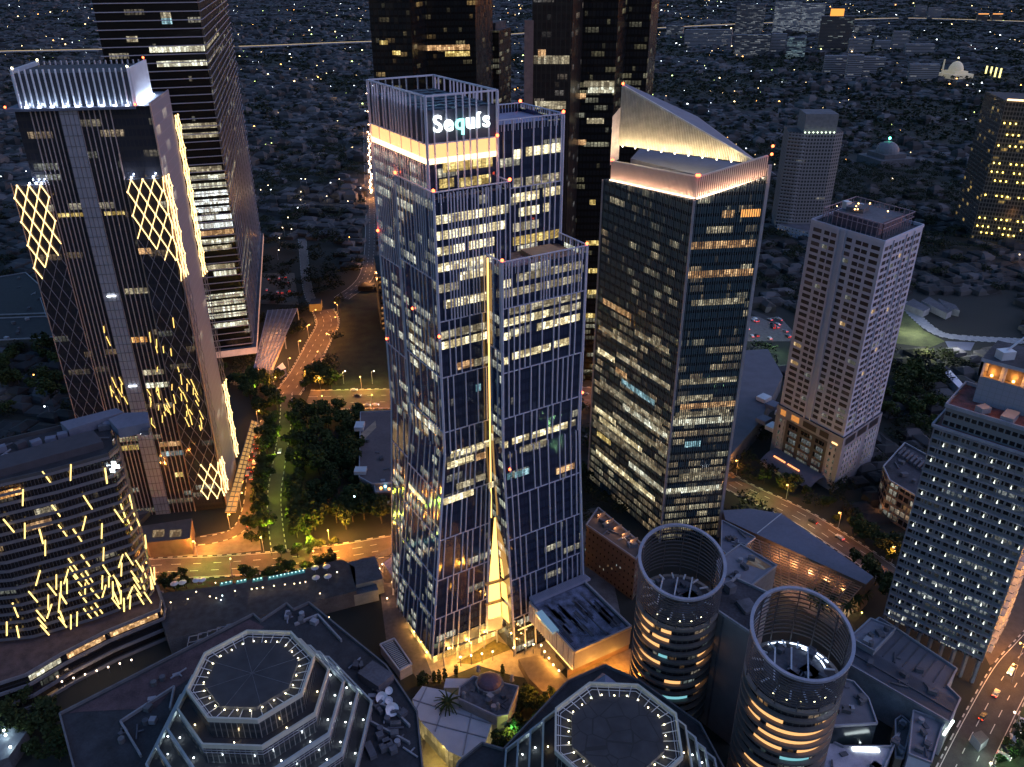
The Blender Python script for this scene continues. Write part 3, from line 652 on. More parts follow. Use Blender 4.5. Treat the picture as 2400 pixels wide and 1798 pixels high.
# ------------------------------------------------------------------ podium hall beside it
OCC.append([G(*p) for p in ((1240, 1440), (1480, 1440), (1500, 1500), (1350, 1640), (1290, 1580))])
pz = 25.0; Pf = G(1346.8, 1531, pz); Pl = G(1241, 1415, pz); Pr = G(1479, 1472, pz); Pb = (Pl[0] + Pr[0] - Pf[0], Pl[1] + Pr[1] - Pf[1])
poly = [Pf, Pr, Pb, Pl]
ph = thing('podium_hall', 'low box hall with striped grey metal roof at the foot of the central glass tower', 'hall', (*centroid(poly), 0))
m = MB(); m.prism(poly, 17, pz, 0, 1, bottom=True); m.build('upper_box', [plain('ribbed_cladding', (.16, .16, .22), .6, .1, .1), roof_d], ph)
Pi = inset(poly, 1.2); m = MB(); m.face([(*p, pz + .06) for p in Pi]); m.build('roof_panels', plain('weathered_roof', (.11, .125, .19), .8, 0, .7, .35), ph)
m = MB(); e1 = Vector(Pr) - Vector(Pf); e2 = Vector(Pl) - Vector(Pf)
for k in range(46):
    a = Vector(Pi[0]).lerp(Vector(Pi[1]), rnd.uniform(.03, .97)); t0 = rnd.uniform(0, .6); t1 = t0 + rnd.uniform(.15, .4); d = (Vector(Pi[3]) - Vector(Pi[0])); p, q = a + d * t0, a + d * min(t1, .97)
    m.bar((*p, pz + .18), (*q, pz + .18), rnd.uniform(.3, 1.3), .16, rnd.randrange(2))
m.build('roof_ribs', [roof_g, plain('dark_rib', (.035, .04, .06), .8)], ph)
m = MB()
for i in range(4): m.bar((*poly[i], pz + .5), (*poly[(i + 1) % 4], pz + .5), .7, 1.0)
m.build('parapet', steel, ph)
m = MB(); n1 = Vector((-(Pf[1] - Pl[1]), Pf[0] - Pl[0], 0)).normalized(); n1 = -n1 if n1.dot(Vector((-1, -1, 0))) < 0 else n1
for k in range(28): a = Vector(Pl).lerp(Vector(Pf), (k + rnd.random() * .5) / 28); m.fin((*a, 17), (*a, pz), n1, .5, .4)
m.build('facade_fins', fin_m, ph)
m = MB(); a = Vector(Pl).lerp(Vector(Pf), .42); b = Vector(Pl).lerp(Vector(Pf), .99); m.bar((a.x + n1.x * .3, a.y + n1.y * .3, 16.8), (b.x + n1.x * .3, b.y + n1.y * .3, 16.8), .35); m.build('led_line', led_gold, ph)
m = MB(); a = S(133.5, 205.8); m.bar(S3(128.5, 204.4, 13), S3(139, 204.2, 13), .3); m.build('led_line', led_gold, ph)
m = MB(); Q = inset(poly, 7.5); m.prism(Q, 0, 17, 0, top=False); m.build('recessed_wall', plain('brown_cladding', (.04, .03, .025), .7), ph)
m = MB(); a = Vector(G(1262, 1438, pz)); b = Vector(G(1302, 1486, pz)); m.bar((*a, pz + .7), (*b, pz + .7), 3.0, .9); m.build('skylight', plain('glass_skylight', (.4, .6, .65), .2, 0, 0, em=(.4, .7, .8), es=.12), ph)
m = MB(); st = [S(134, 205.2), S(160, 205.2), S(160.5, 201.6), S(134, 201.6)]; m.prism(ccw(st), 25.4, 26.6, 0); m.build('metal_canopy', plain('ribbed_canopy', (.33, .34, .45), .5, .2, .08), ph)
m = MB()
for k in range(34): m.bar((*S(134.3 + k * .77, 205.1), 26.75), (*S(134.3 + k * .77, 201.7), 26.75), .18)
m.build('canopy_ribs', steel, ph)
# canopy roof on the tower's left
cpoly = [G(*p, 5) for p in ((898, 1320), (952, 1398), (965, 1360), (925, 1300))]
t_ = thing('entrance_canopy', 'ribbed pink lit canopy roof beside the left foot of the central tower', 'canopy', (*centroid(cpoly), 0))
m = MB(); m.prism(ccw(cpoly), 4.6, 5, 0); m.build('canopy_roof', plain('canopy_pink', (.45, .36, .44), .6), t_)
m = MB()
for k in range(14):
    a = Vector(cpoly[0]).lerp(Vector(cpoly[1]), k / 13); b = Vector(cpoly[3]).lerp(Vector(cpoly[2]), k / 13); m.bar((*a, 5.1), (*b, 5.1), .15)
m.build('roof_ribs', steel, t_); m = MB()
for p in cpoly: m.cyl(p, .2, 0, 4.6, 8)
m.build('post', steel, t_)
# louvred plant box
gp = [G(*p, 5) for p in ((891, 1511), (937, 1572), (965, 1557), (924, 1497))]
t_ = thing('plant_enclosure', 'grey louvred plant box with slatted open top on the lane left of the central tower', 'plant box', (*centroid(gp), 0)); OCC.append(gp)
m = MB(); m.prism(ccw(gp), 0, 4.2, 0, 1); m.build('louvred_wall', [plain('louvre_grey', (.28, .28, .34), .6), roof_d], t_)
m = MB()
for i in range(4): m.bar((*gp[i], 5), (*gp[(i + 1) % 4], 5), .5, .8)
m.build('frame', steel_l, t_)
m = MB()
for k in range(1, 17): a = Vector(gp[0]).lerp(Vector(gp[1]), k / 17); b = Vector(gp[3]).lerp(Vector(gp[2]), k / 17); m.bar((*a.lerp(b, .15), 4.8), (*a.lerp(b, .85), 4.8), .3)
m.build('roof_slats', steel_l, t_)
#@@B
# ================================================================== GLASS TOWER WITH SAIL CROWN
bF, bL, bR = (69.6, 312.6), (40.1, 365.7), (97.8, 316.6); bK = (bL[0] + 42, bL[1] + 14); bK2 = (bR[0] + 14, bR[1] + 45)
OCC.append([bF, bR, bK2, bK, bL])
sail_g = facade('sail_tower_glass', 4.0, 1.35, 5.2, .80, glass=(.055, .10, .125), span=(.006, .008, .012), rough=.1, E=.62, ptop=.20, ztop=150, odd=.06, fp=.45, dim=.08, lo=.30, hi=.97, litA=(1, .70, .38), litB=(1, .92, .62), tilt=.02)
bt = thing('office_tower', 'dark green glass office tower with a lit sloping sail screen on its roof', 'office tower', (*centroid([bF, bR, bK2, bK, bL]), 0))
zf, zl, zr = 162.5, 157.8, 171.0
m = MB(); m.wall(bL, bF, 0, zl, 0, 0, zb=zf); m.wall(bF, bR, 0, zf, 0, 0, zb=zr); m.wall(bR, bK2, 0, zr, 0, 0, zb=160); m.wall(bK2, bK, 0, 158, 0, 0); m.wall(bK, bL, 0, 158, 0, 0)
m.face([(*bL, zl), (*bF, zf), (*bR, zr), (*bK2, 160), (*bK, 158)], 1); m.build('glass_block', [sail_g, roof_d], bt)
nL = Vector((bL[1] - bF[1], bF[0] - bL[0], 0)).normalized(); nL = -nL if nL.y > 0 else nL; nR = Vector((bR[1] - bF[1], -(bR[0] - bF[0]), 0)).normalized()
m = MB()
for k in range(61): t = k / 60; a = Vector(bL).lerp(Vector(bF), t); m.fin((*a, 0), (*a, zl + (zf - zl) * t), nL, .18, .26)
for k in range(31): t = k / 30; a = Vector(bF).lerp(Vector(bR), t); m.fin((*a, 0), (*a, zf + (zr - zf) * t), nR, .22, .45)
m.build('facade_fins', plain('teal_fin', (.055, .085, .10), .55, 0, .1), bt)
m = MB(); m.bar((*bF, 0), (*bF, zf), .9); m.bar((*bR, 0), (*bR, zr + 4), 1.2); m.bar((*bL, 0), (*bL, zl), .8); m.build('corner_frame', steel, bt)
for z, x0, x1, mt in ((63, .02, .98, lit_pale), (27, .02, .95, lit_pale), (143, .02, .95, lit_warm), (131, .02, .97, lit_warm), (155.2, .4, .58, lit_warm), (155.2, .68, .95, glow('orange_room', (1, .42, .1), 1.4)), (51.5, .25, .5, lit_cyan)):
    zband(bF, bR, z, x0, x1, 3.0, mt, nR, bt)
for z, x0, x1, mt in ((55, .42, .98, lit_pale), (59, .10, .9, lit_dim), (67, .38, .8, lit_cyan), (27, .55, .99, lit_pale), (39, .12, .7, lit_office), (43, .05, .35, lit_office), (30, .1, .30, lit_yel), (75, .05, .28, lit_office), (101, .08, .45, lit_warm), (71, .3, .45, lit_warm)):
    zband(bL, bF, z, x0, x1, 2.8, mt, nL, bt)
for z, x0, x1, mt in ((35, .05, .95, lit_dim), (47, .3, .98, lit_dim), (79, .3, .95, lit_dim), (87, .05, .55, lit_dim), (19, .1, .9, lit_office), (95, .5, .9, lit_dim)): zband(bL, bF, z, x0, x1, 2.6, mt, nL, bt)
for z, x0, x1, mt in ((67, .05, .9, lit_dim), (71, .1, .98, lit_warm), (75, .05, .6, lit_dim), (83, .05, .95, lit_dim), (119, .1, .9, lit_dim), (35, .2, .9, lit_dim)): zband(bF, bR, z, x0, x1, 2.6, mt, nR, bt)
# rim band, lit from below
ri = inset(ccw([bF, bR, bK2, bK, bL]), 1.4)
iF, iL, iR = [min(ri, key=lambda q: (q[0] - c[0]) ** 2 + (q[1] - c[1]) ** 2) for c in (bF, bL, bR)]
iL = (iL[0] + 1.5, iL[1] - 1.5); iR2 = (iR[0] + 4, iR[1] + 12)
def screen(a, b, z0a, z0b, z1a, z1b, n, step, w, d, mat, nm, parent):
    m = MB(); L = (Vector(b) - Vector(a)).length; k = int(L / step)
    for i in range(k + 1):
        t = i / k; p = Vector(a).lerp(Vector(b), t); m.fin((*p, z0a + (z0b - z0a) * t), (*p, z1a + (z1b - z1a) * t), n, w, d)
    m.bar((*a, z1a), (*b, z1b), .6); m.build(nm, mat, parent)
rim_m = plain('crown_rib', (.58, .52, .48), .6, .1, .05); back_m = plain('crown_back', (.12, .10, .095), .8, 0, .1)
h = 8.2
for a, b, za, zb_, n in ((iL, iF, zl + .3, zf + .3, nL), (iF, iR, zf + .3, zr - 1, nR)):
    m = MB(); m.wall(a, b, za, za + h, 0, zb=zb_ + h); v = m.v; v[1] = (v[1][0], v[1][1], zb_); m.build('rim_screen', back_m, bt)
    screen(a, b, za, zb_, za + h, zb_ + h, n, .8, .3, .5, rim_m, 'rim_ribs', bt)
    m = MB(); o = n * .9; m.bar((a[0] + o.x, a[1] + o.y, za + .2), (b[0] + o.x, b[1] + o.y, zb_ + .2), .35); m.build('rim_light_strip', glow('rim_glow', (1, .60, .38), 9, True), bt)
    for k in range(11): q = Vector(a).lerp(Vector(b), (k + .5) / 11) + Vector((n.x, n.y)) * 2.0; lamp((*q, za + (zb_ - za) * (k + .5) / 11 + .6), (1, .52, .30), 520, .3, parent=bt)
# roof deck box and the sail
zc = 166
dk = [G(1478, 372, zc), G(1641, 412, zc), G(1745, 384, zc), G(1500, 348, zc)]
m = MB(); m.prism(ccw(dk), zf - 2, zc, 0, 1); m.build('roof_plant_box', [plain('plant_wall', (.12, .12, .15), .8), roof_b], bt)
sa, sb = (bL[0] + 5.5, bL[1] + 1.0), (bR[0] + 2.0, bR[1] + 7.5)
s0, sz0 = on_wall(1460, 201, sa, sb); s1, sz1 = on_wall(1772, 381, sa, sb); _, szb = on_wall(1450, 340, sa, sb)
ex = (Vector(sb) - Vector(sa)).normalized(); SA_ = Vector(sa) + ex * s0; SB_ = Vector(sa) + ex * s1; nS = Vector((ex.y, -ex.x, 0))
zb0 = szb; zb1 = sz1 - .5
m = MB(); m.face([(*SA_, zb0), (*SB_, zb1), (*SB_, sz1), (*SA_, sz0)]); m.build('sail_screen', plain('sail_back', (.16, .14, .115), .7, 0, .1), bt)
m = MB()
for i in range(86): t = i / 85; p = SA_.lerp(SB_, t); m.fin((*p, zb0 + (zb1 - zb0) * t), (*p, sz0 + (sz1 - sz0) * t), nS, .3, .6)
m.bar((*SA_, sz0), (*SB_, sz1), .8); m.build('sail_ribs', plain('sail_rib', (.5, .46, .40), .6), bt)
bk = SA_ + Vector((8, 16)); bk2 = Vector(bR) + Vector((8, 14))
m = MB(); m.face([(*SA_, sz0 + .05), (*SB_, sz1 + .05), (*bk2, sz1 - 6), (*(SA_.lerp(bk2, .45) + Vector((5, 12))), (sz0 + sz1) / 2), (*(SA_ + Vector((2, 6))), sz0)]); m.build('sail_roof', plain('sail_roof_grey', (.15, .15, .19), .7, 0, .1), bt)
m = MB(); m.face([(*SA_, zb0 - 6), (*(SA_ + Vector((-4, -3))), zb0 - 8), (*(SA_ + Vector((-4, -3))), sz0 - 12), (*SA_, sz0 - 8)]); m.build('side_panel', plain('side_panel', (.4, .34, .36), .7), bt)
for k in range(9):
    t = .06 + k / 9 * .9; p = SA_.lerp(SB_, t) + Vector((nS.x, nS.y)) * 3.6; z = zb0 + (zb1 - zb0) * t + .4
    m = MB(); m.ball((*p, z), .3); m.build('floodlight', glow('flood_warm', (1, .85, .55), 18), bt)
    lamp((*p, z + .5), (1, .76, .40), 2600, .3, parent=bt)
for p, z in ((bF, zf + 9.5), ((bF[0] + .9, bF[1]), zf + 9.5), (bR, zr + 8), (bR, zr + 11), ((iL[0], iL[1]), zl + 9), (SA_, sz0 + .8)):
    m = MB(); m.ball((p[0], p[1], z), .6); m.build('beacon', red_l, bt)
#@@WHITE
# ================================================================== WHITE APARTMENT TOWER
wF, wL, wR = (165.0, 353.2), (142.4, 389.4), (195.1, 380.3); wB = (wL[0] + wR[0] - wF[0], wL[1] + wR[1] - wF[1]); OCC.append([wF, wR, wB, wL])
wt = thing('apartment_tower', 'pale lavender apartment tower with rows of small dark windows above a grey podium', 'apartment tower', (*centroid([wF, wR, wB, wL]), 0))
m = MB(); m.prism([wF, wR, wB, wL], 0, 32, 0, 1); m.build('podium', [plain('podium_stone', (.22, .22, .25), .8, 0, .08, .2), roof_d], wt)
wp = [wF, wR, wB, wL]; tp = inset(wp, 1.0)
m = MB(); m.prism(tp, 32, 132, 0, 1); m.build('shaft', [plain('white_render', (.40, .405, .48), .75, 0, .06, .3), roof_d], wt)
def win_grid(face, rows, cols, z0, fh, hh, nrm, parent, matsel, mb100, out=.06):
    (a, b) = face; L = math.hypot(b[0] - a[0], b[1] - a[1]); ex, ey = (b[0] - a[0]) / L, (b[1] - a[1]) / L
    for rr in range(rows):
        for (x, w) in cols:
            s0, s1 = x * L, (x + w) * L; z = z0 + rr * fh; q = lambda s, zz: (a[0] + ex * s + nrm.x * out, a[1] + ey * s + nrm.y * out, zz)
            mb100.append(([q(s0, z), q(s1, z), q(s1, z + hh), q(s0, z + hh)], matsel(rr, x)))
win_dark = plain('dark_pane', (.012, .014, .02), .6, 0, 0); win_w = lit_mat('flat_light_warm', (1, .6, .25), (1, .72, .4), 1.0, 1.0); win_p = lit_mat('flat_light_pale', (.8, .85, .7), (.7, .75, .7), .3, 1.0)
curt = plain('curtained_pane', (.05, .05, .06), .5, 0, .2)
def pick(rr, x):
    k = rnd.random(); return 1 if k < .015 else 2 if k < .06 else 3 if k < .22 else 0
def emit_windows(L, parent, mats, frame=None, name='window'):
    for q, mi in L[:100]:
        m = MB(); m.face(q, 0); m.build(name, mats[mi], parent)
    if len(L) > 100:
        m = MB()
        for q, mi in L[100:]: m.face(q, mi)
        o = m.build(name + 's', mats, parent); o['kind'] = 'stuff'
nWL = Vector((wL[1] - wF[1], -(wL[0] - wF[0]), 0)).normalized(); nWL = nWL if nWL.y < 0 else -nWL
nWR = Vector((wR[1] - wF[1], -(wR[0] - wF[0]), 0)).normalized(); nWR = nWR if nWR.y < 0 else -nWR
L_ = []
lf = (tp[3], tp[0]); rf = (tp[0], tp[1])
win_grid(lf, 29, [(.05, .12), (.21, .075), (.305, .075), (.52, .075), (.645, .075), (.735, .075), (.85, .11)], 34.2, 3.35, 1.9, nWL, wt, pick, L_)
win_grid(rf, 29, [(.04, .09), (.15, .06), (.27, .09), (.39, .05), (.47, .06), (.58, .09), (.70, .05), (.80, .06), (.88, .07)], 34.2, 3.35, 1.9, nWR, wt, pick, L_)
L_.sort(key=lambda q: -q[0][0][2]); emit_windows(L_, wt, [win_dark, win_w, win_p, curt])
m = MB()
a = Vector(lf[0]).lerp(Vector(lf[1]), .405); b = Vector(lf[0]).lerp(Vector(lf[1]), .50)
for q in (a, b): m.fin((*q, 32), (*q, 132.6), nWL, .7, .9)
for x in (.235, .56, .77): q = Vector(rf[0]).lerp(Vector(rf[1]), x); m.fin((*q, 32), (*q, 132), nWR, .4, .6)
m.build('facade_piers', plain('white_pier', (.44, .44, .52), .75, 0, .05), wt)
m = MB()
for i in range(4): m.bar((*tp[i], 132.6), (*tp[(i + 1) % 4], 132.6), .5, 1.4)
m.build('parapet', MATS['white_pier'], wt)
c = Vector(centroid(tp)); rp = [tuple(c.lerp(Vector(q), .62)) for q in tp]; rp2 = [tuple(c.lerp(Vector(q), .80)) for q in tp]
m = MB(); m.prism(rp, 132, 137.5, 0, 1); m.build('rooftop_plant_room', [plain('plum_wall', (.12, .08, .10), .8), roof_g], wt)
m = MB()
for i in range(4):
    a, b = Vector(rp2[i]), Vector(rp2[(i + 1) % 4]); m.bar((*a, 139), (*b, 139), .35); m.bar((*a, 136.6), (*b, 136.6), .25)
    for k in range(13): q = a.lerp(b, k / 12); m.bar((*q, 132), (*q, 139), .25)
m.build('rooftop_frame', plain('rust_pink_steel', (.30, .20, .22), .6, .2, .1), wt)
m = MB(); m.box((c.x - 4, c.y + 4, 138.6), (9, 8, 2.2), .9, 0); m.box((c.x - 8, c.y + 8, 139.2), (3, 3, 3.5), .4, 1); m.box((c.x - 1, c.y + 9, 138.3), (5, 2, 1.5), .9, 1); m.build('rooftop_tank', [roof_g, steel_l], wt)
for k in range(6): m = MB(); m.ball((c.x + rnd.uniform(-9, 9), c.y + rnd.uniform(-9, 9), 139.4 + rnd.random()), .35); m.build('rooftop_lamp', glow('amber_dot', (1, .5, .15), 14), wt)
# podium detail
m = MB(); a = Vector(wL).lerp(Vector(wF), .18); b = Vector(wL).lerp(Vector(wF), .80); o = nWL * .12
m.wall((a.x + o.x, a.y + o.y), (b.x + o.x, b.y + o.y), 3, 26, 0); m.build('dark_frame', plain('charcoal_panel', (.05, .048, .05), .7), wt)
fac = facade('podium_glass', 4.2, 2.2, 6, .5, E=.22, litA=(.7, .75, .65), litB=(.6, .7, .75), wall=(.05, .05, .055), wx=(.06, .94), rough=.15, odd=.1, fp=.1)
for x0, x1 in ((.22, .36), (.41, .58), (.63, .76)):
    a = Vector(wL).lerp(Vector(wF), x0); b = Vector(wL).lerp(Vector(wF), x1); o = nWL * .2; m = MB(); m.wall((a.x + o.x, a.y + o.y), (b.x + o.x, b.y + o.y), 5, 24.5, 0); m.build('tall_window', fac, wt)
fac2 = facade('podium_punched', 3.7, 3.0, 6, .8, E=.22, litA=(.55, .68, .6), litB=(.65, .7, .6), wall=(.30, .30, .34), wx=(.2, .6), lo=.2, hi=.75, rough=.15, fp=.1, odd=.0)
for (f0, f1), x0, x1, nn in (((wL, wF), .06, .15, nWL), ((wL, wF), .83, .93, nWL), ((wF, wR), .08, .52, nWR), ((wF, wR), .62, .94, nWR)):
    a = Vector(f0).lerp(Vector(f1), x0); b = Vector(f0).lerp(Vector(f1), x1); o = nn * .15; m = MB(); m.wall((a.x + o.x, a.y + o.y), (b.x + o.x, b.y + o.y), 6, 25, 0); m.build('window_column', fac2, wt)
for x0, x1, mt in ((.07, .15, MATS.get('orange_room')), (.24, .36, MATS.get('orange_room')), (.42, .62, win_dark), (.67, .80, win_dark)):
    a = Vector(wL).lerp(Vector(wF), x0); b = Vector(wL).lerp(Vector(wF), x1); o = nWL * .25; m = MB(); m.wall((a.x + o.x, a.y + o.y), (b.x + o.x, b.y + o.y), 27.3, 30.6, 0)
    m.build('podium_window', plain('orange_window', (.3, .12, .04), .5, 0, .3, 1., em=(1, .4, .1), es=.55) if x0 < .3 else win_dark, wt)
for x0, x1 in ((.06, .3), (.36, .6), (.66, .9)):
    a = Vector(wF).lerp(Vector(wR), x0); b = Vector(wF).lerp(Vector(wR), x1); o = nWR * .2; m = MB(); m.wall((a.x + o.x, a.y + o.y), (b.x + o.x, b.y + o.y), 27, 31, 0); m.build('podium_window', win_dark, wt)
a = Vector(wL).lerp(Vector(wF), .86); m = MB(); m.wall((a.x + nWL.x * .4, a.y + nWL.y * .4), (a.x + nWL.x * .4 + (wF[0] - wL[0]) * .08, a.y + nWL.y * .4 + (wF[1] - wL[1]) * .08), 26.8, 27.7, 0); m.build('lit_sign_bar', glow('amber_sign', (1, .55, .2), 3), wt)
# arched porch canopy with orange lettering
d = (Vector(wF) - Vector(wL)).normalized(); n2 = Vector((nWL.x, nWL.y)); a0 = Vector(wL) + d * 4; Lc = 33
pc = thing('porch_canopy', 'curved grey porch canopy with glowing orange lettering before the apartment tower podium', 'canopy', (*(a0 + n2 * 5 + d * 14), 0)); OCC.append([tuple(a0), tuple(a0 + d * 34), tuple(a0 + d * 34 + n2 * 12), tuple(a0 + n2 * 12)])
m = MB(); pr = [(12 * k / 8, 2.5 + 4.2 * math.sin(math.pi * .5 * (1 - (k / 8) ** 1.6))) for k in range(9)]
for k in range(8):
    (x0, z0), (x1, z1) = pr[k], pr[k + 1]; p, q = a0 + n2 * x0, a0 + n2 * x1; m.face([(*q, z1), (*(q + d * Lc), z1), (*(p + d * Lc), z0), (*p, z0)])
m.build('canopy_roof', roof_b, pc); m = MB(); m.wall(tuple(a0 + n2 * 11.6), tuple(a0 + n2 * 11.6 + d * 24), 0, 2.6, 0); m.build('canopy_front', steel_l, pc)
ls = glow('orange_sign', (1, .32, .12), 2.6)
ns = Vector((n2.x * .5, n2.y * .5, .86)).normalized(); p = a0 + n2 * 6.6 + d * 5
for k in range(13):
    if k == 6: continue
    q = p + d * (k * 1.35); m = MB(); m.bar((*q, 6.4), (*(q + n2 * .9), 6.1), .5, .3); m.bar((*(q + d * .35 + n2 * .1), 6.35), (*(q + d * .75 + n2 * .8), 6.1), .35, .3); m.build('sign_letter', ls, pc)
#@@D
# ================================================================== DIAGRID TOWER (left)
dR = (-142.7, 339.8); aD = math.radians(8.5); exD = Vector((math.cos(aD), math.sin(aD))); eyD = Vector((math.cos(math.radians(100)), math.sin(math.radians(100))))
_x = meet(dR, 8.5, 31, 250); WD = (Vector(_x) - Vector(dR)).length; dL = Vector(dR) - exD * WD
_b = meet(dR, 100, 556, 1130); DD = (Vector(_b) - Vector(dR)).length + 4
def D(f, g): return tuple(dL + exD * (WD * f) + eyD * g)      # f across the front, g metres back
dpoly = [D(0, 0), D(1, 0), D(1, DD), D(0, DD)]; OCC.append([D(-.2, -4), D(1.05, -4), D(1.05, DD), D(-.2, DD)])
dt = thing('diagrid_tower', 'dark glass tower with gold lit diamond lattice, grey spine and white lit crown', 'office tower', (*centroid(dpoly), 0))
dg_ = facade('diagrid_glass', 4.1, 1.6, 9, .16, glass=(.022, .022, .028), span=(.03, .028, .03), rough=.07, E=.35, ptop=.13, odd=.008, fp=.5, litA=(1, .66, .35), litB=(.8, .85, .7), tilt=.05)
nD = Vector((exD.y, -exD.x, 0)); nDr = Vector((exD.x, exD.y, 0))
m = MB(); m.prism(dpoly, 0, 193, 0, 1); m.build('glass_block', [dg_, roof_d], dt)
cg = plain('spine_stone', (.25, .24, .27), .7, 0, .06, .2)
m = MB(); m.prism([D(.325, -1.0), D(.462, -1.0), D(.462, .2), D(.325, .2)], 0, 193, 0); m.build('spine', cg, dt)
m = MB()
for k in range(47): z = 2 + k * 4.1; m.bar((*D(.325, -1.12), z), (*D(.462, -1.12), z), .16)
for k in range(5): p = D(.325 + .034 * k, -1.12); m.bar((*p, 0), (*p, 193), .14)
m.build('spine_joints', conc_d, dt)
m = MB()
for f in (.115, .15, .185, .22, .255, .29, .50, .54, .58, .62, .66, .70): m.fin((*D(f, 0), 0), (*D(f, 0), 193), nD, .28, .6)
m.build('mullions', plain('bronze_fin', (.36, .30, .29), .5, .2, .08), dt)
wmat = facade('end_wall', 4.1, 3.2, 8, .10, glass=(.17, .16, .20), span=(.20, .19, .235), rough=.35, E=.35, odd=.012, wx=(.03, .97), lo=.05, hi=.95, litA=(1, .75, .45), litB=(.9, .85, .7), tilt=.0, fp=.2, wall=(.20, .19, .24))
for l_ in list(wmat.node_tree.links):
    if l_.to_socket.name in ('Metallic', 'Roughness'): wmat.node_tree.links.remove(l_)
wmat.node_tree.nodes['Principled BSDF'].inputs['Metallic'].default_value = 0; wmat.node_tree.nodes['Principled BSDF'].inputs['Roughness'].default_value = .7
m = MB(); a, b = D(1.006, -.3), D(1.006, DD); m.wall(a, b, 0, 194, 0); m.wall(D(1, -.3), a, 0, 194, 0); m.face([(*D(1, -.3), 194), (*a, 194), (*b, 194), (*D(1, DD), 194)]); m.build('end_wall', wmat, dt)
m = MB(); m.bar((*D(1.006, -.35), 0), (*D(1.006, -.35), 194), .5); m.bar((*D(.70, -.7), 0), (*D(.70, -.7), 175), .4); m.build('edge_frame', plain('copper_frame', (.45, .30, .24), .5, .2, .05), dt)
led_d = glow('diagrid_led', (1, .62, .24), 3.6); grid_m = plain('diagrid_bar', (.20, .19, .215), .5, .2, .05)
def diagrid(p0, p1, z0, z1, n, lit, cell=4.1, hh=4.9):
    """diamond lattice between plan points, lit where lit(z, t) says so"""
    L = (Vector(p1) - Vector(p0)).length; nc = max(1, round(L / cell)); g, l = MB(), MB()
    rows = int((z1 - z0) / hh)
    for i in range(rows):
        for j in range(nc):
            for s in (0, 1):
                t0, t1 = (j + (i + s) % 2 * 1.0) / nc, (j + (i + s + 1) % 2 * 1.0) / nc
                za, zb = z1 - i * hh, z1 - (i + 1) * hh
                if s: continue
                for (ta, tb) in (((j + .5) / nc, j / nc), ((j + .5) / nc, (j + 1) / nc)) if i % 2 == 0 else ((j / nc, (j + .5) / nc), ((j + 1) / nc, (j + .5) / nc)):
                    a = Vector(p0).lerp(Vector(p1), ta); b = Vector(p0).lerp(Vector(p1), tb); o = (n.x * .5, n.y * .5)
                    k = lit((za + zb) / 2, (ta + tb) / 2)
                    (l if k else g).bar((a.x + o[0], a.y + o[1], za), (b.x + o[0], b.y + o[1], zb), .30 if k else .22)
    for i in range(rows + 1):
        for j in range(nc + 1):
            t = (j + (.5 if i % 2 == 0 else 0)) / nc
            if t > 1 or not lit(z1 - i * hh, t): continue
            q = Vector(p0).lerp(Vector(p1), t); l.ball((q.x + n.x * .6, q.y + n.y * .6, z1 - i * hh), .48, 0, 6)
    if g.f: g.build('diagrid_bars', grid_m, dt)
    if l.f: l.build('diagrid_led_bars', led_d, dt)
    return l
YD = 338
zt, z425, z620, z1085 = zat(YD, 418), zat(YD, 430), zat(YD, 618), zat(YD, 1078)
# right bay
m = MB(); m.prism([D(.715, -2.2), D(.985, -2.2), D(.985, 0), D(.715, 0)], 4, zt, 0, 1, bottom=True); m.build('bay', [dg_, roof_d], dt)
diagrid(D(.715, -2.2), D(.985, -2.2), 5, zt, nD, lambda z, t: (z > z620 + (1 - t) * 14) or (z < z1085 and z > 6 - 2 and t > .25 + (z - z1085 + 20) / 80))
diagrid(D(.985, -2.2), D(1.02, 5.5), 5, zt, nDr, lambda z, t: z > z620 - 6 or z < z1085 - 2, cell=2.6)
diagrid(D(1.012, DD - 2), D(1.03, DD + 4), 5, zt + 18, nDr, lambda z, t: z > z620 - 20 or z < z1085 + 22, cell=3.0)
# left bay
wl0, wl1 = D(-.155, -1.5), D(.105, -1.5)
m = MB(); m.prism([wl0, wl1, D(.105, 12), D(-.155, 12)], 30, zt - 1, 0, 1, bottom=True); m.build('bay', [dg_, roof_d], dt)
diagrid(wl0, wl1, 40, zt - 1, nD, lambda z, t: z > z620 - 4 + t * 16)
for f, z in ((.76, zt), (.93, zt), (-.02, zt - 1), (.03, zt - 1), (.07, zt - 1)):
    m = MB(); m.ball((*D(f, -1.4), z + .6), .5); m.build('floodlight', glow('flood_blue', (.62, .75, 1), 16, True), dt); lamp((*D(f, -2.6), z + 1.2), (.55, .68, 1), 900, .3, parent=dt)
m = MB(); k = MB()
for f in (-.155, .105): m.bar((*D(f, -1.9), 30), (*D(f, -1.9), zt), .3)
m.build('edge_frame', MATS['copper_frame'], dt)
for y, f0, f1, mt in ((505, .12, .32, lit_yel), (505, .48, .64, lit_yel), (690, .50, .74, lit_dim), (595, .70, .80, lit_warm), (803, .47, .60, lit_mat('lit_orange', (1, .4, .08), (1, .55, .2), 1.8)), (1030, .16, .32, lit_dim), (1050, .16, .31, lit_yel), (1048, .5, .8, lit_warm), (1070, .5, .75, lit_cyan), (910, .5, .8, lit_pale), (880, .5, .68, lit_dim), (1120, .58, .66, lit_yel)):
    z = zat(YD - 2, y); zband(D(0, 0), D(1, 0), z, f0, f1, 2.6 if y != 505 else 1.6, mt, nD, dt, out=.15 if f0 < .7 else 2.35)
rr_ = random.Random(8)
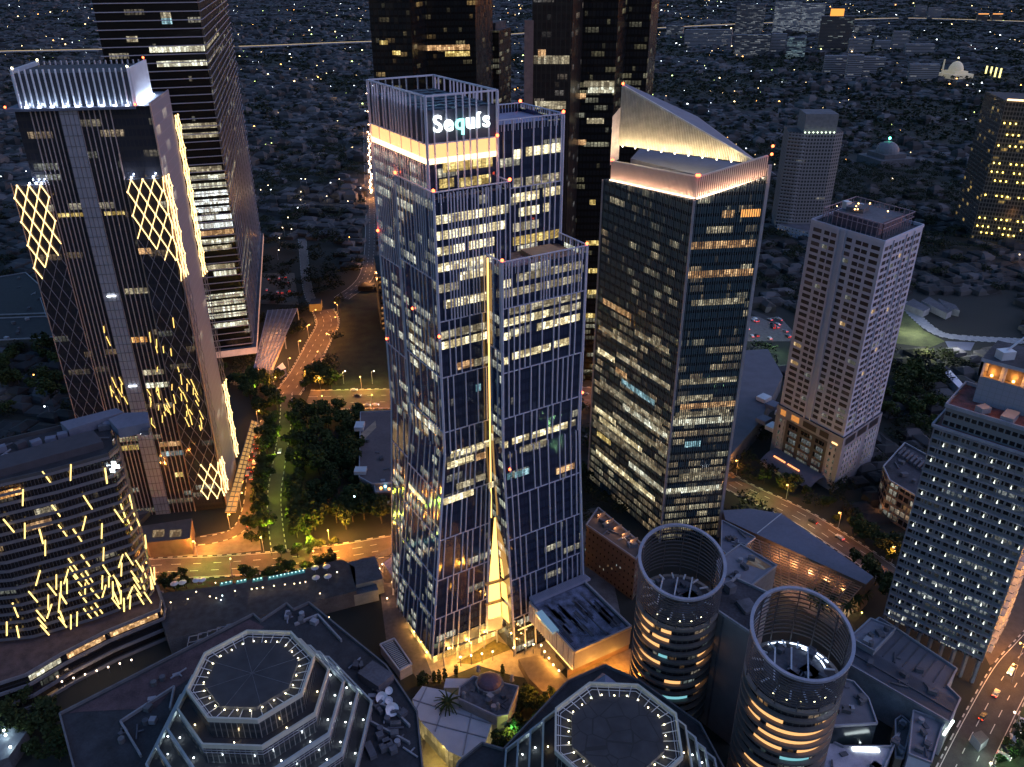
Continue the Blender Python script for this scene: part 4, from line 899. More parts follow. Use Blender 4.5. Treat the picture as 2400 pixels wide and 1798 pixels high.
for (x0, x1, y0, y1, n_) in ((256, 318, 890, 1000, 22), (345, 402, 905, 1012, 22), (405, 475, 880, 1000, 24), (225, 420, 745, 870, 14)):
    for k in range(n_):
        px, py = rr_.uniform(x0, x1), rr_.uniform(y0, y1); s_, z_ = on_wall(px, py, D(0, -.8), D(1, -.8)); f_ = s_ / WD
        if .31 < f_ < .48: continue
        oy = -2.9 if f_ > .70 else -.75; h_ = rr_.uniform(2.2, 5.5); df = rr_.choice([-.012, -.006, .004, .018, .022]); m = MB(); m.bar((*D(f_, oy), z_ + h_ / 2), (*D(f_ + df, oy), z_ - h_ / 2), .26); m.build('reflection_dash', glow('reflection_gold', (1, .62, .16), 2.2), dt)  # reflections of gold light sticks in the glass, added as glowing bars
for y in (690, 900, 1010):
    z = zat(YD - 2, y); m = MB(); m.bar((*D(.36, -1.5), z), (*D(.43, -1.5), z), .4); m.build('spine_lamp', glow('spine_white', (.85, .95, 1), 10, True), dt)
# crown box
z0, z1 = 193, 207
cr = [D(.055, 1), D(.885, 1), D(.885, DD * .78), D(.055, DD * .78)]
m = MB(); m.face([(*D(-.05, -1.5), z0 + .1), (*D(1.0, -1.5), z0 + .1), (*D(1.0, DD), z0 + .1), (*D(-.05, DD), z0 + .1)]); m.bar((*D(-.05, -1.5), z0 - .4), (*D(.9, -1.5), z0 - .4), 1.2, 1); m.build('roof_deck', plain('blue_grey_deck', (.10, .115, .16), .7), dt)
m = MB(); m.prism(cr, z0, z1 - 1.5, 0, 1); m.build('crown_box', [plain('crown_glass', (.05, .06, .08), .25, 0, .1), plain('crown_roof_dark', (.045, .045, .05), .9, 0, .3)], dt)
m = MB()
for i in range(4):
    a, b = Vector(cr[i]), Vector(cr[(i + 1) % 4]); L = (b - a).length; n = int(L / (2.1 if i in (0, 2) else 1.1)); e = (b - a).normalized(); nn = Vector((e.y, -e.x, 0))
    for k in range(n + 1): q = a.lerp(b, k / n); m.fin((*q, z0), (*q, z1), nn, .38, 1.0)
m.build('crown_fins', plain('white_fin', (.62, .64, .70), .5, .1, .05), dt)
for i, (c0, c1, nl, pw) in enumerate(((cr[0], cr[1], 9, 520), (cr[1], cr[2], 6, 1300))):
    for k in range(nl):
        q = Vector(c0).lerp(Vector(c1), (k + .5) / nl); e = (Vector(c1) - Vector(c0)).normalized(); o = Vector((e.y, -e.x)) * 1.7
        m = MB(); m.box((q.x + o.x, q.y + o.y, z0 + .45), (1.3, .5, .5), aD); m.build('floodlight', glow('flood_cool', (.70, .82, 1), 16, True), dt)
        lamp((q.x + o.x * 1.1, q.y + o.y * 1.1, z0 + 1.0), (.66, .78, 1), pw, .3, parent=dt)
for p, z in ((cr[0], z1 + .5), (cr[1], z1 + .5), (cr[3], z1 + .5)): m = MB(); m.ball((*p, z), .45); m.build('beacon', glow('warm_beacon', (1, .85, .5), 14), dt)
for p, z in ((D(-.05, -1.5), z0 + .8), (D(.9, -1.4), z0 + .8), (cr[2], z1 + .8)): m = MB(); m.ball((*p, z), .5); m.build('beacon', red_l, dt)
# podium with gold wash
pp_ = [G(*p, 9) for p in ((318, 1235), (450, 1215), (445, 1262), (345, 1272))]
t_ = thing('entrance_podium', 'brown podium roof with lit skylights at the foot of the diamond lattice tower', 'podium', (*centroid(pp_), 0)); OCC.append(pp_)
m = MB(); m.prism(ccw(pp_), 0, 9, 0, 1); m.build('podium_block', [plain('bronze_wall', (.16, .10, .07), .6), plain('bronze_roof', (.10, .07, .06), .7)], t_)
for px in (372, 412):
    q = [G(px - 14, 1243, 9.1), G(px + 14, 1241, 9.1), G(px + 13, 1258, 9.1), G(px - 15, 1260, 9.1)]; m = MB(); m.face([(*v, 9.15) for v in ccw(q)]); m.build('skylight', lit_mat('skylight_gold', (1, .6, .25), (.8, .6, .35), .5, .8), t_)
gp_ = [G(*p, 6) for p in ((540, 1120), (560, 1120), (548, 1200), (520, 1205))]
t_ = thing('glass_walkway', 'gold lit glass walkway roof along the right side of the diamond lattice tower', 'walkway', (*centroid([G(*p, 6) for p in ((575, 990), (600, 1000), (545, 1210), (520, 1205))]), 0))
wk = [G(*p, 6) for p in ((590, 985), (604, 990), (552, 1200), (528, 1200))]
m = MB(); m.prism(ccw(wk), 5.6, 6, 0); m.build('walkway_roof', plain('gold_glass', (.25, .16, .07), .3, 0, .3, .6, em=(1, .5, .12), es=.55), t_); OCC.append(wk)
m = MB()
for k in range(22): t = k / 21; a = Vector(wk[0]).lerp(Vector(wk[3]), t); b = Vector(wk[1]).lerp(Vector(wk[2]), t); m.bar((*a, 6.2), (*b, 6.2), .3)
for t in (0, .5, 1): a = Vector(wk[0]).lerp(Vector(wk[1]), t); b = Vector(wk[3]).lerp(Vector(wk[2]), t); m.bar((*a, 6.25), (*b, 6.25), .3)
m.build('walkway_frame', fin_d, t_)
for px, py, pw in ((545, 1190, 4200), (560, 1130, 2600), (575, 1070, 2600), (592, 1015, 2600), (470, 1262, 5200), (405, 1268, 5200), (530, 1240, 5200)): lamp(G3(px + 16, py, 4.5), (1, .38, .05), pw, .5)
for k in range(14):
    pass
#@@E
# ================================================================== LOUVRED TOWER BEHIND
eC = (-174.3, 504.5); aE = math.radians(18); ee = Vector((math.cos(aE), math.sin(aE)))
_l = Vector(meet(eC, 18, 236, 100)); WE = (_l - Vector(eC)).length; _f = Vector(meet(eC, 104, 632, 709)); DE = (_f - Vector(eC)).length
eb = Vector((math.cos(math.radians(104)), math.sin(math.radians(104)))); E_ = lambda s, g: tuple(Vector(eC) - ee * s + eb * g)
epoly = [E_(WE, 0), E_(0, 0), E_(0, DE), E_(WE, DE)]; OCC.append(epoly)
et = thing('office_tower', 'very tall dark tower wrapped in thin horizontal louvres with white lit floors', 'office tower', (*centroid(epoly), 0))
eg = facade('louvre_tower_glass', 4.4, 2.0, 10, .06, glass=(.004, .004, .005), span=(.005, .005, .006), rough=.3, E=.5, ior=1.3, odd=.004, fp=.4, litA=(1, .85, .6), litB=(.95, .95, .8))
m = MB(); m.prism(epoly, 14, 258, 0, 1); m.build('glass_block', [eg, roof_d], et)
lou = plain('louvre_metal', (.30, .29, .34), .8, 0, .05)
nE = Vector((ee.y, -ee.x, 0)); nE = nE if nE.y < 0 else -nE; nEr = Vector((ee.x, ee.y, 0))
m = MB()
for k in range(56):
    z = 16 + k * 4.4; c = inset(epoly, -1.1)
    for i in range(2): m.bar((*c[i], z), (*c[i + 1], z), .3, .5)
    m.bar((*c[3], z), (*c[0], z), .4)
m.build('louvres', lou, et)
m = MB()
for k in range(10): q = Vector(epoly[1]).lerp(Vector(epoly[2]), k / 9) + Vector((nEr.x, nEr.y)) * 1.0; m.bar((*q, 14), (*q, 258), .22)
m.build('louvre_posts', fin_d, et)
sh = lit_mat('shelf_floor', (1, .92, .75), (.85, .97, 1), 1.9, 1.2)
ZE = lambda y: zat(495, y)
for y, f0, f1, mt in ((38, .62, .72, lit_dim), (52, .62, .72, lit_cyan), (92, .25, .36, lit_dim), (118, .45, 1, lit_pale), (152, .5, 1, lit_pale), (300, .42, 1, lit_dim), (322, .45, 1, lit_dim), (402, .6, .98, lit_dim), (422, .6, 1, lit_pale), (441, .6, 1, lit_pale), (460, .6, 1, sh), (479, .6, 1, sh), (497, .6, 1, sh), (516, .6, 1, sh), (535, .6, 1, sh),
                      (552, .6, 1, lit_warm), (572, .6, 1, lit_pale), (588, .6, .95, lit_dim), (632, .55, .95, lit_dim), (648, .7, .96, lit_pale), (700, .55, 1, lit_pale), (716, .55, 1, lit_pale), (731, .55, 1, lit_pale), (746, .55, 1, lit_pale), (768, .6, 1, lit_pale)):
    zband(E_(WE, 0), E_(0, 0), ZE(y) - 1.2, f0, f1, 3.0, mt, nE, et, out=1.2)
for y in (118, 152, 660, 690, 720, 460, 520): zband(E_(0, 0), E_(0, DE), ZE(y) - 1.2, .02, .25 + rnd.random() * .3, 1.4, lit_dim, nEr, et, out=.3)
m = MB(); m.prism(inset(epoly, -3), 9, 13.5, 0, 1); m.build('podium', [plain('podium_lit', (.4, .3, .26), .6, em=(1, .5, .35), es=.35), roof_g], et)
for px, py in ((560, 868), (600, 862), (640, 850)): lamp(G3(px, py + 6, 5), (1, .48, .28), 3200, .6, parent=et)
# pergola
pg = [G(*p, 9) for p in ((596, 862), (632, 868), (697, 724), (628, 728))]; OCC.append(pg)
t_ = thing('pergola', 'blue grey slatted pergola with orange light below beside the louvred tower foot', 'pergola', (*centroid(pg), 0))
m = MB(); A, B_, C_, D_ = (Vector(q) for q in pg)
for k in range(44): t = k / 43; m.bar((*A.lerp(D_, t), 9), (*B_.lerp(C_, t), 9), .42)
for k in range(7): t = k / 6; m.bar((*A.lerp(B_, t), 9.3), (*D_.lerp(C_, t), 9.3), .55)
m.bar((*A, 9.3), (*B_.lerp(C_, .4), 9.3), .5); m.build('slatted_roof', plain('pergola_steel', (.30, .30, .38), .5, .2, .05), t_)
m = MB()
for q in (A, B_, C_, D_, A.lerp(D_, .5), B_.lerp(C_, .5)): m.cyl(tuple(q), .4, 0, 9, 8)
m.build('post', steel, t_)
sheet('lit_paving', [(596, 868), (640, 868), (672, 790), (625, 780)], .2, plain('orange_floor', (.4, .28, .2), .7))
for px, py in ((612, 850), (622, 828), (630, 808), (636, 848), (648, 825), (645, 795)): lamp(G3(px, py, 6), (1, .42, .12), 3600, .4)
#@@F
# ================================================================== HOTEL WITH LIGHT STICKS
fR, fL = G(362, 1405, 14), G(80, 1500, 14)
fv = (Vector(fR) - Vector(fL)); fe = fv.normalized(); fn = Vector((-fe.y, fe.x)); HZ = 84.0
fa_ = Vector(fL); fb_ = Vector(fR)
F_ = lambda s, g: tuple(fa_ + fe * s + fn * g)
LF = fv.length; hp = [F_(0, 0), F_(LF * .5, -1.5), F_(LF - 3, 0), F_(LF + 1.5, 4), F_(LF + 3, 14), F_(LF - 6, 34), F_(-20, 34), F_(-42, 22), F_(-24, 12)]
hp = [F_(0, 0), F_(LF * .5, -1.5), F_(LF - 3, -.5), F_(LF + .5, 4), F_(LF + 2, 20), F_(LF - 8, 30), F_(-40, 30), F_(-34, 14)]
OCC.append(hp)
ht = thing('hotel', 'dark terraced hotel wrapped in louvres with scattered gold light sticks on its facade', 'hotel', (*centroid(hp), 0))
hg = facade('hotel_glass', 3.9, 2.0, 7, .05, glass=(.02, .018, .02), span=(.02, .018, .018), rough=.15, E=.4, odd=.01, litA=(1, .6, .25), litB=(.5, .8, .8))
m = MB(); m.prism(inset(hp, 1.2), 14, HZ, 0, 1); m.build('glass_block', [hg, plain('hotel_roof', (.022, .022, .027), .9, 0, .5, .2)], ht)
lv = plain('hotel_louvre', (.075, .07, .08), .6, .1, .1)
m = MB(); ho = hp
for k in range(18):
    z = 16 + k * 3.95; c = inset(hp, -.4 + .0 * k)
    for i in range(8):
        a, b = c[i], c[(i + 1) % 8]
        m.bar((*a, z), (*b, z), .5, 1.1)
m.build('balcony_bands', plain('balcony_edge', (.13, .125, .14), .6, .1, .1), ht)
m = MB()
for i in (0, 1, 2, 3, 7):
    a, b = Vector(inset(hp, -.5)[i]), Vector(inset(hp, -.5)[(i + 1) % 8]); n = int((b - a).length / 1.1)
    for k in range(n): q = a.lerp(b, k / n); m.bar((*q, 15), (*q, HZ - .5), .09)
m.build('fine_louvres', lv, ht)
stick = glow('gold_stick', (1, .66, .20), 2.6, True)
SPX = [(100, 1070, 1092, 1104), (0,)]
sticks = [(99, 1104, 121, 1134), (166, 1088, 165, 1126), (246, 1097, 251, 1133), (54, 1147, 53, 1185), (119, 1180, 141, 1210), (195, 1161, 216, 1193), (201, 1210, 193, 1243), (268, 1194, 289, 1224), (8, 1217, 33, 1247), (58, 1226, 58, 1262), (92, 1240, 101, 1274), (106, 1266, 106, 1302),
 (137, 1230, 158, 1258), (171, 1240, 193, 1271), (239, 1227, 238, 1262), (243, 1283, 242, 1314), (190, 1300, 211, 1328), (160, 1309, 181, 1336), (288, 1299, 278, 1330), (294, 1296, 312, 1324), (318, 1313, 335, 1340), (241, 1324, 259, 1351), (285, 1319, 284, 1350), (163, 1328, 182, 1355), (160, 1334, 150, 1368), (94, 1337, 84, 1372), (199, 1336, 217, 1364), (172, 1349, 192, 1374), (190, 1345, 210, 1371),
 (132, 1347, 132, 1381), (240, 1349, 239, 1381), (255, 1351, 255, 1376), (307, 1338, 325, 1364), (312, 1353, 329, 1380), (111, 1368, 132, 1395), (143, 1363, 142, 1396), (157, 1357, 157, 1391), (200, 1366, 199, 1399), (248, 1371, 239, 1402), (265, 1348, 283, 1374), (264, 1363, 265, 1400), (272, 1358, 282, 1390), (212, 1379, 234, 1404), (67, 1386, 88, 1411), (113, 1394, 113, 1429), (140, 1390, 156, 1415), (141, 1390, 137, 1435), (185, 1388, 204, 1413), (311, 1375, 299, 1403), (314, 1371, 331, 1397), (266, 1387, 279, 1416), (283, 1384, 283, 1415), (121, 1416, 110, 1449),
 (321, 1391, 337, 1416), (306, 1396, 304, 1427), (262, 1401, 281, 1426), (290, 1402, 291, 1433), (338, 1388, 355, 1413), (85, 1430, 106, 1455), (88, 1448, 109, 1472), (95, 1465, 115, 1488), (140, 1432, 150, 1458), (137, 1446, 156, 1470), (166, 1441, 166, 1474), (181, 1434, 180, 1467), (196, 1426, 214, 1449), (213, 1423, 231, 1445), (221, 1412, 240, 1437)]
fa2, fb2 = F_(0, -1.6), F_(LF, -1.6)
for x0, y0, x1, y1 in sticks:
    s0, z0 = on_wall(x0, y0, fa2, fb2); s1, z1 = on_wall(x1, y1, fa2, fb2)
    m = MB(); m.bar((*F_(s0, -1.7), z0), (*F_(s1, -1.7), z1), .42); m.build('light_stick', stick, ht)
c1, c2 = F_(LF - 3, -1.2), F_(LF + .8, 3.6)
for k in range(15):
    t = rnd.random(); z = 16 + 52 * rnd.random() ** 2.2; q = Vector(c1).lerp(Vector(c2), t) if k % 2 else Vector(F_(LF + 1.2 + rnd.random(), 4 + 12 * t)); q2 = q + fe * rnd.uniform(-1, 1)
    m = MB(); m.bar((*q, z), (*q2, z + 6.5), .4); m.build('light_stick', stick, ht)
for k in range(16):
    t = rnd.random(); z = 15 + 40 * rnd.random() ** 1.3; q = Vector(F_(-.6, -.6)).lerp(Vector(F_(-34, 13.4)), .05 + .5 * t); q2 = q + Vector((rnd.uniform(-2, 2), rnd.uniform(-1, 1)))
    m = MB(); m.bar((*q, z), (*q2, z + 6.5), .4); m.build('light_stick', stick, ht)
for s, z, w, mt in ((.07, 77.6, .19, MATS['lit_orange']), (.30, 67, .16, lit_dim), (.2, 62, .2, lit_warm)): zband(F_(0, -.75), F_(LF, -.75), z, s, s + w, 3.0, mt, -Vector((fn.x, fn.y, 0)), ht, out=.1)
m = MB(); c = inset(hp, -.3)
for i in range(8): m.bar((*c[i], HZ + .2), (*c[(i + 1) % 8], HZ + .2), .5, 1.6)
m.build('parapet', plain('hotel_parapet', (.045, .045, .05), .7), ht)
m = MB(); m.prism(ccw([F_(6, 3), F_(40, 5), F_(38, 16), F_(4, 13)]), HZ, HZ + 3, 0); m.prism(ccw([F_(46, 10), F_(57, 9), F_(58, 18), F_(50, 22), F_(44, 20)]), HZ, HZ + 4, 1); m.prism(ccw([F_(30, 20), F_(50, 24), F_(48, 29), F_(28, 28)]), HZ, HZ + 3.4, 1)
for k in range(9): m.box((*F_(2 + 5 * k + rnd.random() * 2, 19 + rnd.random() * 7), HZ + 1.2), (3.5, 2.5, 2.4), rnd.random(), rnd.randrange(2))
m.build('rooftop_plant', [plain('mauve_roof', (.045, .04, .05), .8, 0, .15), roof_b], ht)
sp = F_(LF - 2.2, -.9); m = MB()
for dz, dx in ((0, 0), (1.6, .6), (-1.6, -.6), (.2, 1.6), (0, -1.4)): m.box((sp[0] + dx, sp[1] - .3, HZ - 5 + dz), (1.5, .3, 1.5), 0)
m.build('lit_logo', glow('logo_white', (.8, .95, 1), 6), ht)
# hotel podium : curved terraces
pz0 = [G(*p, 13) for p in ((75, 1560), (115, 1515), (200, 1478), (300, 1440), (372, 1420), (380, 1500))]
pod = [F_(LF + 2, -2), F_(LF + 2, 12), F_(-40, 12), F_(-34, -2), F_(-14, -17), F_(-4, -17.5), F_(8, -13), F_(24, -9), F_(44, -7)]
pod = ccw(pod); OCC.append(pod)
m = MB(); m.prism(pod, 0, 13.6, 0, 1); m.build('podium', [hg, plain('rust_terrace', (.085, .055, .055), .9, 0, .3, .3)], ht)
m = MB()
for z, o in ((13.9, -.2), (9.6, -1.0), (5.2, -2.2), (1.2, -3.2)):
    c = inset(pod, o)
    for i in range(len(c)): m.bar((*c[i], z), (*c[(i + 1) % len(c)], z), .6, 1.3)
m.build('terrace_edges', plain('terrace_edge', (.15, .15, .17), .6), ht)
wn_ = len(pod); ord_ = [F_(-4, -17.5), F_(8, -13), F_(24, -9), F_(44, -7), F_(LF + 2, -2)]
for i, (t0, t1, mt) in enumerate(((.05, .95, lit_pale), (.1, .95, MATS['lit_orange']), (.05, .95, lit_warm), (.1, .5, lit_warm))):
    a, b = ord_[i], ord_[i + 1]; e = (Vector(b) - Vector(a)).normalized(); zband(a, b, 10.4, t0, t1, 2.4, lit_mat('orange_room_%d' % 1, (1, .5, .18), (1, .62, .3), 1.5, 1.0) if 'orange_room_1' not in MATS and i else mt if not i else MATS['orange_room_1'], Vector((e.y, -e.x, 0)), ht, out=.25)
q = G(125, 1600); lamp((q[0], q[1], 3), (1, .6, .2), 2200, .4)
sheet('forecourt', [(88, 1635), (125, 1585), (140, 1625), (105, 1650)], .2, plain('amber_floor', (.4, .28, .12), .7))
for k in range(7):
    px, py = 150 + 27 * k, 1612 - 8.5 * k; p = G3(px, py, 3.4); t_ = thing('bollard_lamp', '%s small warm lamp from the hotel drive along the dark lane' % nth(k), 'lamp', G3(px, py, 0), 'warm lamps along the lane below the hotel')
    m = MB(); m.cyl(G(px, py), .12, 0, 3, 6); m.build('post', fin_d, t_); m = MB(); m.ball((*G(px, py), 3.2), .35); m.build('lamp_head', glow('lane_lamp', (1, .72, .5), 9), t_); lamp((*G(px, py), 3.9), (1, .65, .4), 160, .3, parent=t_)
# ================================================================== OCTAGON TOWERS
def octa(c, R, phi): return [(c[0] + R * math.cos(phi - k * math.pi / 4), c[1] + R * math.sin(phi - k * math.pi / 4)) for k in range(8)][::-1]
og = facade('octagon_glass', 3.1, 1.6, 5, .03, glass=(.025, .03, .036), span=(.05, .052, .056), rough=.12, E=.2, odd=.02, mull=(.20, .20, .19))
rimw = plain('rim_cream', (.40, .40, .34), .6, 0, .08); rimc = plain('rim_white', (.30, .34, .35), .6, 0, .08)
def octagon(c, phi, name, label, base, slab, zb):
    t = thing(name, label, 'office building', (c[0], c[1], 0)); OCC.append(base)
    m = MB(); m.prism(ccw(base), 0, zb, 0, 1); m.build('base_block', [plain('beige_cladding', (.26, .25, .26), .8, 0, .12), plain('base_roof', (.03, .031, .037), .9, 0, .35, .15)], t)
    m = MB(); bb = ccw(base)
    for i in range(len(bb)): m.bar((*bb[i], zb + .5), (*bb[(i + 1) % len(bb)], zb + .5), .55, 1.1)
    m.build('parapet', plain('base_parapet', (.12, .12, .13), .8), t)
    TR = ((18.0, 58.0, 5.0, rimw, (1, .80, .42)), (21.7, 51.6, 4.2, rimw, (1, .70, .28)), (25.7, 45.2, 4.2, rimc, (.80, .95, 1)), (29.6, 39.0, 4.2, rimc, (.80, .95, 1)), (33.6, 33.0, 4.2, rimc, (.80, .95, 1)))
    for i, (R, z, d, rm, lc) in enumerate(TR):
        P = octa(c, R, phi); zl = TR[i + 1][1] - 1.6 if i < 4 else zb
        m = MB(); m.prism(P, zl, z - .9, 0, top=(i > 0) and False); Pi = octa(c, R - 1.3, phi)
        m.face([(*p, z - 1.9) for p in P], 1)
        m.build('tier', [og, plain('tier_deck', (.035, .035, .038), .85, 0, .2)], t)
        m = MB(); Po = octa(c, R + .35, phi); Pn = octa(c, R - .25, phi)
        for k in range(8):
            j = (k + 1) % 8; m.wall(Po[k], Po[j], z - 1.6, z, 0); m.wall(Pn[j], Pn[k], z - 1.6, z, 0); m.face([(*Po[k], z), (*Po[j], z), (*Pn[j], z), (*Pn[k], z)])
        m.build('rim', rm, t)
        if i > 0:
            m = MB()
            for dz in (2.6, 3.6):
                for k in range(8): m.bar((*P[k], z - dz), (*P[(k + 1) % 8], z - dz), .25)
            m.build('ledge', steel, t)
    # slab roof, stays and lamps
    R, z = 18.0, 58.0; Pc = octa(c, 13.3, phi)
    m = MB(); m.prism(Pc, z - 3.0, z - .6, 0, 1); m.build('roof_slab', [conc_d, slab], t)
    P = octa(c, R, phi); m = MB()
    for k in range(8):
        a, b = Vector(P[k]), Vector(P[(k + 1) % 8]); a2, b2 = Vector(Pc[k]), Vector(Pc[(k + 1) % 8])
        for s in (.12, .37, .62, .87): m.bar((*a.lerp(b, s), z - .6), (*a2.lerp(b2, s), z - 1.6), .16)
        m.bar((*a.lerp(a2, .15), z - 1.0), (*b.lerp(b2, .15), z - 1.0), .14); m.bar((*a.lerp(a2, .3), z - 1.4), (*b.lerp(b2, .3), z - 1.4), .14)
    m.build('roof_struts', steel_l, t)
    lw = glow('tier_lamp_warm', (1, .85, .5), 30); lc_ = glow('tier_lamp_cool', (.85, .97, 1), 55)
    def dots(R, z, per, mat, col, pw, off=0, skip=()):
        Q = octa(c, R, phi)
        for k in range(8):
            if k in skip: continue
            a, b = Vector(Q[k]), Vector(Q[(k + 1) % 8])
            for s in range(per):
                q = a.lerp(b, (s + .5) / per); m = MB(); m.ball((*q, z + .25), .17); m.build('tier_lamp', mat, t)
                lamp((*q, z + .9), col, pw, .15, parent=t)
    dots(14.2, z - 1.2, 3, lw, (1, .85, .5), 26)
    dots(20.2, 50.4, 1, lw, (1, .68, .3), 60)
    dots(24.1, 44.0, 2, lc_, (.8, .95, 1), 60); dots(28.1, 37.8, 3, lc_, (.8, .95, 1), 60); dots(32.1, 31.8, 2, lc_, (.8, .95, 1), 60)
    return t
def crack_mat(name, rays):
    t = NT(name); tc = t.n('ShaderNodeNewGeometry'); p = tc.outputs['Position']; v = t.n('ShaderNodeTexVoronoi', feature='DISTANCE_TO_EDGE'); v.inputs['Scale'].default_value = .16; t.l(p, v.inputs['Vector'])
    n = t.noise(.25, 5, p); e = t.ma('LESS_THAN', v.outputs['Distance'], .022 if not rays else .0)
    base = t.mix(n.outputs[0], (.010, .010, .012), (.055, .055, .062)); t.l(t.mix(e, base, (.02, .02, .022)), t.b.inputs['Base Color']); t.b.inputs['Roughness'].default_value = .9; return t.m
zb = 27.0
bG = [G(*p, zb) for p in ((141, 1676), (594, 1442), (612, 1458), (672, 1417), (688, 1432), (724, 1415), (905, 1563), (978, 1672), (1000, 1900), (200, 1900))]
octG = octagon((-76.6, 177.7), 1.925, 'octagonal_office', 'stepped octagonal office with plain dark roof on a broad grey base with satellite dishes', bG, crack_mat('ray_roof', True), zb)
m = MB(); m.face([(*G(*p, zb + .12), zb + .12) for p in ((585, 1452), (620, 1470), (400, 1620), (365, 1660), (190, 1668), (160, 1672))][::-1]); m.build('brown_roof_strip', brown, octG)
cG = (-76.6, 177.7); m = MB()
for k in range(8):
    P_ = octa(cG, 12.8, 1.925 + .1); m.bar((*cG, 57.45), (*P_[k], 57.45), .14, .06)
m.build('roof_seams', conc_d, octG)
m = MB()
for (px, py, w, d, h, r_) in ((880, 1578, 10, 7, 3.5, -.65), (905, 1735, 2.2, 2.2, 2, .5), (913, 1742, 2.2, 2.2, 2, .5), (921, 1752, 2.2, 2.2, 2, .5), (898, 1748, 2.2, 2.2, 2, .5), (890, 1720, 2.2, 2.2, 2, .5), (868, 1755, 2.2, 6, 1.4, .5)):
    q = G(px, py, zb + h); m.box((*q, zb + h / 2), (w, d, h), r_)
m.build('rooftop_plant', roof_g, octG)
def dish(px, py, r, tx, par, z0):
    q = G(px, py, z0 + 2); m = MB(); n = 16; ax = Vector((.35, -.6, .75)).normalized(); e1 = ax.orthogonal().normalized(); e2 = ax.cross(e1); cc = Vector((*q, z0 + 1.8))
    for j in range(n):
        a, b = j * 2 * math.pi / n, (j + 1) * 2 * math.pi / n
        for r0, r1 in ((0, .5), (.5, 1)):
            P = lambda an, rr: cc + (e1 * math.cos(an) + e2 * math.sin(an)) * r * rr + ax * (rr * rr * r * .3)
            f = [P(a, r0), P(b, r0), P(b, r1), P(a, r1)]; m.face(f if r0 > 0 else f[1:], 0)
    m.bar((*q, z0), (*q, z0 + 1.8), .25, m=1); m.bar(tuple(cc), tuple(cc + ax * r * .8), .12, m=1)
    m.build('satellite_dish', [steel_l, steel], par)
for px, py, r_ in ((894, 1635, 2.0), (911, 1641, 1.3), (918, 1662, 2.2), (911, 1618, 1.3)): dish(px, py, r_, 0, octG, zb)
bH = [G(*p, zb) for p in ((1075, 1790), (1130, 1745), (1180, 1760), (1330, 1600), (1418, 1562), (1500, 1600), (1640, 1700), (1720, 1850), (1700, 1990), (1000, 1990))]
octH = octagon((28.6, 156.7), 1.91, 'octagonal_office', 'stepped octagonal office with cracked stone roof slab, lower one cut by the picture edge', bH, crack_mat('cracked_roof', False), zb)
q = G(1418, 1592, 40); m = MB(); m.cyl(q, 6, 27, 36, 4, r1=6); m.cyl(q, 6.4, 36, 42, 4, 0, r1=.2); m.build('pyramid_roof', [plain('blue_slate', (.10, .13, .22), .6)], octH)
clutter(octG, ccw([G(*p, zb) for p in ((800, 1500), (905, 1600), (960, 1672), (985, 1790), (880, 1790), (850, 1640))]), zb, 26)
clutter(octG, ccw([G(*p, zb) for p in ((200, 1690), (420, 1560), (470, 1500), (380, 1700), (330, 1798), (230, 1798))]), zb, 12); clutter(octG, ccw([G(*p, zb) for p in ((600, 1450), (720, 1430), (790, 1480), (700, 1470))]), zb, 8)
m = MB(); q_ = [G(*p, zb) for p in ((280, 1690), (340, 1655), (395, 1640), (430, 1560), (350, 1590), (265, 1650))]
for (a, b) in (((282, 1690), (408, 1608)), ((408, 1608), (398, 1660)), ((282, 1690), (330, 1770)), ((690, 1462), (745, 1440)), ((745, 1440), (800, 1500)), ((860, 1640), (920, 1660)), ((870, 1650), (868, 1690)), ((868, 1690), (960, 1740)), ((920, 1660), (960, 1700))): m.bar((*G(*a, zb + 1), zb + .6), (*G(*b, zb + 1), zb + .6), .6, 1.3)
m.build('roof_upstands', conc, octG)
clutter(ht, ccw([F_(4, 6), F_(62, 6), F_(60, 28), F_(-20, 28)]), HZ, 22, 1.3)
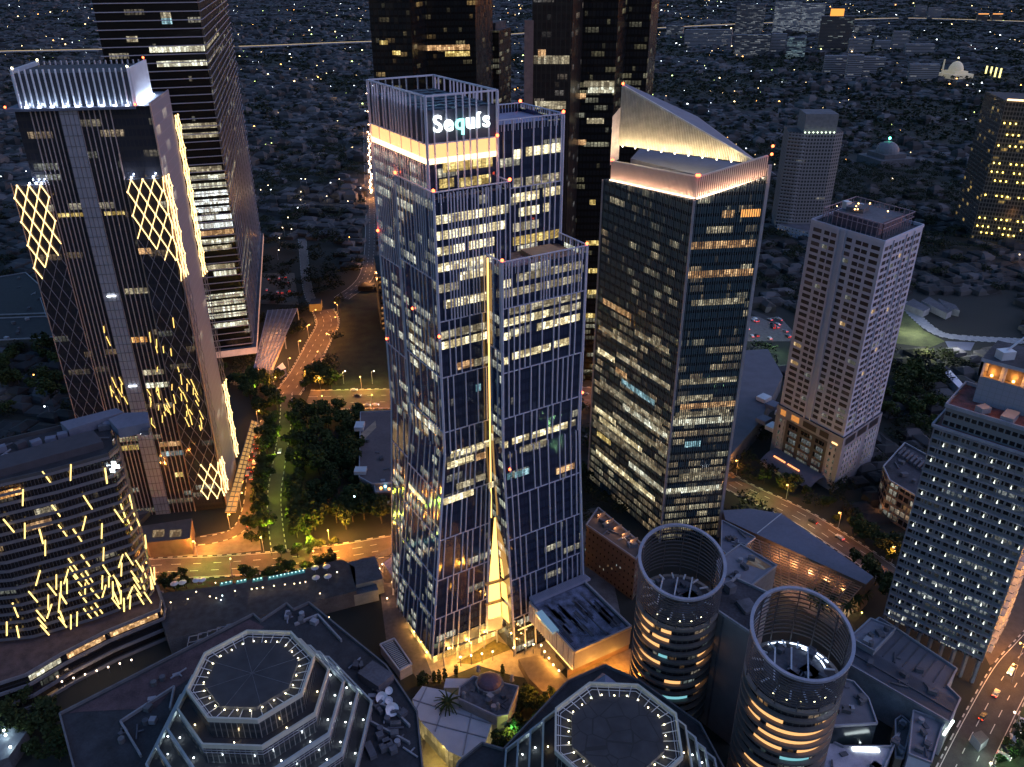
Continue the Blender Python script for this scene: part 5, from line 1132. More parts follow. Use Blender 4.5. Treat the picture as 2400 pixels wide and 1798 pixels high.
#@@R
# ================================================================== ROUND TOWERS WITH OPEN RINGS
rg = facade('round_glass', 3.6, 1.9, 4, .20, glass=(.02, .02, .024), span=(.06, .055, .052), rough=.15, E=.30, odd=.03, litA=(1, .55, .22), litB=(.5, .8, .85), fp=.2)
hoop_m = plain('ring_metal', (.06, .056, .06), .55, .2, .1); rim_r = plain('ring_rim', (.27, .27, .33), .55, .1, .15)
def ring_tower(c, r, zt, label, seed, bands, blue):
    t = thing('round_tower', label, 'round tower', (c[0], c[1], 0)); OCC.append([(c[0] + (r + 1) * math.cos(k), c[1] + (r + 1) * math.sin(k)) for k in (0, 1, 2, 3, 4, 5)]); N = 64
    tl = math.tan(math.radians(17)); zoff = lambda a, rr: tl * rr * math.sin(a + .0)
    def hoop(rr, z, w, h, mat_m, m, tilt=1.0):
        for k in range(N):
            a, b = k * 2 * math.pi / N, (k + 1) * 2 * math.pi / N
            p = lambda an, q, dz: (c[0] + q * math.cos(an), c[1] + q * math.sin(an), z + tilt * zoff(an, rr) + dz)
            for f in ([p(a, rr + w, 0), p(b, rr + w, 0), p(b, rr + w, h), p(a, rr + w, h)], [p(b, rr, 0), p(a, rr, 0), p(a, rr, h), p(b, rr, h)], [p(a, rr + w, h), p(b, rr + w, h), p(b, rr, h), p(a, rr, h)]): m.face(f, 0)
    m = MB(); hoop(r - .3, zt - .5, 1.0, .8, 0, m); m.build('rim', rim_r, t)
    m = MB(); n = 12
    for i in range(1, n): hoop(r - .1, zt - .6 - i * 1.25, .22, .38, 0, m, 1.0 - i / n * .9)
    m.build('ring_hoops', hoop_m, t)
    m = MB()
    for k in range(14):
        a = k * 2 * math.pi / 14; q = (c[0] + (r - .2) * math.cos(a), c[1] + (r - .2) * math.sin(a)); m.bar((*q, zt - 17), (*q, zt - .6 + zoff(a, r)), .28)
    m.build('ring_posts', hoop_m, t)
    zd = zt - 17
    m = MB(); m.cyl(c, r - 1.5, 0, zd, 40, 0, 1); m.build('drum', [rg, roof_d], t)
    # round walls need uv metres
    m = MB()
    for k, z in enumerate([zd - 1 - 3.6 * i for i in range(int(zd / 3.6))]): hoop(r - 1.2, z, 1.3, .9, 0, m, 0)
    m.build('balcony_bands', plain('round_band', (.13, .115, .105), .6, .1, .1), t)
    r_ = random.Random(seed); A0, A1 = math.radians(185), math.radians(350)
    for z, a0, a1, col in bands:
        m = MB(); n = max(2, int((a1 - a0) / 5))
        for k in range(n):
            a, b = math.radians(a0 + (a1 - a0) * k / n), math.radians(a0 + (a1 - a0) * (k + 1) / n); q = lambda an, zz: (c[0] + (r - 1.35) * math.cos(an), c[1] + (r - 1.35) * math.sin(an), zz)
            m.face([q(a, z), q(b, z), q(b, z + 1.5), q(a, z + 1.5)], 0, [(k, z), (k + 1, z), (k + 1, z + 1.5), (k, z + 1.5)])
        m.build('lit_window_band', glow('round_amber', (1, .50, .18), 1.3) if col == 0 else glow('round_cyan', (.3, .8, .9), .7), t)
    for z, a0, a1, rr in blue:
        m = MB(); n = 14
        for k in range(n):
            if k in (4, 9): continue
            a, b = math.radians(a0 + (a1 - a0) * k / n), math.radians(a0 + (a1 - a0) * (k + 1) / n); m.bar((c[0] + rr * math.cos(a), c[1] + rr * math.sin(a), z), (c[0] + rr * math.cos(b), c[1] + rr * math.sin(b), z), .28)
        m.build('neon_arc', glow('neon_blue', (.62, .78, 1), 6), t)
    m = MB(); m.cyl(c, r * .62, zd, zd + 2.2, 28, 0)
    for k in range(16): a = k * math.pi / 8; m.bar((c[0] + r * .63 * math.cos(a), c[1] + r * .63 * math.sin(a), zd + 2.4), (c[0] + r * .86 * math.cos(a), c[1] + r * .86 * math.sin(a), zd + 2.0), .5, .4, 1)
    for k in range(3): m.bar((c[0] - 8 + k * 5, c[1] - 6, zd + 4), (c[0] - 4 + k * 5, c[1] + 7, zd + 4), .45, .5, 1); m.box((c[0] - 3, c[1] - 5, zd + 3), (5, 4, 3), .6); m.box((c[0] + 4, c[1] - 2, zd + 2.5), (4, 5, 2.5), .6)
    for k in range(7): m.bar((c[0] - 9 + k * 1.6, c[1] - 7 + k * .3, zd + 3.2), (c[0] - 4 + k * 1.6, c[1] - 1 + k * .3, zd + 3.2), .35)
    for k in range(12): m.box((c[0] + r_.uniform(-.6, .6) * r, c[1] + r_.uniform(-.6, .6) * r, zd + 2.6 + r_.random()), (r_.uniform(.8, 2.5), r_.uniform(.8, 2.5), 1.4), r_.random())
    m.build('rooftop_plant', [roof_g, steel_l], t)
    for k in range(5): a = 3.9 + k * .35; m = MB(); m.ball((c[0] + r * .8 * math.cos(a), c[1] + r * .8 * math.sin(a), zd + 1), .25); m.build('roof_lamp', glow('roof_dot', (1, .9, .5), 10), t)
    return t
ring_tower((55.5, 213.5), 13.6, 70, 'round tower with an open hooped ring top standing nearest the lit tower', 1,
           [(49, 188, 222, 0), (45.4, 190, 216, 0), (45.4, 222, 250, 0), (49, 236, 252, 0), (41.8, 200, 236, 0), (34.6, 195, 240, 0), (31, 190, 205, 0), (27.4, 250, 275, 0), (38.2, 300, 340, 0), (34.6, 300, 330, 0), (23.8, 305, 330, 0), (38, 236, 250, 1), (20, 240, 290, 1)], [])
ring_tower((84.6, 181.3), 14.2, 70, 'round tower with an open hooped ring top and blue neon arcs, lower right', 2,
           [(45.4, 195, 245, 0), (41.8, 190, 215, 0), (45.4, 300, 345, 0), (41.8, 225, 345, 0), (38.2, 215, 340, 0), (34.6, 210, 250, 0), (34.6, 270, 335, 0), (23.8, 200, 250, 0), (20, 215, 240, 0), (31, 250, 290, 1), (16, 190, 240, 0), (27.4, 310, 345, 0)],
           [(53.6, 20, 110, 12.6), (50.5, 200, 268, 12.4), (50.5, 288, 335, 12.6), (56, 0, 60, 9.0)])
zc_ = 52; sp_ = [G(1643, 1408, zc_), G(1756, 1484, zc_), G(1805, 1395, zc_), G(1725, 1358, zc_)]
t_ = thing('slab_block', 'plain grey wall block with a dark flat roof between the two round towers', 'building', (*centroid(sp_), 0)); OCC.append(sp_)
m = MB(); m.prism(ccw(sp_), 0, zc_, 0, 1); m.build('wall', [plain('taupe_wall', (.17, .155, .155), .8, 0, .07, .3), roof_d], t_)
m = MB(); sp2 = ccw(sp_)
for i in range(4): m.bar((*sp2[i], zc_ + .4), (*sp2[(i + 1) % 4], zc_ + .4), .6, 1)
m.build('parapet', conc, t_); c = centroid(sp_); m = MB(); m.box((c[0] - 2, c[1] + 5, zc_ + 1.5), (3, 3, 3), .5); m.box((c[0] + 2, c[1] - 3, zc_ + .6), (5, 6, 1.2), .3); m.build('rooftop_plant', roof_g, t_)
m = MB(); a, b = Vector(G(1643, 1408, zc_)), Vector(G(1756, 1484, zc_)); e = (b - a).normalized(); q = a.lerp(b, .48); m.bar((q.x + e.y * .05, q.y - e.x * .05, 0), (q.x + e.y * .05, q.y - e.x * .05, zc_), .5); m.build('wall_joint', conc_d, t_)
#@@J
# ================================================================== GRID SLAB OFFICE (right)
jF = (147.8, 250.3); jR = meet(jF, -42, 2303, 1546); je = (Vector(jR) - Vector(jF)).normalized(); LJ = (Vector(jR) - Vector(jF)).length; jn = Vector((-je.y, je.x)); jn = jn if jn.y > 0 else -jn
J_ = lambda s, g: tuple(Vector(jF) + je * s + jn * g)
jp = [J_(0, 0), J_(LJ, 0), J_(LJ, 26), J_(0, 26)]; OCC.append(ccw(jp))
jt = thing('office_slab', 'broad grey office slab with rows of windows and small white wall lights at the right edge', 'office block', (*centroid(jp), 0))
jg = facade('slab_windows', 3.55, 2.1, 6.5, .26, glass=(.03, .033, .038), wall=(.15, .147, .155), wx=(.12, .88), lo=.18, hi=.62, rough=.2, E=.6, litA=(.75, .9, .95), litB=(.95, .95, .85), odd=.02, ptop=.10, ztop=100, fp=.7, dim=.05)
HJ = zat(jF[1], 998)
m = MB(); m.prism(ccw(jp), 12, HJ, 0, 1, bottom=True); m.build('main_block', [jg, plain('rust_roof', (.13, .05, .05), .9, 0, .5, .3)], jt)
m = MB(); nJ = Vector((-jn.x, -jn.y, 0))
for k in range(25): z = 13.5 + k * 3.55; m.fin((*J_(0, 0), z), (*J_(LJ, 0), z), nJ, .5, .8)
m.build('floor_ledges', plain('ledge_grey', (.20, .195, .235), .7, 0, .08), jt)
m = MB()
for k in range(13): q = J_(LJ * k / 12, 0); m.fin((*q, 12), (*q, HJ), nJ, .5, .35)
m.build('piers', plain('pier_grey', (.16, .155, .18), .7), jt)
sc_ = glow('sconce_glow', (.92, 1, .85), 2.0)
cnt = 0
for rr in range(12):
    for k in range(7):
        s = (k + .35 + .5 * (rr % 2)) / 7; z = 15 + rr * 7.1
        if s > .99: continue
        q = Vector(J_(LJ * s, 0)) + Vector((nJ.x, nJ.y)) * 1.0; m = MB(); m.cyl(tuple(q), .26, z, z + 1.4, 5, r1=.05); m.build('wall_light', sc_, jt); cnt += 1
        if (rr + k) % 2 == 0: lamp((q.x + nJ.x * .3, q.y + nJ.y * .3, z + 1.2), (.9, 1, .9), 24, .2, parent=jt)
up = [J_(1.5, 2), J_(LJ + 3, 2), J_(LJ + 3, 24), J_(1.5, 24)]
m = MB(); m.prism(ccw(up), HJ, HJ + 7.5, 0, 1); m.build('setback_block', [jg, MATS['rust_roof']], jt)
jpoly = inset(ccw(up), -.3); m = MB()
for i in range(4): m.bar((*jpoly[i], HJ + 8), (*jpoly[(i + 1) % 4], HJ + 8), .6, 1.4)
for i in range(4): a = inset(ccw(jp), -.8); m.bar((*a[i], HJ + .4), (*a[(i + 1) % 4], HJ + .4), .6, 1)
m.build('parapet', plain('ledge_pale', (.26, .26, .31), .7), jt)
pn = [J_(7, 12), J_(34, 12), J_(34, 30), J_(7, 30)]
zP = zat(centroid(pn)[1] - 4, 800); zP = HJ + 24
m = MB(); m.prism(ccw(pn), HJ + 7.5, zP - 6.5, 0, 1); m.prism(inset(ccw(pn), 1.6), zP - 6.5, zP - 1, 1, 1); m.build('penthouse', [facade('tiled_wall', 2.0, 2.0, 8, 0.0, glass=(.24, .24, .29), span=(.19, .19, .23), rough=.6, E=0, odd=0, wx=(.08, 1), lo=.08, hi=1, tilt=0), plain('penthouse_dark', (.10, .07, .06), .8)], jt)
m = MB()
for k in range(5): q = Vector(J_(7 + 27 * k / 4, 12)); m.bar((*q, zP - 6.5), (*q, zP - 1), 2.0, .8, 0)
for k in range(4): q = Vector(J_(7, 12 + 18 * k / 3)); m.bar((*q, zP - 6.5), (*q, zP - 1), 1.6, .8, 0)
m.prism(inset(ccw(pn), -.8), zP - 1, zP + .3, 0, 1); m.build('penthouse_loggia', [plain('loggia_stone', (.34, .33, .38), .7), roof_d], jt)
for k in range(4):
    q = Vector(J_(7 + 27 * (k + .5) / 4, 12.6)); m = MB(); m.ball((*q, zP - 5.6), .5); m.build('loggia_lamp', glow('loggia_glow', (1, .45, .08), 22), jt); lamp((*q, zP - 4.4), (1, .42, .07), 900, .3, parent=jt)
for k in range(2): q = Vector(J_(7.8, 15 + 9 * k)); lamp((*q, zP - 4.4), (1, .42, .07), 900, .3, parent=jt)
m = MB(); q = J_(12, 16); m.box((*q, zP + 1.8), (5, 3.5, 3), .2, 0); m.bar((*q, zP + 3), (q[0] + 9, q[1] + 3, zP + 9), .5, m=0); m.box((*J_(22, 20), zP + .9), (8, 5, 1.4), .4, 1); m.box((*J_(12, 5), HJ + 9), (4, 3, 2.2), .3, 1); m.box((*J_(20, 6), HJ + 8.6), (7, 4, 2.4), .8, 1); m.build('rooftop_plant', [steel_l, steel], jt)
# orange washed end wall with shading screens
m = MB(); a, b = J_(LJ, 0), J_(LJ, 26); ejx = Vector((je.x, je.y, 0))
for k in range(22):
    z = 16 + 3.55 * k
    for s in (0, 1, 2, 3): p = Vector(a).lerp(Vector(b), .08 + s * .24); q = Vector(a).lerp(Vector(b), .25 + s * .24); m.bar((p.x + ejx.x * 1.0, p.y + ejx.y * 1.0, z), (q.x + ejx.x * 1.0, q.y + ejx.y * 1.0, z + .2), 1.4, .4)
m.build('sun_screens', plain('screen_cream', (.42, .38, .34), .7), jt)
for s in (.3, .8):
    for z in (14, 34, 56): q = Vector(a).lerp(Vector(b), s) + je * 7; lamp((*q, z), (1, .42, .06), 7000, .6)
# stilts
m = MB()
for k in range(9): q = J_(1 + (LJ - 2) * k / 8, 1.2); m.bar((*q, 0), (*q, 12), 1.1)
m.build('stilt', conc, jt)
#@@K
# ================================================================== TOWERS BEHIND
def box_tower(pts_base, z, mats, name, label, cat, extra=None, z0=0):
    poly = ccw(pts_base); OCC.append(poly); t = thing(name, label, cat, (*centroid(poly), 0))
    m = MB(); m.prism(poly, z0, z, 0, 1); m.build('glass_block' if extra is None else extra, mats, t)
    return t, poly
def rect_at(px, py, ang, w, d):
    """footprint whose near corner stands at a ground pixel"""
    x, y = G(px, py); a = math.radians(ang); e = (math.cos(a), math.sin(a)); n = (-e[1], e[0])
    return [(x, y), (x + e[0] * w, y + e[1] * w), (x + e[0] * w + n[0] * d, y + e[1] * w + n[1] * d), (x + n[0] * d, y + n[1] * d)]
k1 = facade('dark_tower_a', 4.0, 2.5, 6, .10, glass=(.018, .022, .026), span=(.012, .013, .014), rough=.2, E=.32, odd=.03, litA=(1, .6, .2), litB=(.8, .8, .5), tilt=.10, fp=.5, mull=(.02, .02, .02), ior=1.25)
k2 = facade('dark_tower_b', 4.0, 2.0, 7, .26, glass=(.014, .015, .017), span=(.008, .008, .008), rough=.25, E=.34, odd=.03, litA=(.85, .75, .4), litB=(.9, .9, .7), tilt=.08, fp=.7, ptop=.14, ztop=260, ior=1.2)
k3 = facade('dark_tower_c', 4.0, 2.4, 5, .12, glass=(.016, .013, .013), span=(.02, .017, .016), rough=.3, E=.2, odd=.04, litA=(.9, .7, .5), litB=(.8, .85, .9), tilt=.08, mull=(.03, .027, .025), ior=1.25)
def ray_x(px, Y):
    x, y = G(px, 0); x2, y2 = G(px, 300); return ((px - 1200) / F_PX) * (Y * CT - (150 - HC) * ST)
def tower_cols(name, label, x0, x1, Y, depth, z, mat, ybase_skew=0.0, ins=0.0):
    a, b = (ray_x(x0, Y), Y), (ray_x(x1, Y + ybase_skew), Y + ybase_skew)
    poly = [a, b, (b[0] + depth * .25, b[1] + depth), (a[0] + depth * .25, a[1] + depth)]
    return box_tower(poly, z, [mat, roof_d], name, label, 'office tower')
t, p = tower_cols('office_tower', 'shadowy tall tower with golden sparkles on its upper glass, behind the lit crown', 884, 975, 560, 45, 330, k1)
m = MB(); m.prism(inset(p, -.8), 318, 331, 0); m.build('crown', roof_d, t)
for k, (x, z, s) in enumerate(((905, 196, 1), (940, 190, 1))): zband(p[0], p[1], z, .2 + .3 * k, .4 + .3 * k, 2.5, lit_yel, Vector((0, -1, 0)), t)
t, p = tower_cols('office_tower', 'shadowy broad tower with a row of orange lit rooms, behind the lit crown', 978, 1118, 585, 42, 320, k1, 10)
for z, x0, x1, mt in ((190, .05, .9, lit_warm), (186, .5, .9, lit_yel), (226, .3, .6, lit_dim), (240, .62, .95, lit_dim)): zband(p[0], p[1], z, x0, x1, 3.2, mt, Vector((0, -1, 0)), t)
t, p = tower_cols('office_tower', 'small dark square tower with dim windows between the two shadowy tower pairs', 1122, 1170, 640, 35, zat(640, 72), k2)
m = MB(); m.prism(inset(p, 3), p and zat(640, 72), zat(640, 72) + 5, 0); m.build('plant_room', roof_d, t)
t, p = tower_cols('office_tower', 'shadowy tower with one broad warm lit floor behind the central tower rear block', 1244, 1332, 450, 45, 330, k3)
for y, mt, x0, x1 in ((150, lit_dim, .05, .95), (136, lit_warm, .15, .35), (256, lit_dim, .1, .9)): zband(p[0], p[1], zat(450, y), x0, x1, 4, mt, Vector((0, -1, 0)), t)
m = MB(); m.bar((p[0][0] - 1.5, p[0][1] + 2, 0), (p[0][0] - 1.5, p[0][1] + 2, 217), 4.5, 4.5); m.build('corner_pier', plain('rust_pier', (.16, .10, .09), .8), t)
t, p = tower_cols('office_tower', 'very dark tall tower with scattered yellow windows just left of the sail screen', 1334, 1432, 480, 60, 330, k2)
for y, x0, x1, mt in ((203, .3, 1, lit_dim), (232, .05, .35, lit_warm), (218, .4, 1, lit_pale), (290, .4, .8, lit_dim), (340, .1, .4, lit_warm), (480, .55, .7, lit_yel), (575, .5, .9, lit_yel), (640, .6, .95, lit_yel), (690, .6, .9, lit_yel), (745, .5, .9, lit_yel)): zband(p[0], p[1], zat(480, y), x0, x1, 3, mt, Vector((0, -1, 0)), t)
t, p = tower_cols('office_tower', 'very dark tall tower beyond the top of the sail screen', 1434, 1506, 520, 50, 330, k2)
# grey balcony apartment tower
gb = facade('balcony_tower', 3.3, 3.0, 9, .03, glass=(.03, .033, .04), wall=(.19, .185, .20), wx=(.22, .86), lo=.15, hi=.72, rough=.3, E=.35, odd=.012, litA=(.8, .85, .8), litB=(1, .8, .5))
Yg = 805; za = zat(Yg, 312)
def gpx(px): return ((px - 1200) / F_PX) * (Yg * CT - (50 - HC) * ST)
poly = [(gpx(1836), Yg + 6), (gpx(1862), Yg), (gpx(1938), Yg), (gpx(1962), Yg + 6), (gpx(1972), Yg + 40), (gpx(1850), Yg + 40)]
t, p = box_tower(poly, za, [gb, roof_d], 'apartment_tower', 'grey apartment tower with balconies and a lamp lit pool deck, beyond the pale one', 'apartment tower')
m = MB(); m.prism(inset(ccw([(gpx(1866), Yg + 1), (gpx(1940), Yg + 1), (gpx(1944), Yg + 30), (gpx(1872), Yg + 30)]), 0), za, zat(Yg, 268), 0, 1); m.build('upper_block', [plain('grey_render', (.15, .15, .16), .8), roof_g], t)
for k in range(8): m = MB(); m.ball((gpx(1868 + k * 9.5), Yg - .5, za + .6), .6); m.build('terrace_lamp', glow('pale_dot', (.8, 1, .7), 8), t)
m = MB()
for k in range(28): z = 3.3 * k + 4; m.bar((gpx(1836), Yg + 5, z), (gpx(1862), Yg - 1, z), .9, 1); m.bar((gpx(1862), Yg - 1, z), (gpx(1872), Yg - 1, z), .9, 1)
m.build('balconies', plain('balcony_grey', (.24, .24, .27), .7), t)
q = [G(*p, 9) for p in ((1822, 525), (1900, 545), (2010, 520), (2000, 495))]; OCC.append(q); t_ = thing('podium_hall', 'low pale podium with small lit windows at the foot of the balcony apartment tower', 'podium', (*centroid(q), 0))
m = MB(); m.prism(ccw(q), 0, 9, 0, 1); m.build('podium_block', [facade('podium_l', 3, 4, 3, .4, wall=(.3, .3, .36), glass=(.04, .04, .05), wx=(.3, .6), lo=.3, hi=.7, E=.6, litA=(1, .6, .25), litB=(.5, .6, .9)), roof_g], t_)
# tower with rows of yellow lamps, right edge
Ym = 784; zm = zat(Ym, 236)
mg = facade('lamp_tower', 4.0, 2.6, 5, .05, glass=(.02, .022, .024), span=(.09, .085, .08), rough=.2, E=.8, odd=.03, litA=(1, .62, .15), litB=(1, .75, .3), mull=(.16, .15, .14))
mx = lambda px: ((px - 1200) / F_PX) * (Ym * CT - (60 - HC) * ST)
t, p = box_tower([(mx(2312), Ym), (mx(2500), Ym - 35), (mx(2540), Ym + 20), (mx(2340), Ym + 60)], zm, [mg, roof_d], 'lattice_tower', 'tall tower speckled with rows of yellow lamps at the upper right edge', 'tower')
m = MB(); m.bar((mx(2312), Ym - 1, zm + 1), (mx(2500), Ym - 36, zm + 1), 1.4); m.build('roof_light_bar', glow('roof_bar', (1, .62, .3), 3.5), t)
nn = Vector((p[0][1] - p[1][1], p[1][0] - p[0][0], 0)); nn = Vector((-.18, -1, 0)).normalized(); ml = glow('lamp_yellow', (1, .68, .12), 9)
for i, z in enumerate((8, 14, 22, 44, 58, 66, 74, 90, 100, 110)):
    for k in range(9):
        if (k * 7 + i * 3) % 4 == 0: continue
        f = (k + .5) / 18; m = MB(); m.ball((mx(2312) + (mx(2500) - mx(2312)) * f, Ym - 35 * f - 1.4, z), .75); m.build('facade_lamp', ml, t)
# far office cluster
fo = [facade('far_office_%d' % i, 3.8, 3.0, 14, pp, glass=(.03, .033, .04), wall=wl_, wx=(.0, 1), lo=.35, hi=.8, rough=.4, E=ee_, odd=.02, litA=ca_, litB=cb2, tilt=0, fp=.2) for i, (pp, wl_, ee_, ca_, cb2) in enumerate((
    (.35, (.10, .10, .11), .35, (.8, .9, 1), (.9, .95, 1)), (.55, (.24, .24, .26), .5, (.85, .95, 1), (.8, .9, .95)), (.12, (.05, .045, .045), .4, (.7, .9, .9), (.9, .9, .8)), (.12, (.20, .20, .22), .3, (.9, .95, 1), (.9, .9, .9)), (.7, (.06, .08, .10), .5, (.5, .85, 1), (.7, .95, 1))))]
def far_block(x0, x1, yt, yb, mi, label, name='far_office', dep=30, skew=0.0, roofm=None, gap=0):
    a, b = G(x0, yb), G(x1, yb + skew); Y = a[1]; k = HC / 2
    poly = [a, b, (b[0] + dep * .3, b[1] + dep), (a[0] + dep * .3, a[1] + dep)]
    z = max(8, zat(Y, yt)); t, p = box_tower(poly, z, [fo[mi], roofm or roof_g], name, label, 'office building', 'block'); return t, p, z
for args in ((1720, 1786, 10, 82, 0, 'dark far office block with thin lit floor lines, left of the tall white grid one'), (1808, 1870, 4, 80, 1, 'left wing of the tall pale far office tower with bright white floors'), (1871, 1925, 8, 80, 1, 'right wing of the tall pale far office tower with bright white floors'),
             (1914, 1990, 38, 120, 2, 'dark far tower under a bright orange roof sign'), (1718, 1800, 82, 134, 0, 'low far office block with dotted white windows'), (1802, 1838, 80, 132, 3, 'plain pale far slab building beside a cyan lit one'),
             (1840, 1884, 88, 138, 4, 'far building with bright cyan windows'), (1985, 2038, 92, 128, 3, 'white far block with vertical stripes'), (1602, 1712, 70, 112, 3, 'long grey far slab building'), (2048, 2085, 96, 120, 3, 'small pale far block with ribbon windows'),
             (2088, 2126, 74, 116, 3, 'pale far block with a red roof lamp'), (2118, 2186, 104, 132, 3, 'wide low white far hall'), (2142, 2168, 14, 44, 3, 'left of two white far blocks near the lit motorway'), (2172, 2204, 18, 46, 3, 'right of two white far blocks near the lit motorway'),
             (1926, 1978, 132, 182, 3, 'left wing of the white far hospital with ribbon windows'), (1979, 2016, 130, 190, 3, 'centre tower of the white far hospital'), (2017, 2052, 134, 182, 3, 'right wing of the white far hospital with ribbon windows'),
             (2126, 2196, 152, 194, 3, 'grey far temple like hall with a hipped roof'), (2288, 2312, 34, 56, 2, 'left of two dark far blocks with orange roof lights'), (2322, 2345, 34, 56, 2, 'right of two dark far blocks with orange roof lights'),
             (2052, 2072, 136, 164, 3, 'short stepped annex of the white far hospital'), (1630, 1700, 48, 60, 3, 'low far slab near the top edge'), (2000, 2050, 60, 78, 0, 'low dark far block under the lit motorway'), (1560, 1600, 60, 84, 0, 'small dark far block right of the very dark tower')):
    t, p, z = far_block(*args[:5], args[5])
    if args[2] == 38: m = MB(); m.box((p[0][0] + 45, p[0][1] + 8, z + 9), (38, 3, 20), 0); m.build('roof_sign', glow('orange_roof', (1, .38, .06), 1.4), t)
    if args[0] in (2288, 2322): m = MB(); m.bar((*p[0], z + 2), (*p[1], z + 2), 3); m.build('roof_light_bar', glow('orange_bar', (1, .4, .1), 1.6), t)
# mosques
def dome_mosque(px, py, r, label, lit, tip):
    x, y = G(px, py); t = thing('mosque', label, 'mosque', (x, y, 0)); OCC.append([(x - r * 2.4, y - r * 2.4), (x + r * 2.4, y - r * 2.4), (x + r * 2.4, y + r * 2.4), (x - r * 2.4, y + r * 2.4)])
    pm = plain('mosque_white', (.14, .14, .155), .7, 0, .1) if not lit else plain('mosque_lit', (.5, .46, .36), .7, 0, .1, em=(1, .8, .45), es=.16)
    m = MB(); m.box((x, y, r * .3), (r * 3.6, r * 3.2, r * .6), .3); m.box((x, y, r * .75), (r * 2.3, r * 2.3, r * .4), .3); m.build('hall', plain('mosque_wall', (.08, .08, .09), .8) if not lit else pm, t)
    m = MB(); n = 20
    for i in range(7):
        a0, a1 = i * math.pi / 14, (i + 1) * math.pi / 14
        for j in range(n):
            b0, b1 = j * 2 * math.pi / n, (j + 1) * 2 * math.pi / n; P = lambda a, b: (x + r * math.cos(a) * math.cos(b), y + r * math.cos(a) * math.sin(b), r * .95 + r * math.sin(a) * (1.25 if lit else .95)); m.face([P(a0, b0), P(a0, b1), P(a1, b1), P(a1, b0)])
    m.build('dome', pm, t); m = MB(); m.ball((x, y, r * 2.15 + (r * .5 if lit else 0)), r * .12); m.build('finial', tip, t)
    return t, x, y
dome_mosque(2074, 382, 15, 'pale domed mosque with a green light on its tip among dark trees', False, glow('green_tip', (.1, 1, .5), 14))
t, x, y = dome_mosque(2236, 182, 16, 'floodlit golden mosque with a slim minaret, far upper right', True, glow('gold_tip', (1, .8, .4), 5))
m = MB(); m.cyl((x - 34, y - 8), 2.2, 0, 40, 8, r1=1.6); m.build('minaret', MATS['mosque_lit'], t)
for k in range(4):
    p = G3(2310 + k * 11, 172 + k * 2, 6); m = MB(); m.bar((p[0], p[1], 2), (p[0], p[1], 22), 4, 2); tag(m.build('lit_column', glow('gold_column', (1, .85, .3), 2.2)), '%s tall gold lit pillar from the floodlit mosque' % nth(k), 'pillar', 'gold lit pillars by the far mosque')
# motorway on stilts
def viaduct(px, w, z, label):
    pts = smooth([G(*p, z) for p in px]); m = MB(); L, R = offs(pts, w / 2), offs(pts, -w / 2); t = thing('elevated_motorway', label, 'viaduct', (*pts[len(pts) // 2], 0))
    for i in range(len(pts) - 1): m.prism(ccw([L[i], L[i + 1], R[i + 1], R[i]]), z - 2, z, 0)
    m.build('deck', conc, t); m = MB(); k = MB()
    for i in range(0, len(pts), 2): m.bar((*pts[i], 0), (*pts[i], z - 2), 3)
    m.build('pier', conc_d, t)
    for i in range(len(pts) - 1): k.bar((*pts[i], z + 1.2), (*pts[i + 1], z + 1.2), w * .12, .8)
    k.build('traffic_glow', glow('traffic_glow', (1, .72, .35), .8), t)
viaduct([(-60, 126), (0, 121), (150, 118), (420, 113), (608, 108), (800, 100), (900, 97)], 24, 12, 'lit elevated motorway crossing behind the louvred tower and the old quarter')
viaduct([(1130, 85), (1180, 82), (1230, 78)], 22, 12, 'short lit piece of elevated motorway between two shadowy towers')
viaduct([(1540, 66), (1700, 58), (1850, 52), (1993, 46), (2121, 43), (2250, 46), (2440, 52)], 26, 12, 'lit elevated motorway crossing far behind the white offices')
#@@LOW
# ================================================================== LOW BUILDINGS AROUND
def lowrise(name, label, cat, px, z, wall, roof, par=True, z0=0, extra=None):
    poly = ccw([G(*p, z) for p in px]); OCC.append(poly); t = thing(name, label, cat, (*centroid(poly), 0))
    m = MB(); m.prism(poly, z0, z, 0, 1); m.build('walls' if False else 'wall', [wall, roof], t)
    if par:
        m = MB()
        for i in range(len(poly)): m.bar((*poly[i], z + .4), (*poly[(i + 1) % len(poly)], z + .4), .5, .9)
        m.build('parapet', steel, t)
    if par: clutter(t, poly, z, 5 + int(len(name)) % 4)
    return t, poly
# striped hall with great sloping blue roof
t, p = lowrise('convention_hall', 'long low hall under a great tapering blue grey roof with slatted orange lit side', 'hall', ((1694, 1196), (1760, 1192), (1832, 1204), (2048, 1352), (2030, 1370), (1920, 1320), (1700, 1218)), 15, plain('hall_wall', (.10, .07, .05), .7), roof_b, False)
sl = [G(*q, 13) for q in ((1755, 1262), (2025, 1372), (1975, 1402), (1790, 1330))]
m = MB(); A, B_, C_, D_ = (Vector(q) for q in sl)
for k in range(15): tt = k / 14; m.bar((*A.lerp(D_, tt), 14 - tt * 8), (*B_.lerp(C_, tt), 14 - tt * 8), .5, .3)
for k in range(12): tt = k / 11; m.bar((*A.lerp(B_, tt), 14), (*D_.lerp(C_, tt), 6), .35)
m.build('slatted_side', plain('timber_slat', (.30, .19, .13), .6), t)
for px, py in ((1810, 1305), (1850, 1320), (1890, 1335), (1930, 1352), (1970, 1370)): lamp(G3(px + 6, py + 10, 8), (1, .46, .18), 3600, .3, parent=t)
m = MB(); a, b = G(1832, 1204, 15), G(1775, 1250, 15); m.bar((*a, 15.1), (*b, 15.1), .35); m.build('roof_seam', steel_l, t)
lowrise('annex_hall', 'flat pale blue roofed annex beside the tall dark green glass tower', 'hall', ((1692, 1222), (1770, 1262), (1745, 1282), (1702, 1300), (1690, 1290)), 14, conc_d, roof_b)
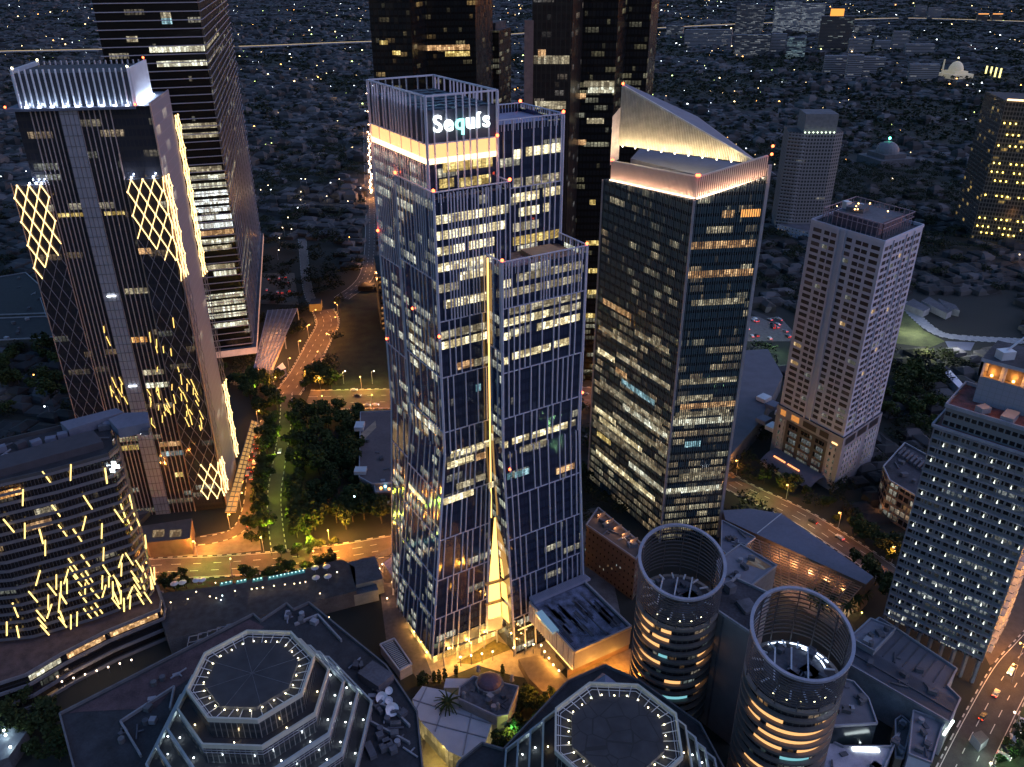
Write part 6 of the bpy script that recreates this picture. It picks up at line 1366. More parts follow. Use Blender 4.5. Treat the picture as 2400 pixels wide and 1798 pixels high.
t, p = lowrise('annex_hall', 'square flat roofed hall with a glass skylight behind the nearest round tower', 'hall', ((1680, 1318), (1735, 1278), (1820, 1328), (1738, 1392), (1690, 1382)), 24, plain('grey_clad', (.18, .17, .17), .8), plain('lilac_roof', (.19, .19, .23), .8, 0, .1))
m = MB(); m.face([(*G(*q, 24.1), 24.12) for q in ((1748, 1322), (1762, 1300), (1808, 1328), (1790, 1336))][::-1]); m.build('skylight', lit_mat('skylight_dim', (1, .6, .3), (.4, .45, .5), .25, 1.2), t)
t, p = lowrise('brown_block', 'dark brown block with orange lit roof screens before the green glass tower', 'building', ((1374, 1232), (1402, 1192), (1510, 1282), (1490, 1312)), 22, facade('brown_wall', 3.6, 2.4, 3, .10, wall=(.09, .06, .05), glass=(.03, .025, .02), wx=(.35, .65), lo=.3, hi=.6, E=.9, litA=(1, .6, .25), litB=(.7, .9, .85), odd=.05), plain('brown_deck', (.12, .085, .07), .8))
for k in range(5):
    a, b = G(1400 + k * 19, 1215 + k * 15, 22), G(1418 + k * 19, 1208 + k * 15, 22); m = MB(); m.bar((*a, 23), (*b, 23), .5, 2); m.build('roof_screen', plain('copper_screen', (.35, .22, .14), .6), t); lamp((a[0] + .8, a[1] - .6, 24), (1, .55, .25), 180, .2, parent=t)
# roofs in the right corner
t, p = lowrise('ribbed_hall', 'broad hall with ribbed grey blue metal roof beneath the office slab', 'hall', ((1996, 1502), (2060, 1450), (2100, 1475), (2242, 1570), (2220, 1610), (2250, 1640), (2225, 1695), (1990, 1560)), 16, conc, plain('ribbed_roof', (.10, .105, .135), .6, .1, .12, .2))
m = MB(); A, B_, C_, D_ = (Vector(G(*q, 16)) for q in ((1998, 1502), (2238, 1640), (2215, 1690), (1990, 1548)))
for k in range(70): tt = k / 69; m.bar((*A.lerp(B_, tt), 16.1), (*D_.lerp(C_, tt), 16.1), .16)
A, B_, C_, D_ = (Vector(G(*q, 16)) for q in ((2098, 1476), (2238, 1570), (2212, 1612), (2046, 1528)))
for k in range(8): tt = k / 7; m.bar((*A.lerp(B_, tt), 16.1), (*D_.lerp(C_, tt), 16.1), .3)
m.bar((*G(1994, 1530, 16), 16.2), (*G(2230, 1668, 16), 16.2), .7); m.build('roof_ribs', fin_d, t)
lowrise('pale_cube', 'small pale flat roofed wing between the ring tower and the office slab', 'building', ((1992, 1496), (2040, 1452), (2098, 1476), (2048, 1528)), 18, conc, plain('lilac_roof2', (.20, .20, .24), .8, 0, .1))
t, p = lowrise('grey_block', 'plain lilac grey block with a bright white wall light at the lower right', 'building', ((2140, 1668), (2214, 1694), (2205, 1712), (2182, 1790), (2130, 1770)), 14, white_p, plain('lilac_roof3', (.16, .155, .18), .8, 0, .1))
m = MB(); m.bar(G3(2234, 1690, 13), G3(2212, 1722, 13), .7); m.build('wall_light', glow('tube_white', (.8, 1, .9), 9, True), t); lamp(G3(2240, 1710, 12), (.8, 1, .9), 900, .4, parent=t)
t, p = lowrise('triangular_pavilion', 'low pavilion with a dark triangular roof over white stone and a white light strip', 'pavilion', ((1960, 1590), (2000, 1600), (2035, 1640), (2055, 1698), (1950, 1704), (1930, 1640)), 20, plain('glass_wedge', (.02, .03, .035), .15, 0, 0), plain('triangle_roof', (.12, .12, .14), .7, 0, .15, .3))
t, p = lowrise('white_stone_block', 'white stone block with fine grid facade and a glowing white strip under its edge', 'building', ((1940, 1735), (1975, 1752), (2088, 1752), (2090, 1735), (2108, 1720), (2060, 1830), (1930, 1830)), 12, facade('stone_grid', 2.2, 1.6, 6, 0, wall=(.42, .41, .47), glass=(.2, .2, .22), wx=(.2, .8), lo=.2, hi=.8, E=0, odd=0, rough=.5), plain('stone_top', (.35, .34, .40), .7))
m = MB(); m.bar(G3(1998, 1757, 12), G3(2060, 1760, 12), 1.1, 1.1); m.build('light_strip', glow('strip_white', (.85, 1, 1), 8, True), t); lamp(G3(2030, 1768, 9), (.85, 1, 1), 700, .5, parent=t)
m = MB()
for k in range(7): q = G3(2074 + k * 3.5, 1690 + k * 7.5, 12); m.ball(q, .3)
o_ = m
t_, p_ = lowrise('stone_frames', 'beige stone portal frames in a dark court beside the triangular pavilion', 'portal', ((2098, 1690), (2112, 1680), (2135, 1700), (2115, 1780), (2098, 1776)), 9, plain('portal_stone', (.24, .18, .13), .8), conc_d, True)
# shop with a white sign left of the slab
t, p = lowrise('shopping_block', 'dark shop block with a bright white oval sign left of the office slab', 'shop building', ((2070, 1095), (2120, 1040), (2210, 1090), (2160, 1172), (2085, 1128)), 20, facade('shop_wall', 4.2, 3, 4, .3, wall=(.12, .10, .10), glass=(.03, .03, .04), wx=(.1, .9), E=.5, litA=(1, .5, .2), litB=(.8, .9, .8)), roof_d)
m = MB()
for k in range(9): a, b = G(2105 + k * 9, 1070 + k * 6, 20), G(2120 + k * 9, 1055 + k * 6, 20); m.bar((*a, 21), (*b, 21), 1.0, 1.5)
m.build('rooftop_plant', roof_g, t); sg_ = glow('oval_white', (.9, 1, 1), 7, True)
m = MB()
for k in range(7): m.ball(G3(2129 + k * 4.2, 1111 + k * 2.4 + (k % 2) * 1.5, 18), .95, 0, 8)
m.build('lit_sign', sg_, t); lamp(G3(2140, 1122, 17), (.9, 1, 1), 500, .5, parent=t)
for px, py, w in ((2120, 1190, 1.2), (2085, 1182, 1.0), (2060, 1187, 1.5), (2100, 1195, 1.5), (2130, 1205, 1.5)): lamp(G3(px, py, 5), (1, .42, .15), 420, .3)
# big warehouse roof right of green tower, sandy hall left of centre
t, p = lowrise('warehouse', 'huge flat blue grey warehouse roof behind the green glass tower', 'warehouse', ((1735, 822), (1800, 818), (1835, 880), (1780, 990), (1700, 1080), (1640, 1110), (1690, 920)), 11, conc_d, plain('warehouse_roof', (.11, .11, .135), .8, 0, .12, .15), False)
m = MB()
for k in range(6): q = G(1790 + (k % 3) * 22, 935 + k * 17, 12); m.box((*q, 12.5), (7, 6, 2.4), .7, k % 2)
m.build('rooftop_plant', [steel_l, roof_b], t)
t, p = lowrise('sandy_hall', 'broad dusky pink flat roofed hall beyond the trees left of the central tower', 'hall', ((845, 968), (985, 962), (1010, 1120), (985, 1128), (872, 1136), (842, 1120)), 9, plain('pink_wall', (.2, .16, .15), .8), sand)
m = MB(); m.face([(*G(*q, 9.2), 9.2) for q in ((842, 1020), (880, 986), (882, 1002), (850, 1034))][::-1]); m.box((*G(843, 1000, 10), 10.2), (5, 7, 2.5), 0, 1); m.box((*G(845, 1104, 10), 10.2), (6, 5, 2), 0, 1); m.build('rooftop_plant', [plain('beige_tile', (.33, .25, .18), .8), steel_l], t)
t, p = lowrise('glass_hall', 'low blue glass roofed hall with small orange and cyan lights left of the central tower', 'hall', ((876, 1122), (985, 1108), (990, 1148), (880, 1156)), 8, fo[2], lit_mat('blue_hall_roof', (.10, .12, .20), (.14, .13, .2), .35, 3.0))
for px, py, c_ in ((893, 1144, (1, .4, .1)), (912, 1146, (1, .35, .1)), (937, 1138, (1, .5, .3)), (903, 1140, (.3, .8, 1))): m = MB(); m.ball(G3(px, py, 8.8), .8); m.build('roof_light', glow('dot_%d' % (px % 7), c_, 5), t)
# restaurant terrace between the road and the octagon
t, p = lowrise('restaurant_terrace', 'long dark terrace roof with turquoise pools and tiny garden lights beside the main road', 'terrace', ((368, 1392), (520, 1372), (720, 1332), (800, 1310), (832, 1330), (835, 1385), (700, 1420), (560, 1455), (395, 1500), (372, 1440)), 8, conc_d, plain('terrace_dark', (.035, .037, .045), .8, 0, .35, .4), False)
pm = plain('pool_water', (.05, .16, .17), .08, 0, 0, em=(.15, .55, .5), es=.10)
for a, b in (((515, 1366), (545, 1360)), ((553, 1361), (578, 1356)), ((591, 1357), (616, 1352)), ((628, 1352), (715, 1334))):
    q = [G(a[0], a[1], 8.2), G(b[0], b[1], 8.2), G(b[0], b[1] + 9, 8.2), G(a[0], a[1] + 9, 8.2)]; m = MB(); m.face([(*v, 8.2) for v in ccw(q)]); m.build('pool', pm, t)
    n_ = max(3, (b[0] - a[0]) // 8)
    for k in range(int(n_)): x = a[0] + (b[0] - a[0]) * (k + .5) / n_; y = a[1] + (b[1] - a[1]) * (k + .5) / n_; m = MB(); m.ball(G3(x, y + 2, 8.6), .16); m.build('pool_light', glow('turq', (.5, 1, .95), 10), t)
for px, py, c_ in ((551, 1385, 0), (590, 1381, 0), (602, 1379, 0), (616, 1377, 0), (642, 1373, 0), (668, 1370, 0), (690, 1368, 0), (703, 1366, 0), (716, 1364, 0), (460, 1387, 0), (492, 1398, 0), (507, 1402, 0), (518, 1406, 1), (521, 1396, 1), (750, 1391, 0), (771, 1447, 0), (790, 1341, 0), (505, 1366, 0), (400, 1412, 0), (440, 1404, 0)):
    p3 = G3(px, py, 9.4); m = MB(); m.ball(p3, .22); m.build('garden_light', glow('amber_small', (1, .68, .35), 16) if not c_ else glow('cool_small', (.7, .9, 1), 16), t)
    if px % 2 == 0: lamp((p3[0], p3[1], p3[2] + .6), (1, .65, .35) if not c_ else (.6, .85, 1), 60, .2, parent=t)
m = MB()
for k in range(6):
    for j in range(2): q = G(440 + k * 22 + j * 3, 1505 - k * 7 - j * 14, 9); m.bar((*q, 8.6), (q[0] + 4.5, q[1] + 1.4, 8.6), .3); m.bar((*q, 8.6), (q[0] + .8, q[1] - 3.5, 8.6), .3)
m.build('steel_frames', steel, t)
UC = [0]
def umbrella(px, py):
    q = G(px, py, 11); t_ = thing('parasol', '%s round pale parasol on the terrace %s' % (nth(UC[0] % 4), 'right of the pools' if UC[0] < 4 else 'left of the pools'), 'parasol', (*q, 8), 'pale parasols on the terrace'); m = MB(); m.cyl(q, 1.7, 10.6, 11.2, 10, 0, r1=.1); m.build('canopy', steel_l, t_); m = MB(); m.bar((*q, 8), (*q, 10.6), .1); m.build('pole', steel, t_); UC[0] += 1
for px, py in ((738, 1329), (765, 1326), (740, 1352), (768, 1349), (408, 1366), (427, 1363), (460, 1358), (473, 1357)): umbrella(px, py)
for px, py, w, d, h in ((860, 1370, 12, 16, 8), (840, 1400, 16, 10, 6)):
    t_ = thing('service_block', ('flat grey service block beside the lane at the terrace end', 'pale green walled service block below the terrace end')[py == 1400], 'building', (*G(px, py), 0)); m = MB(); q = G(px, py); m.box((*q, h / 2), (w, d, h), .35, 0, 1); m.build('wall', [plain('pale_wall', (.3, .32, .3), .8), roof_g], t_); OCC.append([(q[0] - w / 2, q[1] - d / 2), (q[0] + w / 2, q[1] - d / 2), (q[0] + w / 2, q[1] + d / 2), (q[0] - w / 2, q[1] + d / 2)])
# tented hall and domed villa
t, p = lowrise('tented_hall', 'white tent roofed hall with scalloped panels near the domed villa', 'marquee', ((966, 1640), (990, 1608), (1040, 1618), (1100, 1640), (1160, 1675), (1135, 1750), (1108, 1788), (1050, 1760), (985, 1690)), 8, lit_mat('tent_side', (1, .8, .35), (1, .75, .3), .35, 2.0), plain('tent_white', (.46, .47, .52), .6, 0, .05), False)
m = MB()
for a, b in (((966, 1640), (1160, 1700)), ((985, 1690), (1140, 1730)), ((1000, 1612), (975, 1665)), ((1050, 1630), (1020, 1715)), ((1110, 1650), (1085, 1770))): m.bar((*G(*a, 8), 8.2), (*G(*b, 8), 8.2), .35, .3)
m.build('tent_seams', steel, t)
t, p = lowrise('villa_wing', 'small white roofed wing behind the palm beside the domed villa', 'building', ((1045, 1590), (1100, 1590), (1085, 1612), (1040, 1612)), 9, conc, plain('tent_white2', (.42, .43, .48), .6, 0, .05), False)
t, p = lowrise('domed_villa', 'square stone villa with a plum coloured dome and four corner urns', 'villa', ((1078, 1612), (1110, 1588), (1215, 1612), (1190, 1678), (1165, 1682), (1075, 1640)), 12, plain('villa_stone', (.26, .25, .25), .8), plain('villa_roof', (.085, .082, .095), .9, 0, .4, .5))
dx, dy = G(1147, 1592, 15); m = MB(); m.cyl((dx, dy), 5.2, 12, 13.6, 8, 0, r1=5.2); m.build('dome_base', plain('villa_trim', (.2, .2, .21), .8), t); m = MB()
for i in range(5):
    a0, a1 = i * math.pi / 10, (i + 1) * math.pi / 10; m.cyl((dx, dy), 4.4 * math.cos(a0), 13.6 + 2.6 * math.sin(a0), 13.6 + 2.6 * math.sin(a1), 16, 0, r1=max(.05, 4.4 * math.cos(a1)))
m.build('dome', plain('plum_dome', (.10, .055, .075), .6), t)
for px, py in ((1121, 1568), (1200, 1590), (1087, 1630), (1167, 1656)): q = G(px, py, 13); m = MB(); m.cyl(q, .9, 12, 13.6, 8, r1=.5); m.ball((*q, 14), .8, 0, 8); m.build('urn', MATS['villa_trim'], t)
t, p = lowrise('striped_screen', 'short ribbed fence wall along the amber driveway', 'wall', ((1330, 1566), (1475, 1505), (1474, 1509), (1332, 1570)), 11, plain('brown_rib', (.16, .10, .08), .8), conc_d, False, z0=0)
q = [G(*v, 8) for v in ((1322, 1598), (1360, 1560), (1478, 1520), (1500, 1640), (1390, 1650))]; OCC.append(ccw(q)); m = MB(); m.prism(ccw(q), 0, 8, 0, 1); m.build('driveway', [plain('ramp_wall', (.12, .09, .07), .9), plain('amber_drive', (.20, .15, .10), .85, 0, .2, .5)], kind='structure')
q = [G(*v, 4) for v in ((1215, 1545), (1262, 1535), (1300, 1560), (1415, 1680), (1372, 1690), (1290, 1640), (1240, 1590))]; m = MB(); m.prism(ccw(q), 0, 4, 0, 1); m.build('driveway', [MATS['ramp_wall'], MATS['amber_drive']], kind='structure'); OCC.append(ccw(q))
for px, py, pw in ((1400, 1570, 5200), (1450, 1545, 5200), (1350, 1600, 6800), (1430, 1600, 9000), (1260, 1600, 3000), (1330, 1660, 2200), (1370, 1640, 1500)): lamp(G3(px, py, 13 if px > 1340 and py < 1620 else 10), (1, .40, .05), pw, .8)
# old sheds left
for i, (px, lab) in enumerate(((((-30, 655), (60, 640), (105, 680), (120, 735), (-30, 740)), 'large grey gabled shed left of the diamond lattice tower'), (((-30, 748), (125, 742), (150, 790), (-30, 800)), 'long shed with a pale wall and dark openings under the large grey one'), (((95, 700), (160, 690), (170, 730), (110, 745)), 'small dark shed touching the long one'))):
    t, p = lowrise('shed', lab, 'shed', px, 9, plain('shed_wall', (.06, .06, .055), .8), plain('shed_roof', (.03, .03, .033), .9), True)
t, p = lowrise('dome_hall', 'small white canopy hut beside the curved road', 'hut', ((640, 868), (662, 850), (670, 862), (655, 872)), 5, conc, white_p, False)
t, p = lowrise('orange_shed', 'shed with an orange lit front where the curved road begins', 'shed', ((724, 714), (752, 712), (754, 700), (730, 700)), 6, glow('orange_front', (1, .35, .06), .3), roof_d, False)
t, p = lowrise('parking_hut', 'little guard booth with pale roof by the road in the lower right corner', 'booth', ((2278, 1720), (2300, 1712), (2318, 1730), (2300, 1745)), 4, steel, plain('booth_roof', (.10, .09, .09), .8), False)
lamp(G3(2312, 1758, 4), (.9, 1, .85), 900, .3)
lowrise('barracks', 'long low white roofed barrack near the dark wood at the right', 'building', ((2212, 872), (2228, 868), (2262, 905), (2250, 912)), 5, conc, white_p, False)
for i, px in enumerate((((2160, 705), (2178, 695), (2232, 728), (2220, 735)), ((2120, 712), (2140, 700), (2180, 722), (2165, 730)), ((2200, 700), (2240, 715), (2250, 728), (2215, 720)))): lowrise('barracks', ('grey roofed barrack above the pale bright path, middle one', 'grey roofed barrack above the pale bright path, nearest the lawn', 'grey roofed barrack above the pale bright path, farthest right')[i], 'building', px, 5, conc, roof_g, False)
t, p = lowrise('roof_corner', 'dark low roof with three bluish lamps at the lower left edge', 'building', ((0, 1700), (64, 1712), (20, 1775), (-20, 1790)), 6, conc_d, plain('teal_roof', (.12, .14, .16), .7), False)
for px, py in ((9, 1712), (13, 1723), (24, 1751)): q = G3(px, py, 7); m = MB(); m.ball(q, .4); m.build('roof_lamp', glow('cool_small2', (.8, .95, 1), 30), t); lamp((q[0], q[1], q[2] + 1), (.7, .9, 1), 240, .2, parent=t)
lowrise('dark_office', 'dark narrow office block with orange windows left of the central tower top', 'office building', ((876, 600), (935, 592), (940, 640), (885, 650)), 42, facade('orange_grid', 4, 3, 4, .5, glass=(.02, .02, .02), wall=(.03, .03, .03), wx=(.2, .8), lo=.3, hi=.7, E=.8, litA=(1, .4, .1), litB=(1, .5, .2), odd=.2), roof_d, False)
#@@CITY
# ================================================================== PLANTING
def green_lamp(px, py, z, pw, col=(.8, 1, .06)):
    p = G3(px, py, z); lamp((p[0] * .985, p[1] * .985 - 1.0, p[2] + 2.0), col, pw * (2.6 if col[0] == .8 else 9 if col[1] < .45 else 4.5), .4)
grove([(672, 960), (760, 940), (850, 985), (838, 1150), (930, 1170), (940, 1215), (860, 1238), (700, 1275), (675, 1180), (690, 1080)], 82, 1.0, 'dark tree in the park by the pink roofed hall', 'trees of the dark park', 5.0)
grove([(690, 925), (700, 895), (790, 895), (800, 950), (700, 962)], 12, 1.1, 'dense tree at the lower end of the curved road', 'trees where the roads meet', 4.5, .5)
grove([(560, 900), (655, 900), (655, 1000), (640, 1160), (640, 1285), (575, 1275), (610, 1160), (618, 1000)], 40, .95, 'dark tree on the left side of the narrow avenue', 'trees left of the avenue', 4.2, .5)
grove([(520, 870), (640, 880), (620, 930), (530, 940)], 9, .7, 'low tree in front of the pergola and louvred tower', 'trees before the pergola', 4, .5)
grove([(560, 1345), (640, 1335), (780, 1325), (770, 1345), (600, 1368)], 14, .62, 'shrubby tree between main road and pools', 'small trees behind the pools', 4, .3)
grove([(650, 1302), (790, 1278), (790, 1290), (660, 1315)], 7, .5, 'young tree on the median of the main road', 'young trees of the road median', 4, -9)
grove([(360, 1345), (450, 1345), (440, 1385), (370, 1385)], 6, .6, 'small tree beside the hotel foot and the road', 'small trees by the hotel', 4, .3)
grove([(0, 790), (150, 800), (180, 900), (230, 960), (0, 985)], 26, 1.1, 'big dark tree behind the hotel roof', 'dark trees behind the hotel', 6)
grove([(1850, 1300), (1985, 1370), (2055, 1345), (2060, 1430), (1990, 1452), (1880, 1400)], 0, .8, 'x', 'x')
grove([(1995, 1240), (2075, 1270), (2140, 1290), (2080, 1430), (2050, 1380), (1985, 1330)], 16, .9, 'dark tree in the grove left of the office slab', 'grove beside the office slab', 5, .3)
grove([(2090, 880), (2200, 860), (2215, 960), (2180, 1030), (2090, 1020), (2070, 950)], 22, 1.1, 'dark tree in the wood right of the apartment tower', 'wood right of the apartment tower', 6)
grove([(1850, 1130), (1900, 1160), (1990, 1210), (1975, 1235), (1880, 1185), (1780, 1130)], 9, .7, 'street tree on the verge before the porch canopy', 'street trees before the porch canopy', 4, .5)
grove([(990, 1610), (1010, 1560), (1040, 1600), (1035, 1620)], 5, .55, 'garden tree beside the white tent roof', 'garden trees by the tent', 3, .3)
grove([(1160, 1690), (1240, 1610), (1290, 1660), (1320, 1700), (1180, 1770), (1140, 1760)], 14, .75, 'leafy garden tree beside the domed villa', 'garden trees beside the domed villa', 3.6)
grove([(1340, 1190), (1395, 1100), (1420, 1010), (1360, 960)], 6, .7, 'roadside tree between the two glass towers', 'trees between the two glass towers', 5, .5)
grove([(2340, 1750), (2400, 1680), (2400, 1798), (2310, 1798)], 6, .5, 'small hedge tree beside the lower right road', 'hedge trees at the lower right', 3, .3)
grove([(20, 1650), (110, 1660), (150, 1760), (180, 1798), (60, 1798), (30, 1720)], 9, .9, 'dark tree left of the grey octagon base', 'trees at the lower left corner', 5, .3)
# slim cypresses in front of the tower, palm
CYN = {1018: 'second from the left', 1030: 'third from the left', 1043: 'fourth from the left', 1070: 'fifth from the left', 1178: 'farthest right', 986: 'farthest left'}
def cypress(px, py, h):
    x, y = G(px, py); t = thing('cypress', 'slim dark cypress %s before the central tower plaza' % CYN[px], 'cypress', (x, y, 0), 'cypresses before the plaza')
    V, Fq = leaf_cloud(150, [(0, 0, h * .5, .8, .8, h * .5)], .4, int(px)); o = bpy.data.objects.new('crown', np_mesh('crown', V, Fq, [leaf])); SC.collection.objects.link(o); o.parent = t
    m = MB(); m.cyl((0, 0), .15, 0, h * .3, 6); k = m.build('trunk', bark); k.parent = t
for px, py, h in ((1018, 1600, 6), (1030, 1602, 7), (1043, 1598, 7), (1070, 1588, 6.5), (1178, 1585, 6), (986, 1606, 5)): cypress(px, py, h)
def palm(px, py, h, r_, label, group=None, lit=False):
    x, y = G(px, py, h); t = thing('palm_tree', label, 'palm', (x, y, 0), group); m = MB(); n = 26
    for k in range(n):
        a = k * 2.399; el = .9 - k / n * 1.5; p = Vector((0, 0, h)); d = Vector((math.cos(a) * math.cos(el), math.sin(a) * math.cos(el), math.sin(el))); s = Vector((-math.sin(a), math.cos(a), 0)); w = .45
        for j in range(4):
            q = p + d * r_ / 4; m.face([tuple(p - s * w), tuple(q - s * w * .8), tuple(q + s * w * .8), tuple(p + s * w)]); p = q; d = (d + Vector((0, 0, -.28))).normalized(); w *= .8
    m.build('crown', leaf, None).parent = t; m = MB(); m.cyl((0, 0), .3, 0, h, 7, r1=.22); m.build('trunk', bark, None).parent = t
palm(1050, 1645, 11, 5.5, 'big spiky palm rising through the white tent roof')
for i, (px, py) in enumerate(((1905, 1392), (1935, 1372), (1955, 1400), (1985, 1388), (2010, 1402), (1925, 1412), (1990, 1420), (2030, 1390))): palm(px, py, 8, 3.6, '%s lamp lit palm in the court before the slatted hall' % nth(i), 'palms before the slatted hall')
for k, (px, py) in enumerate(((1908, 1398), (1938, 1420), (2002, 1408), (2018, 1412), (2020, 1436), (1996, 1378), (2008, 1372))):
    p = G3(px, py, 1.2); t_ = thing('garden_lamp', '%s tiny golden lamp under the palms before the slatted hall' % nth(k), 'lamp', G3(px, py, 0), 'golden lamps under the palms'); m = MB(); m.ball(p, .3); m.build('lamp_head', glow('gold_small', (1, .75, .15), 16), t_); m = MB(); m.bar((p[0], p[1], 0), p, .1); m.build('post', steel, t_)
lamp(G3(1990, 1425, 3), (1, .7, .3), 700, .4); lamp(G3(1850, 1400, 6), (.8, .9, 1), 500, .4)
# uplights in the avenue trees
for px, py, pw in ((664, 940, 500), (662, 975, 700), (655, 1010, 500), (684, 1012, 600), (646, 1050, 900), (688, 1055, 800), (668, 1110, 500), (664, 1140, 600), (636, 1130, 700), (663, 1195, 800), (628, 1215, 900), (620, 1216, 400)):
    green_lamp(px, py, 5.5, pw * 1.2)
for px, py, pw, c_ in ((722, 1248, 2200, (.85, 1, .08)), (705, 1258, 900, (.85, 1, .08)), (765, 1250, 1500, (1, .36, .04)), (790, 1246, 1800, (1, .36, .04)), (745, 1262, 500, (1, .4, .05)), (800, 1218, 900, (1, .42, .08)), (842, 1236, 300, (.7, .9, .1)), (805, 882, 1400, (.8, 1, .05)), (873, 882, 1600, (.8, 1, .05)), (472, 1290, 900, (.4, 1, .1)), (490, 1284, 500, (.5, 1, .1)), (605, 1345, 500, (.8, 1, .2)), (712, 1310, 500, (.8, 1, .1)), (596, 900, 500, (.7, 1, .1)), (785, 760, 500, (1, .5, .15)), (845, 935, 700, (1, .6, .15)),
                   (1785, 1132, 900, (.9, 1, .15)), (1890, 1195, 900, (1, .7, .3)), (1200, 1690, 300, (.2, 1, .3)), (1195, 1700, 200, (.9, 1, .2)), (2210, 1700, 10, (1, 1, 1)), (2360, 1760, 500, (.4, 1, .4)), (2180, 800, 3500, (.9, 1, .4)), (2150, 745, 3000, (.9, .95, 1)), (2250, 790, 3000, (.9, .95, 1)), (1690, 770, 2500, (.9, 1, 1)), (1820, 790, 1800, (.6, 1, .6)), (2050, 880, 1200, (.8, .95, 1)), (1640, 1190, 300, (1, .7, .3))):
    green_lamp(px, py, 6 if py > 860 else 9, pw, c_)
# ------------------------------------------------------------------ street lamps
LP = MB(); LP.cyl((0, 0), .14, 0, 9, 6, r1=.09); LP.bar((0, 0, 9), (1.6, 0, 9.4), .12)
def lamp_proto(nm, col, s, r_, h=9.3):
    root = thing('street_lamp', 'x', 'street lamp'); m = MB(); m.v, m.f, m.mi, m.uv = list(LP.v), list(LP.f), list(LP.mi), list(LP.uv); m.build('pole', steel, None).parent = root
    m = MB(); m.ball((1.6, 0, h), r_); m.build('lamp_head', glow(nm, col, s), None).parent = root; return root
LPR = {'o': lamp_proto('lamp_orange', (1, .42, .08), 12, .42), 'w': lamp_proto('lamp_white', (.85, .95, 1), 14, .42), 'y': lamp_proto('lamp_warm', (1, .75, .4), 12, .42), 'c': lamp_proto('lamp_cyan', (.5, .95, 1), 40, .5)}
lused = {k: False for k in LPR}
def street_lamp(x, y, kind, label, group, pw=0, rz=0, sc=1.0):
    if not lused[kind]: o = LPR[kind]; lused[kind] = True; o.location = (x, y, 0); o.rotation_euler = (0, 0, rz); o.scale = (sc, sc, sc)
    else: o = copy_tree(LPR[kind], (x, y, 0), rz, sc)
    tag(o, label, 'street lamp', group)
    if pw: lamp((x + 1.6 * math.cos(rz), y + 1.6 * math.sin(rz), 8.4 * sc), {'o': (1, .34, .055), 'w': (.8, .92, 1), 'y': (1, .7, .35), 'c': (.5, .95, 1)}[kind], pw, .3)
def along(pts, side, step, kind, label, group, pw, start=5):
    P = offs(pts, side); d = start; acc = 0; cnt = 0
    for i in range(len(P) - 1):
        a, b = Vector(P[i]), Vector(P[i + 1]); L = (b - a).length
        while d < acc + L:
            q = a.lerp(b, (d - acc) / L); e = (b - a).normalized(); rz = math.atan2(e.y, e.x) + (-math.pi / 2 if side > 0 else math.pi / 2)
            if not any(inpoly(tuple(q), o) for o in OCC): street_lamp(q.x, q.y, kind, '%s %s' % (nth(cnt), label), group, pw * (2.6 if kind == 'o' else 1), rz); cnt += 1
            d += step
        acc += L
along(RD_CURVE, 9.5, 28, 'o', 'orange lamp from the junction on the pergola side of the curved road', 'lamps of the curved road', 3800)
along(RD_CURVE, -9.5, 30, 'o', 'orange lamp from the junction on the grass side of the curved road', 'grass side lamps of the curved road', 3000, 15)
along(RD_MAIN, 8.5, 30, 'o', 'orange lamp from the hotel along the far side of the main road', 'far side lamps of the main road', 4000, 8)
along(RD_MAIN, -8.5, 36, 'o', 'orange lamp from the hotel along the pool side of the main road', 'near side lamps of the main road', 2400, 20)
along(RD_CROSS, 14, 26, 'o', 'orange lamp from the avenue on the far side of the dual carriageway', 'lamps beyond the park', 4200, 6)
along(RD_CROSS, -14, 30, 'o', 'orange lamp from the avenue on the park side of the dual carriageway', 'near lamps of the dual carriageway', 3000, 12)
along(RD_RIGHT, 8, 30, 'o', 'orange lamp from the glass tower on the road before the porch canopy', 'lamps before the apartment tower', 1500, 60)
along(RD_DRIVE, -3.8, 17, 'o', 'orange lamp from the top of the driveway beside the glass walkway', 'driveway lamps', 2600)
along(RD_SE, 8, 28, 'y', 'warm lamp from the orange yard along the lower right road', 'lower right road lamps', 130)
street_lamp(*G(2386, 1550), 'o', 'bright orange street lamp in the yard right of the office slab', None, 6000, 3); street_lamp(*G(2370, 1600), 'o', 'orange street lamp where the cars pass right of the office slab', None, 2200, 3)
street_lamp(*G(827, 1200), 'c', 'single cyan street lamp at the edge of the dark park', None, 500)
for px, py in ((806, 900), (873, 900)): street_lamp(*G(px, py), 'y', ('left' if px < 850 else 'right') + ' yellow lamp on the edge of the grass field behind the dual carriageway', 'yellow lamps by the grass field', 2000)
# lamps of the plaza
pb = [(959, 1465), (972, 1487), (991, 1510), (1001, 1534)]
pl = [(1204, 1540), (1230, 1534), (1250, 1532), (1268, 1534), (1276, 1549), (1286, 1564), (1296, 1580), (1309, 1594), (1130, 1554), (1155, 1549), (1080, 1562), (1105, 1558)]
for i, (px, py) in enumerate(pb + pl):
    x, y = G(px, py); t_ = thing('bollard_lamp', '%s short warm lamp from the back along the central tower left foot' % nth(i) if i < 4 else '%s short warm lamp from the tower around the gold plaza path' % nth(i - 4), 'lamp', (x, y, 0), 'lamps along the tower foot' if i < 4 else 'lamps of the gold plaza')
    m = MB(); m.cyl((x, y), .15, 0, 1.0 if i < 4 else 4.6, 6); m.build('post', fin_d, t_); h_ = 1.2 if i < 4 else 4.9; m = MB(); m.ball((x, y, h_), .34); m.build('lamp_head', glow('plaza_lamp', (1, .74, .34), 22), t_); lamp((x - .8, y - .8, h_ + .7), (1, .46, .08), 900, .25, parent=t_)
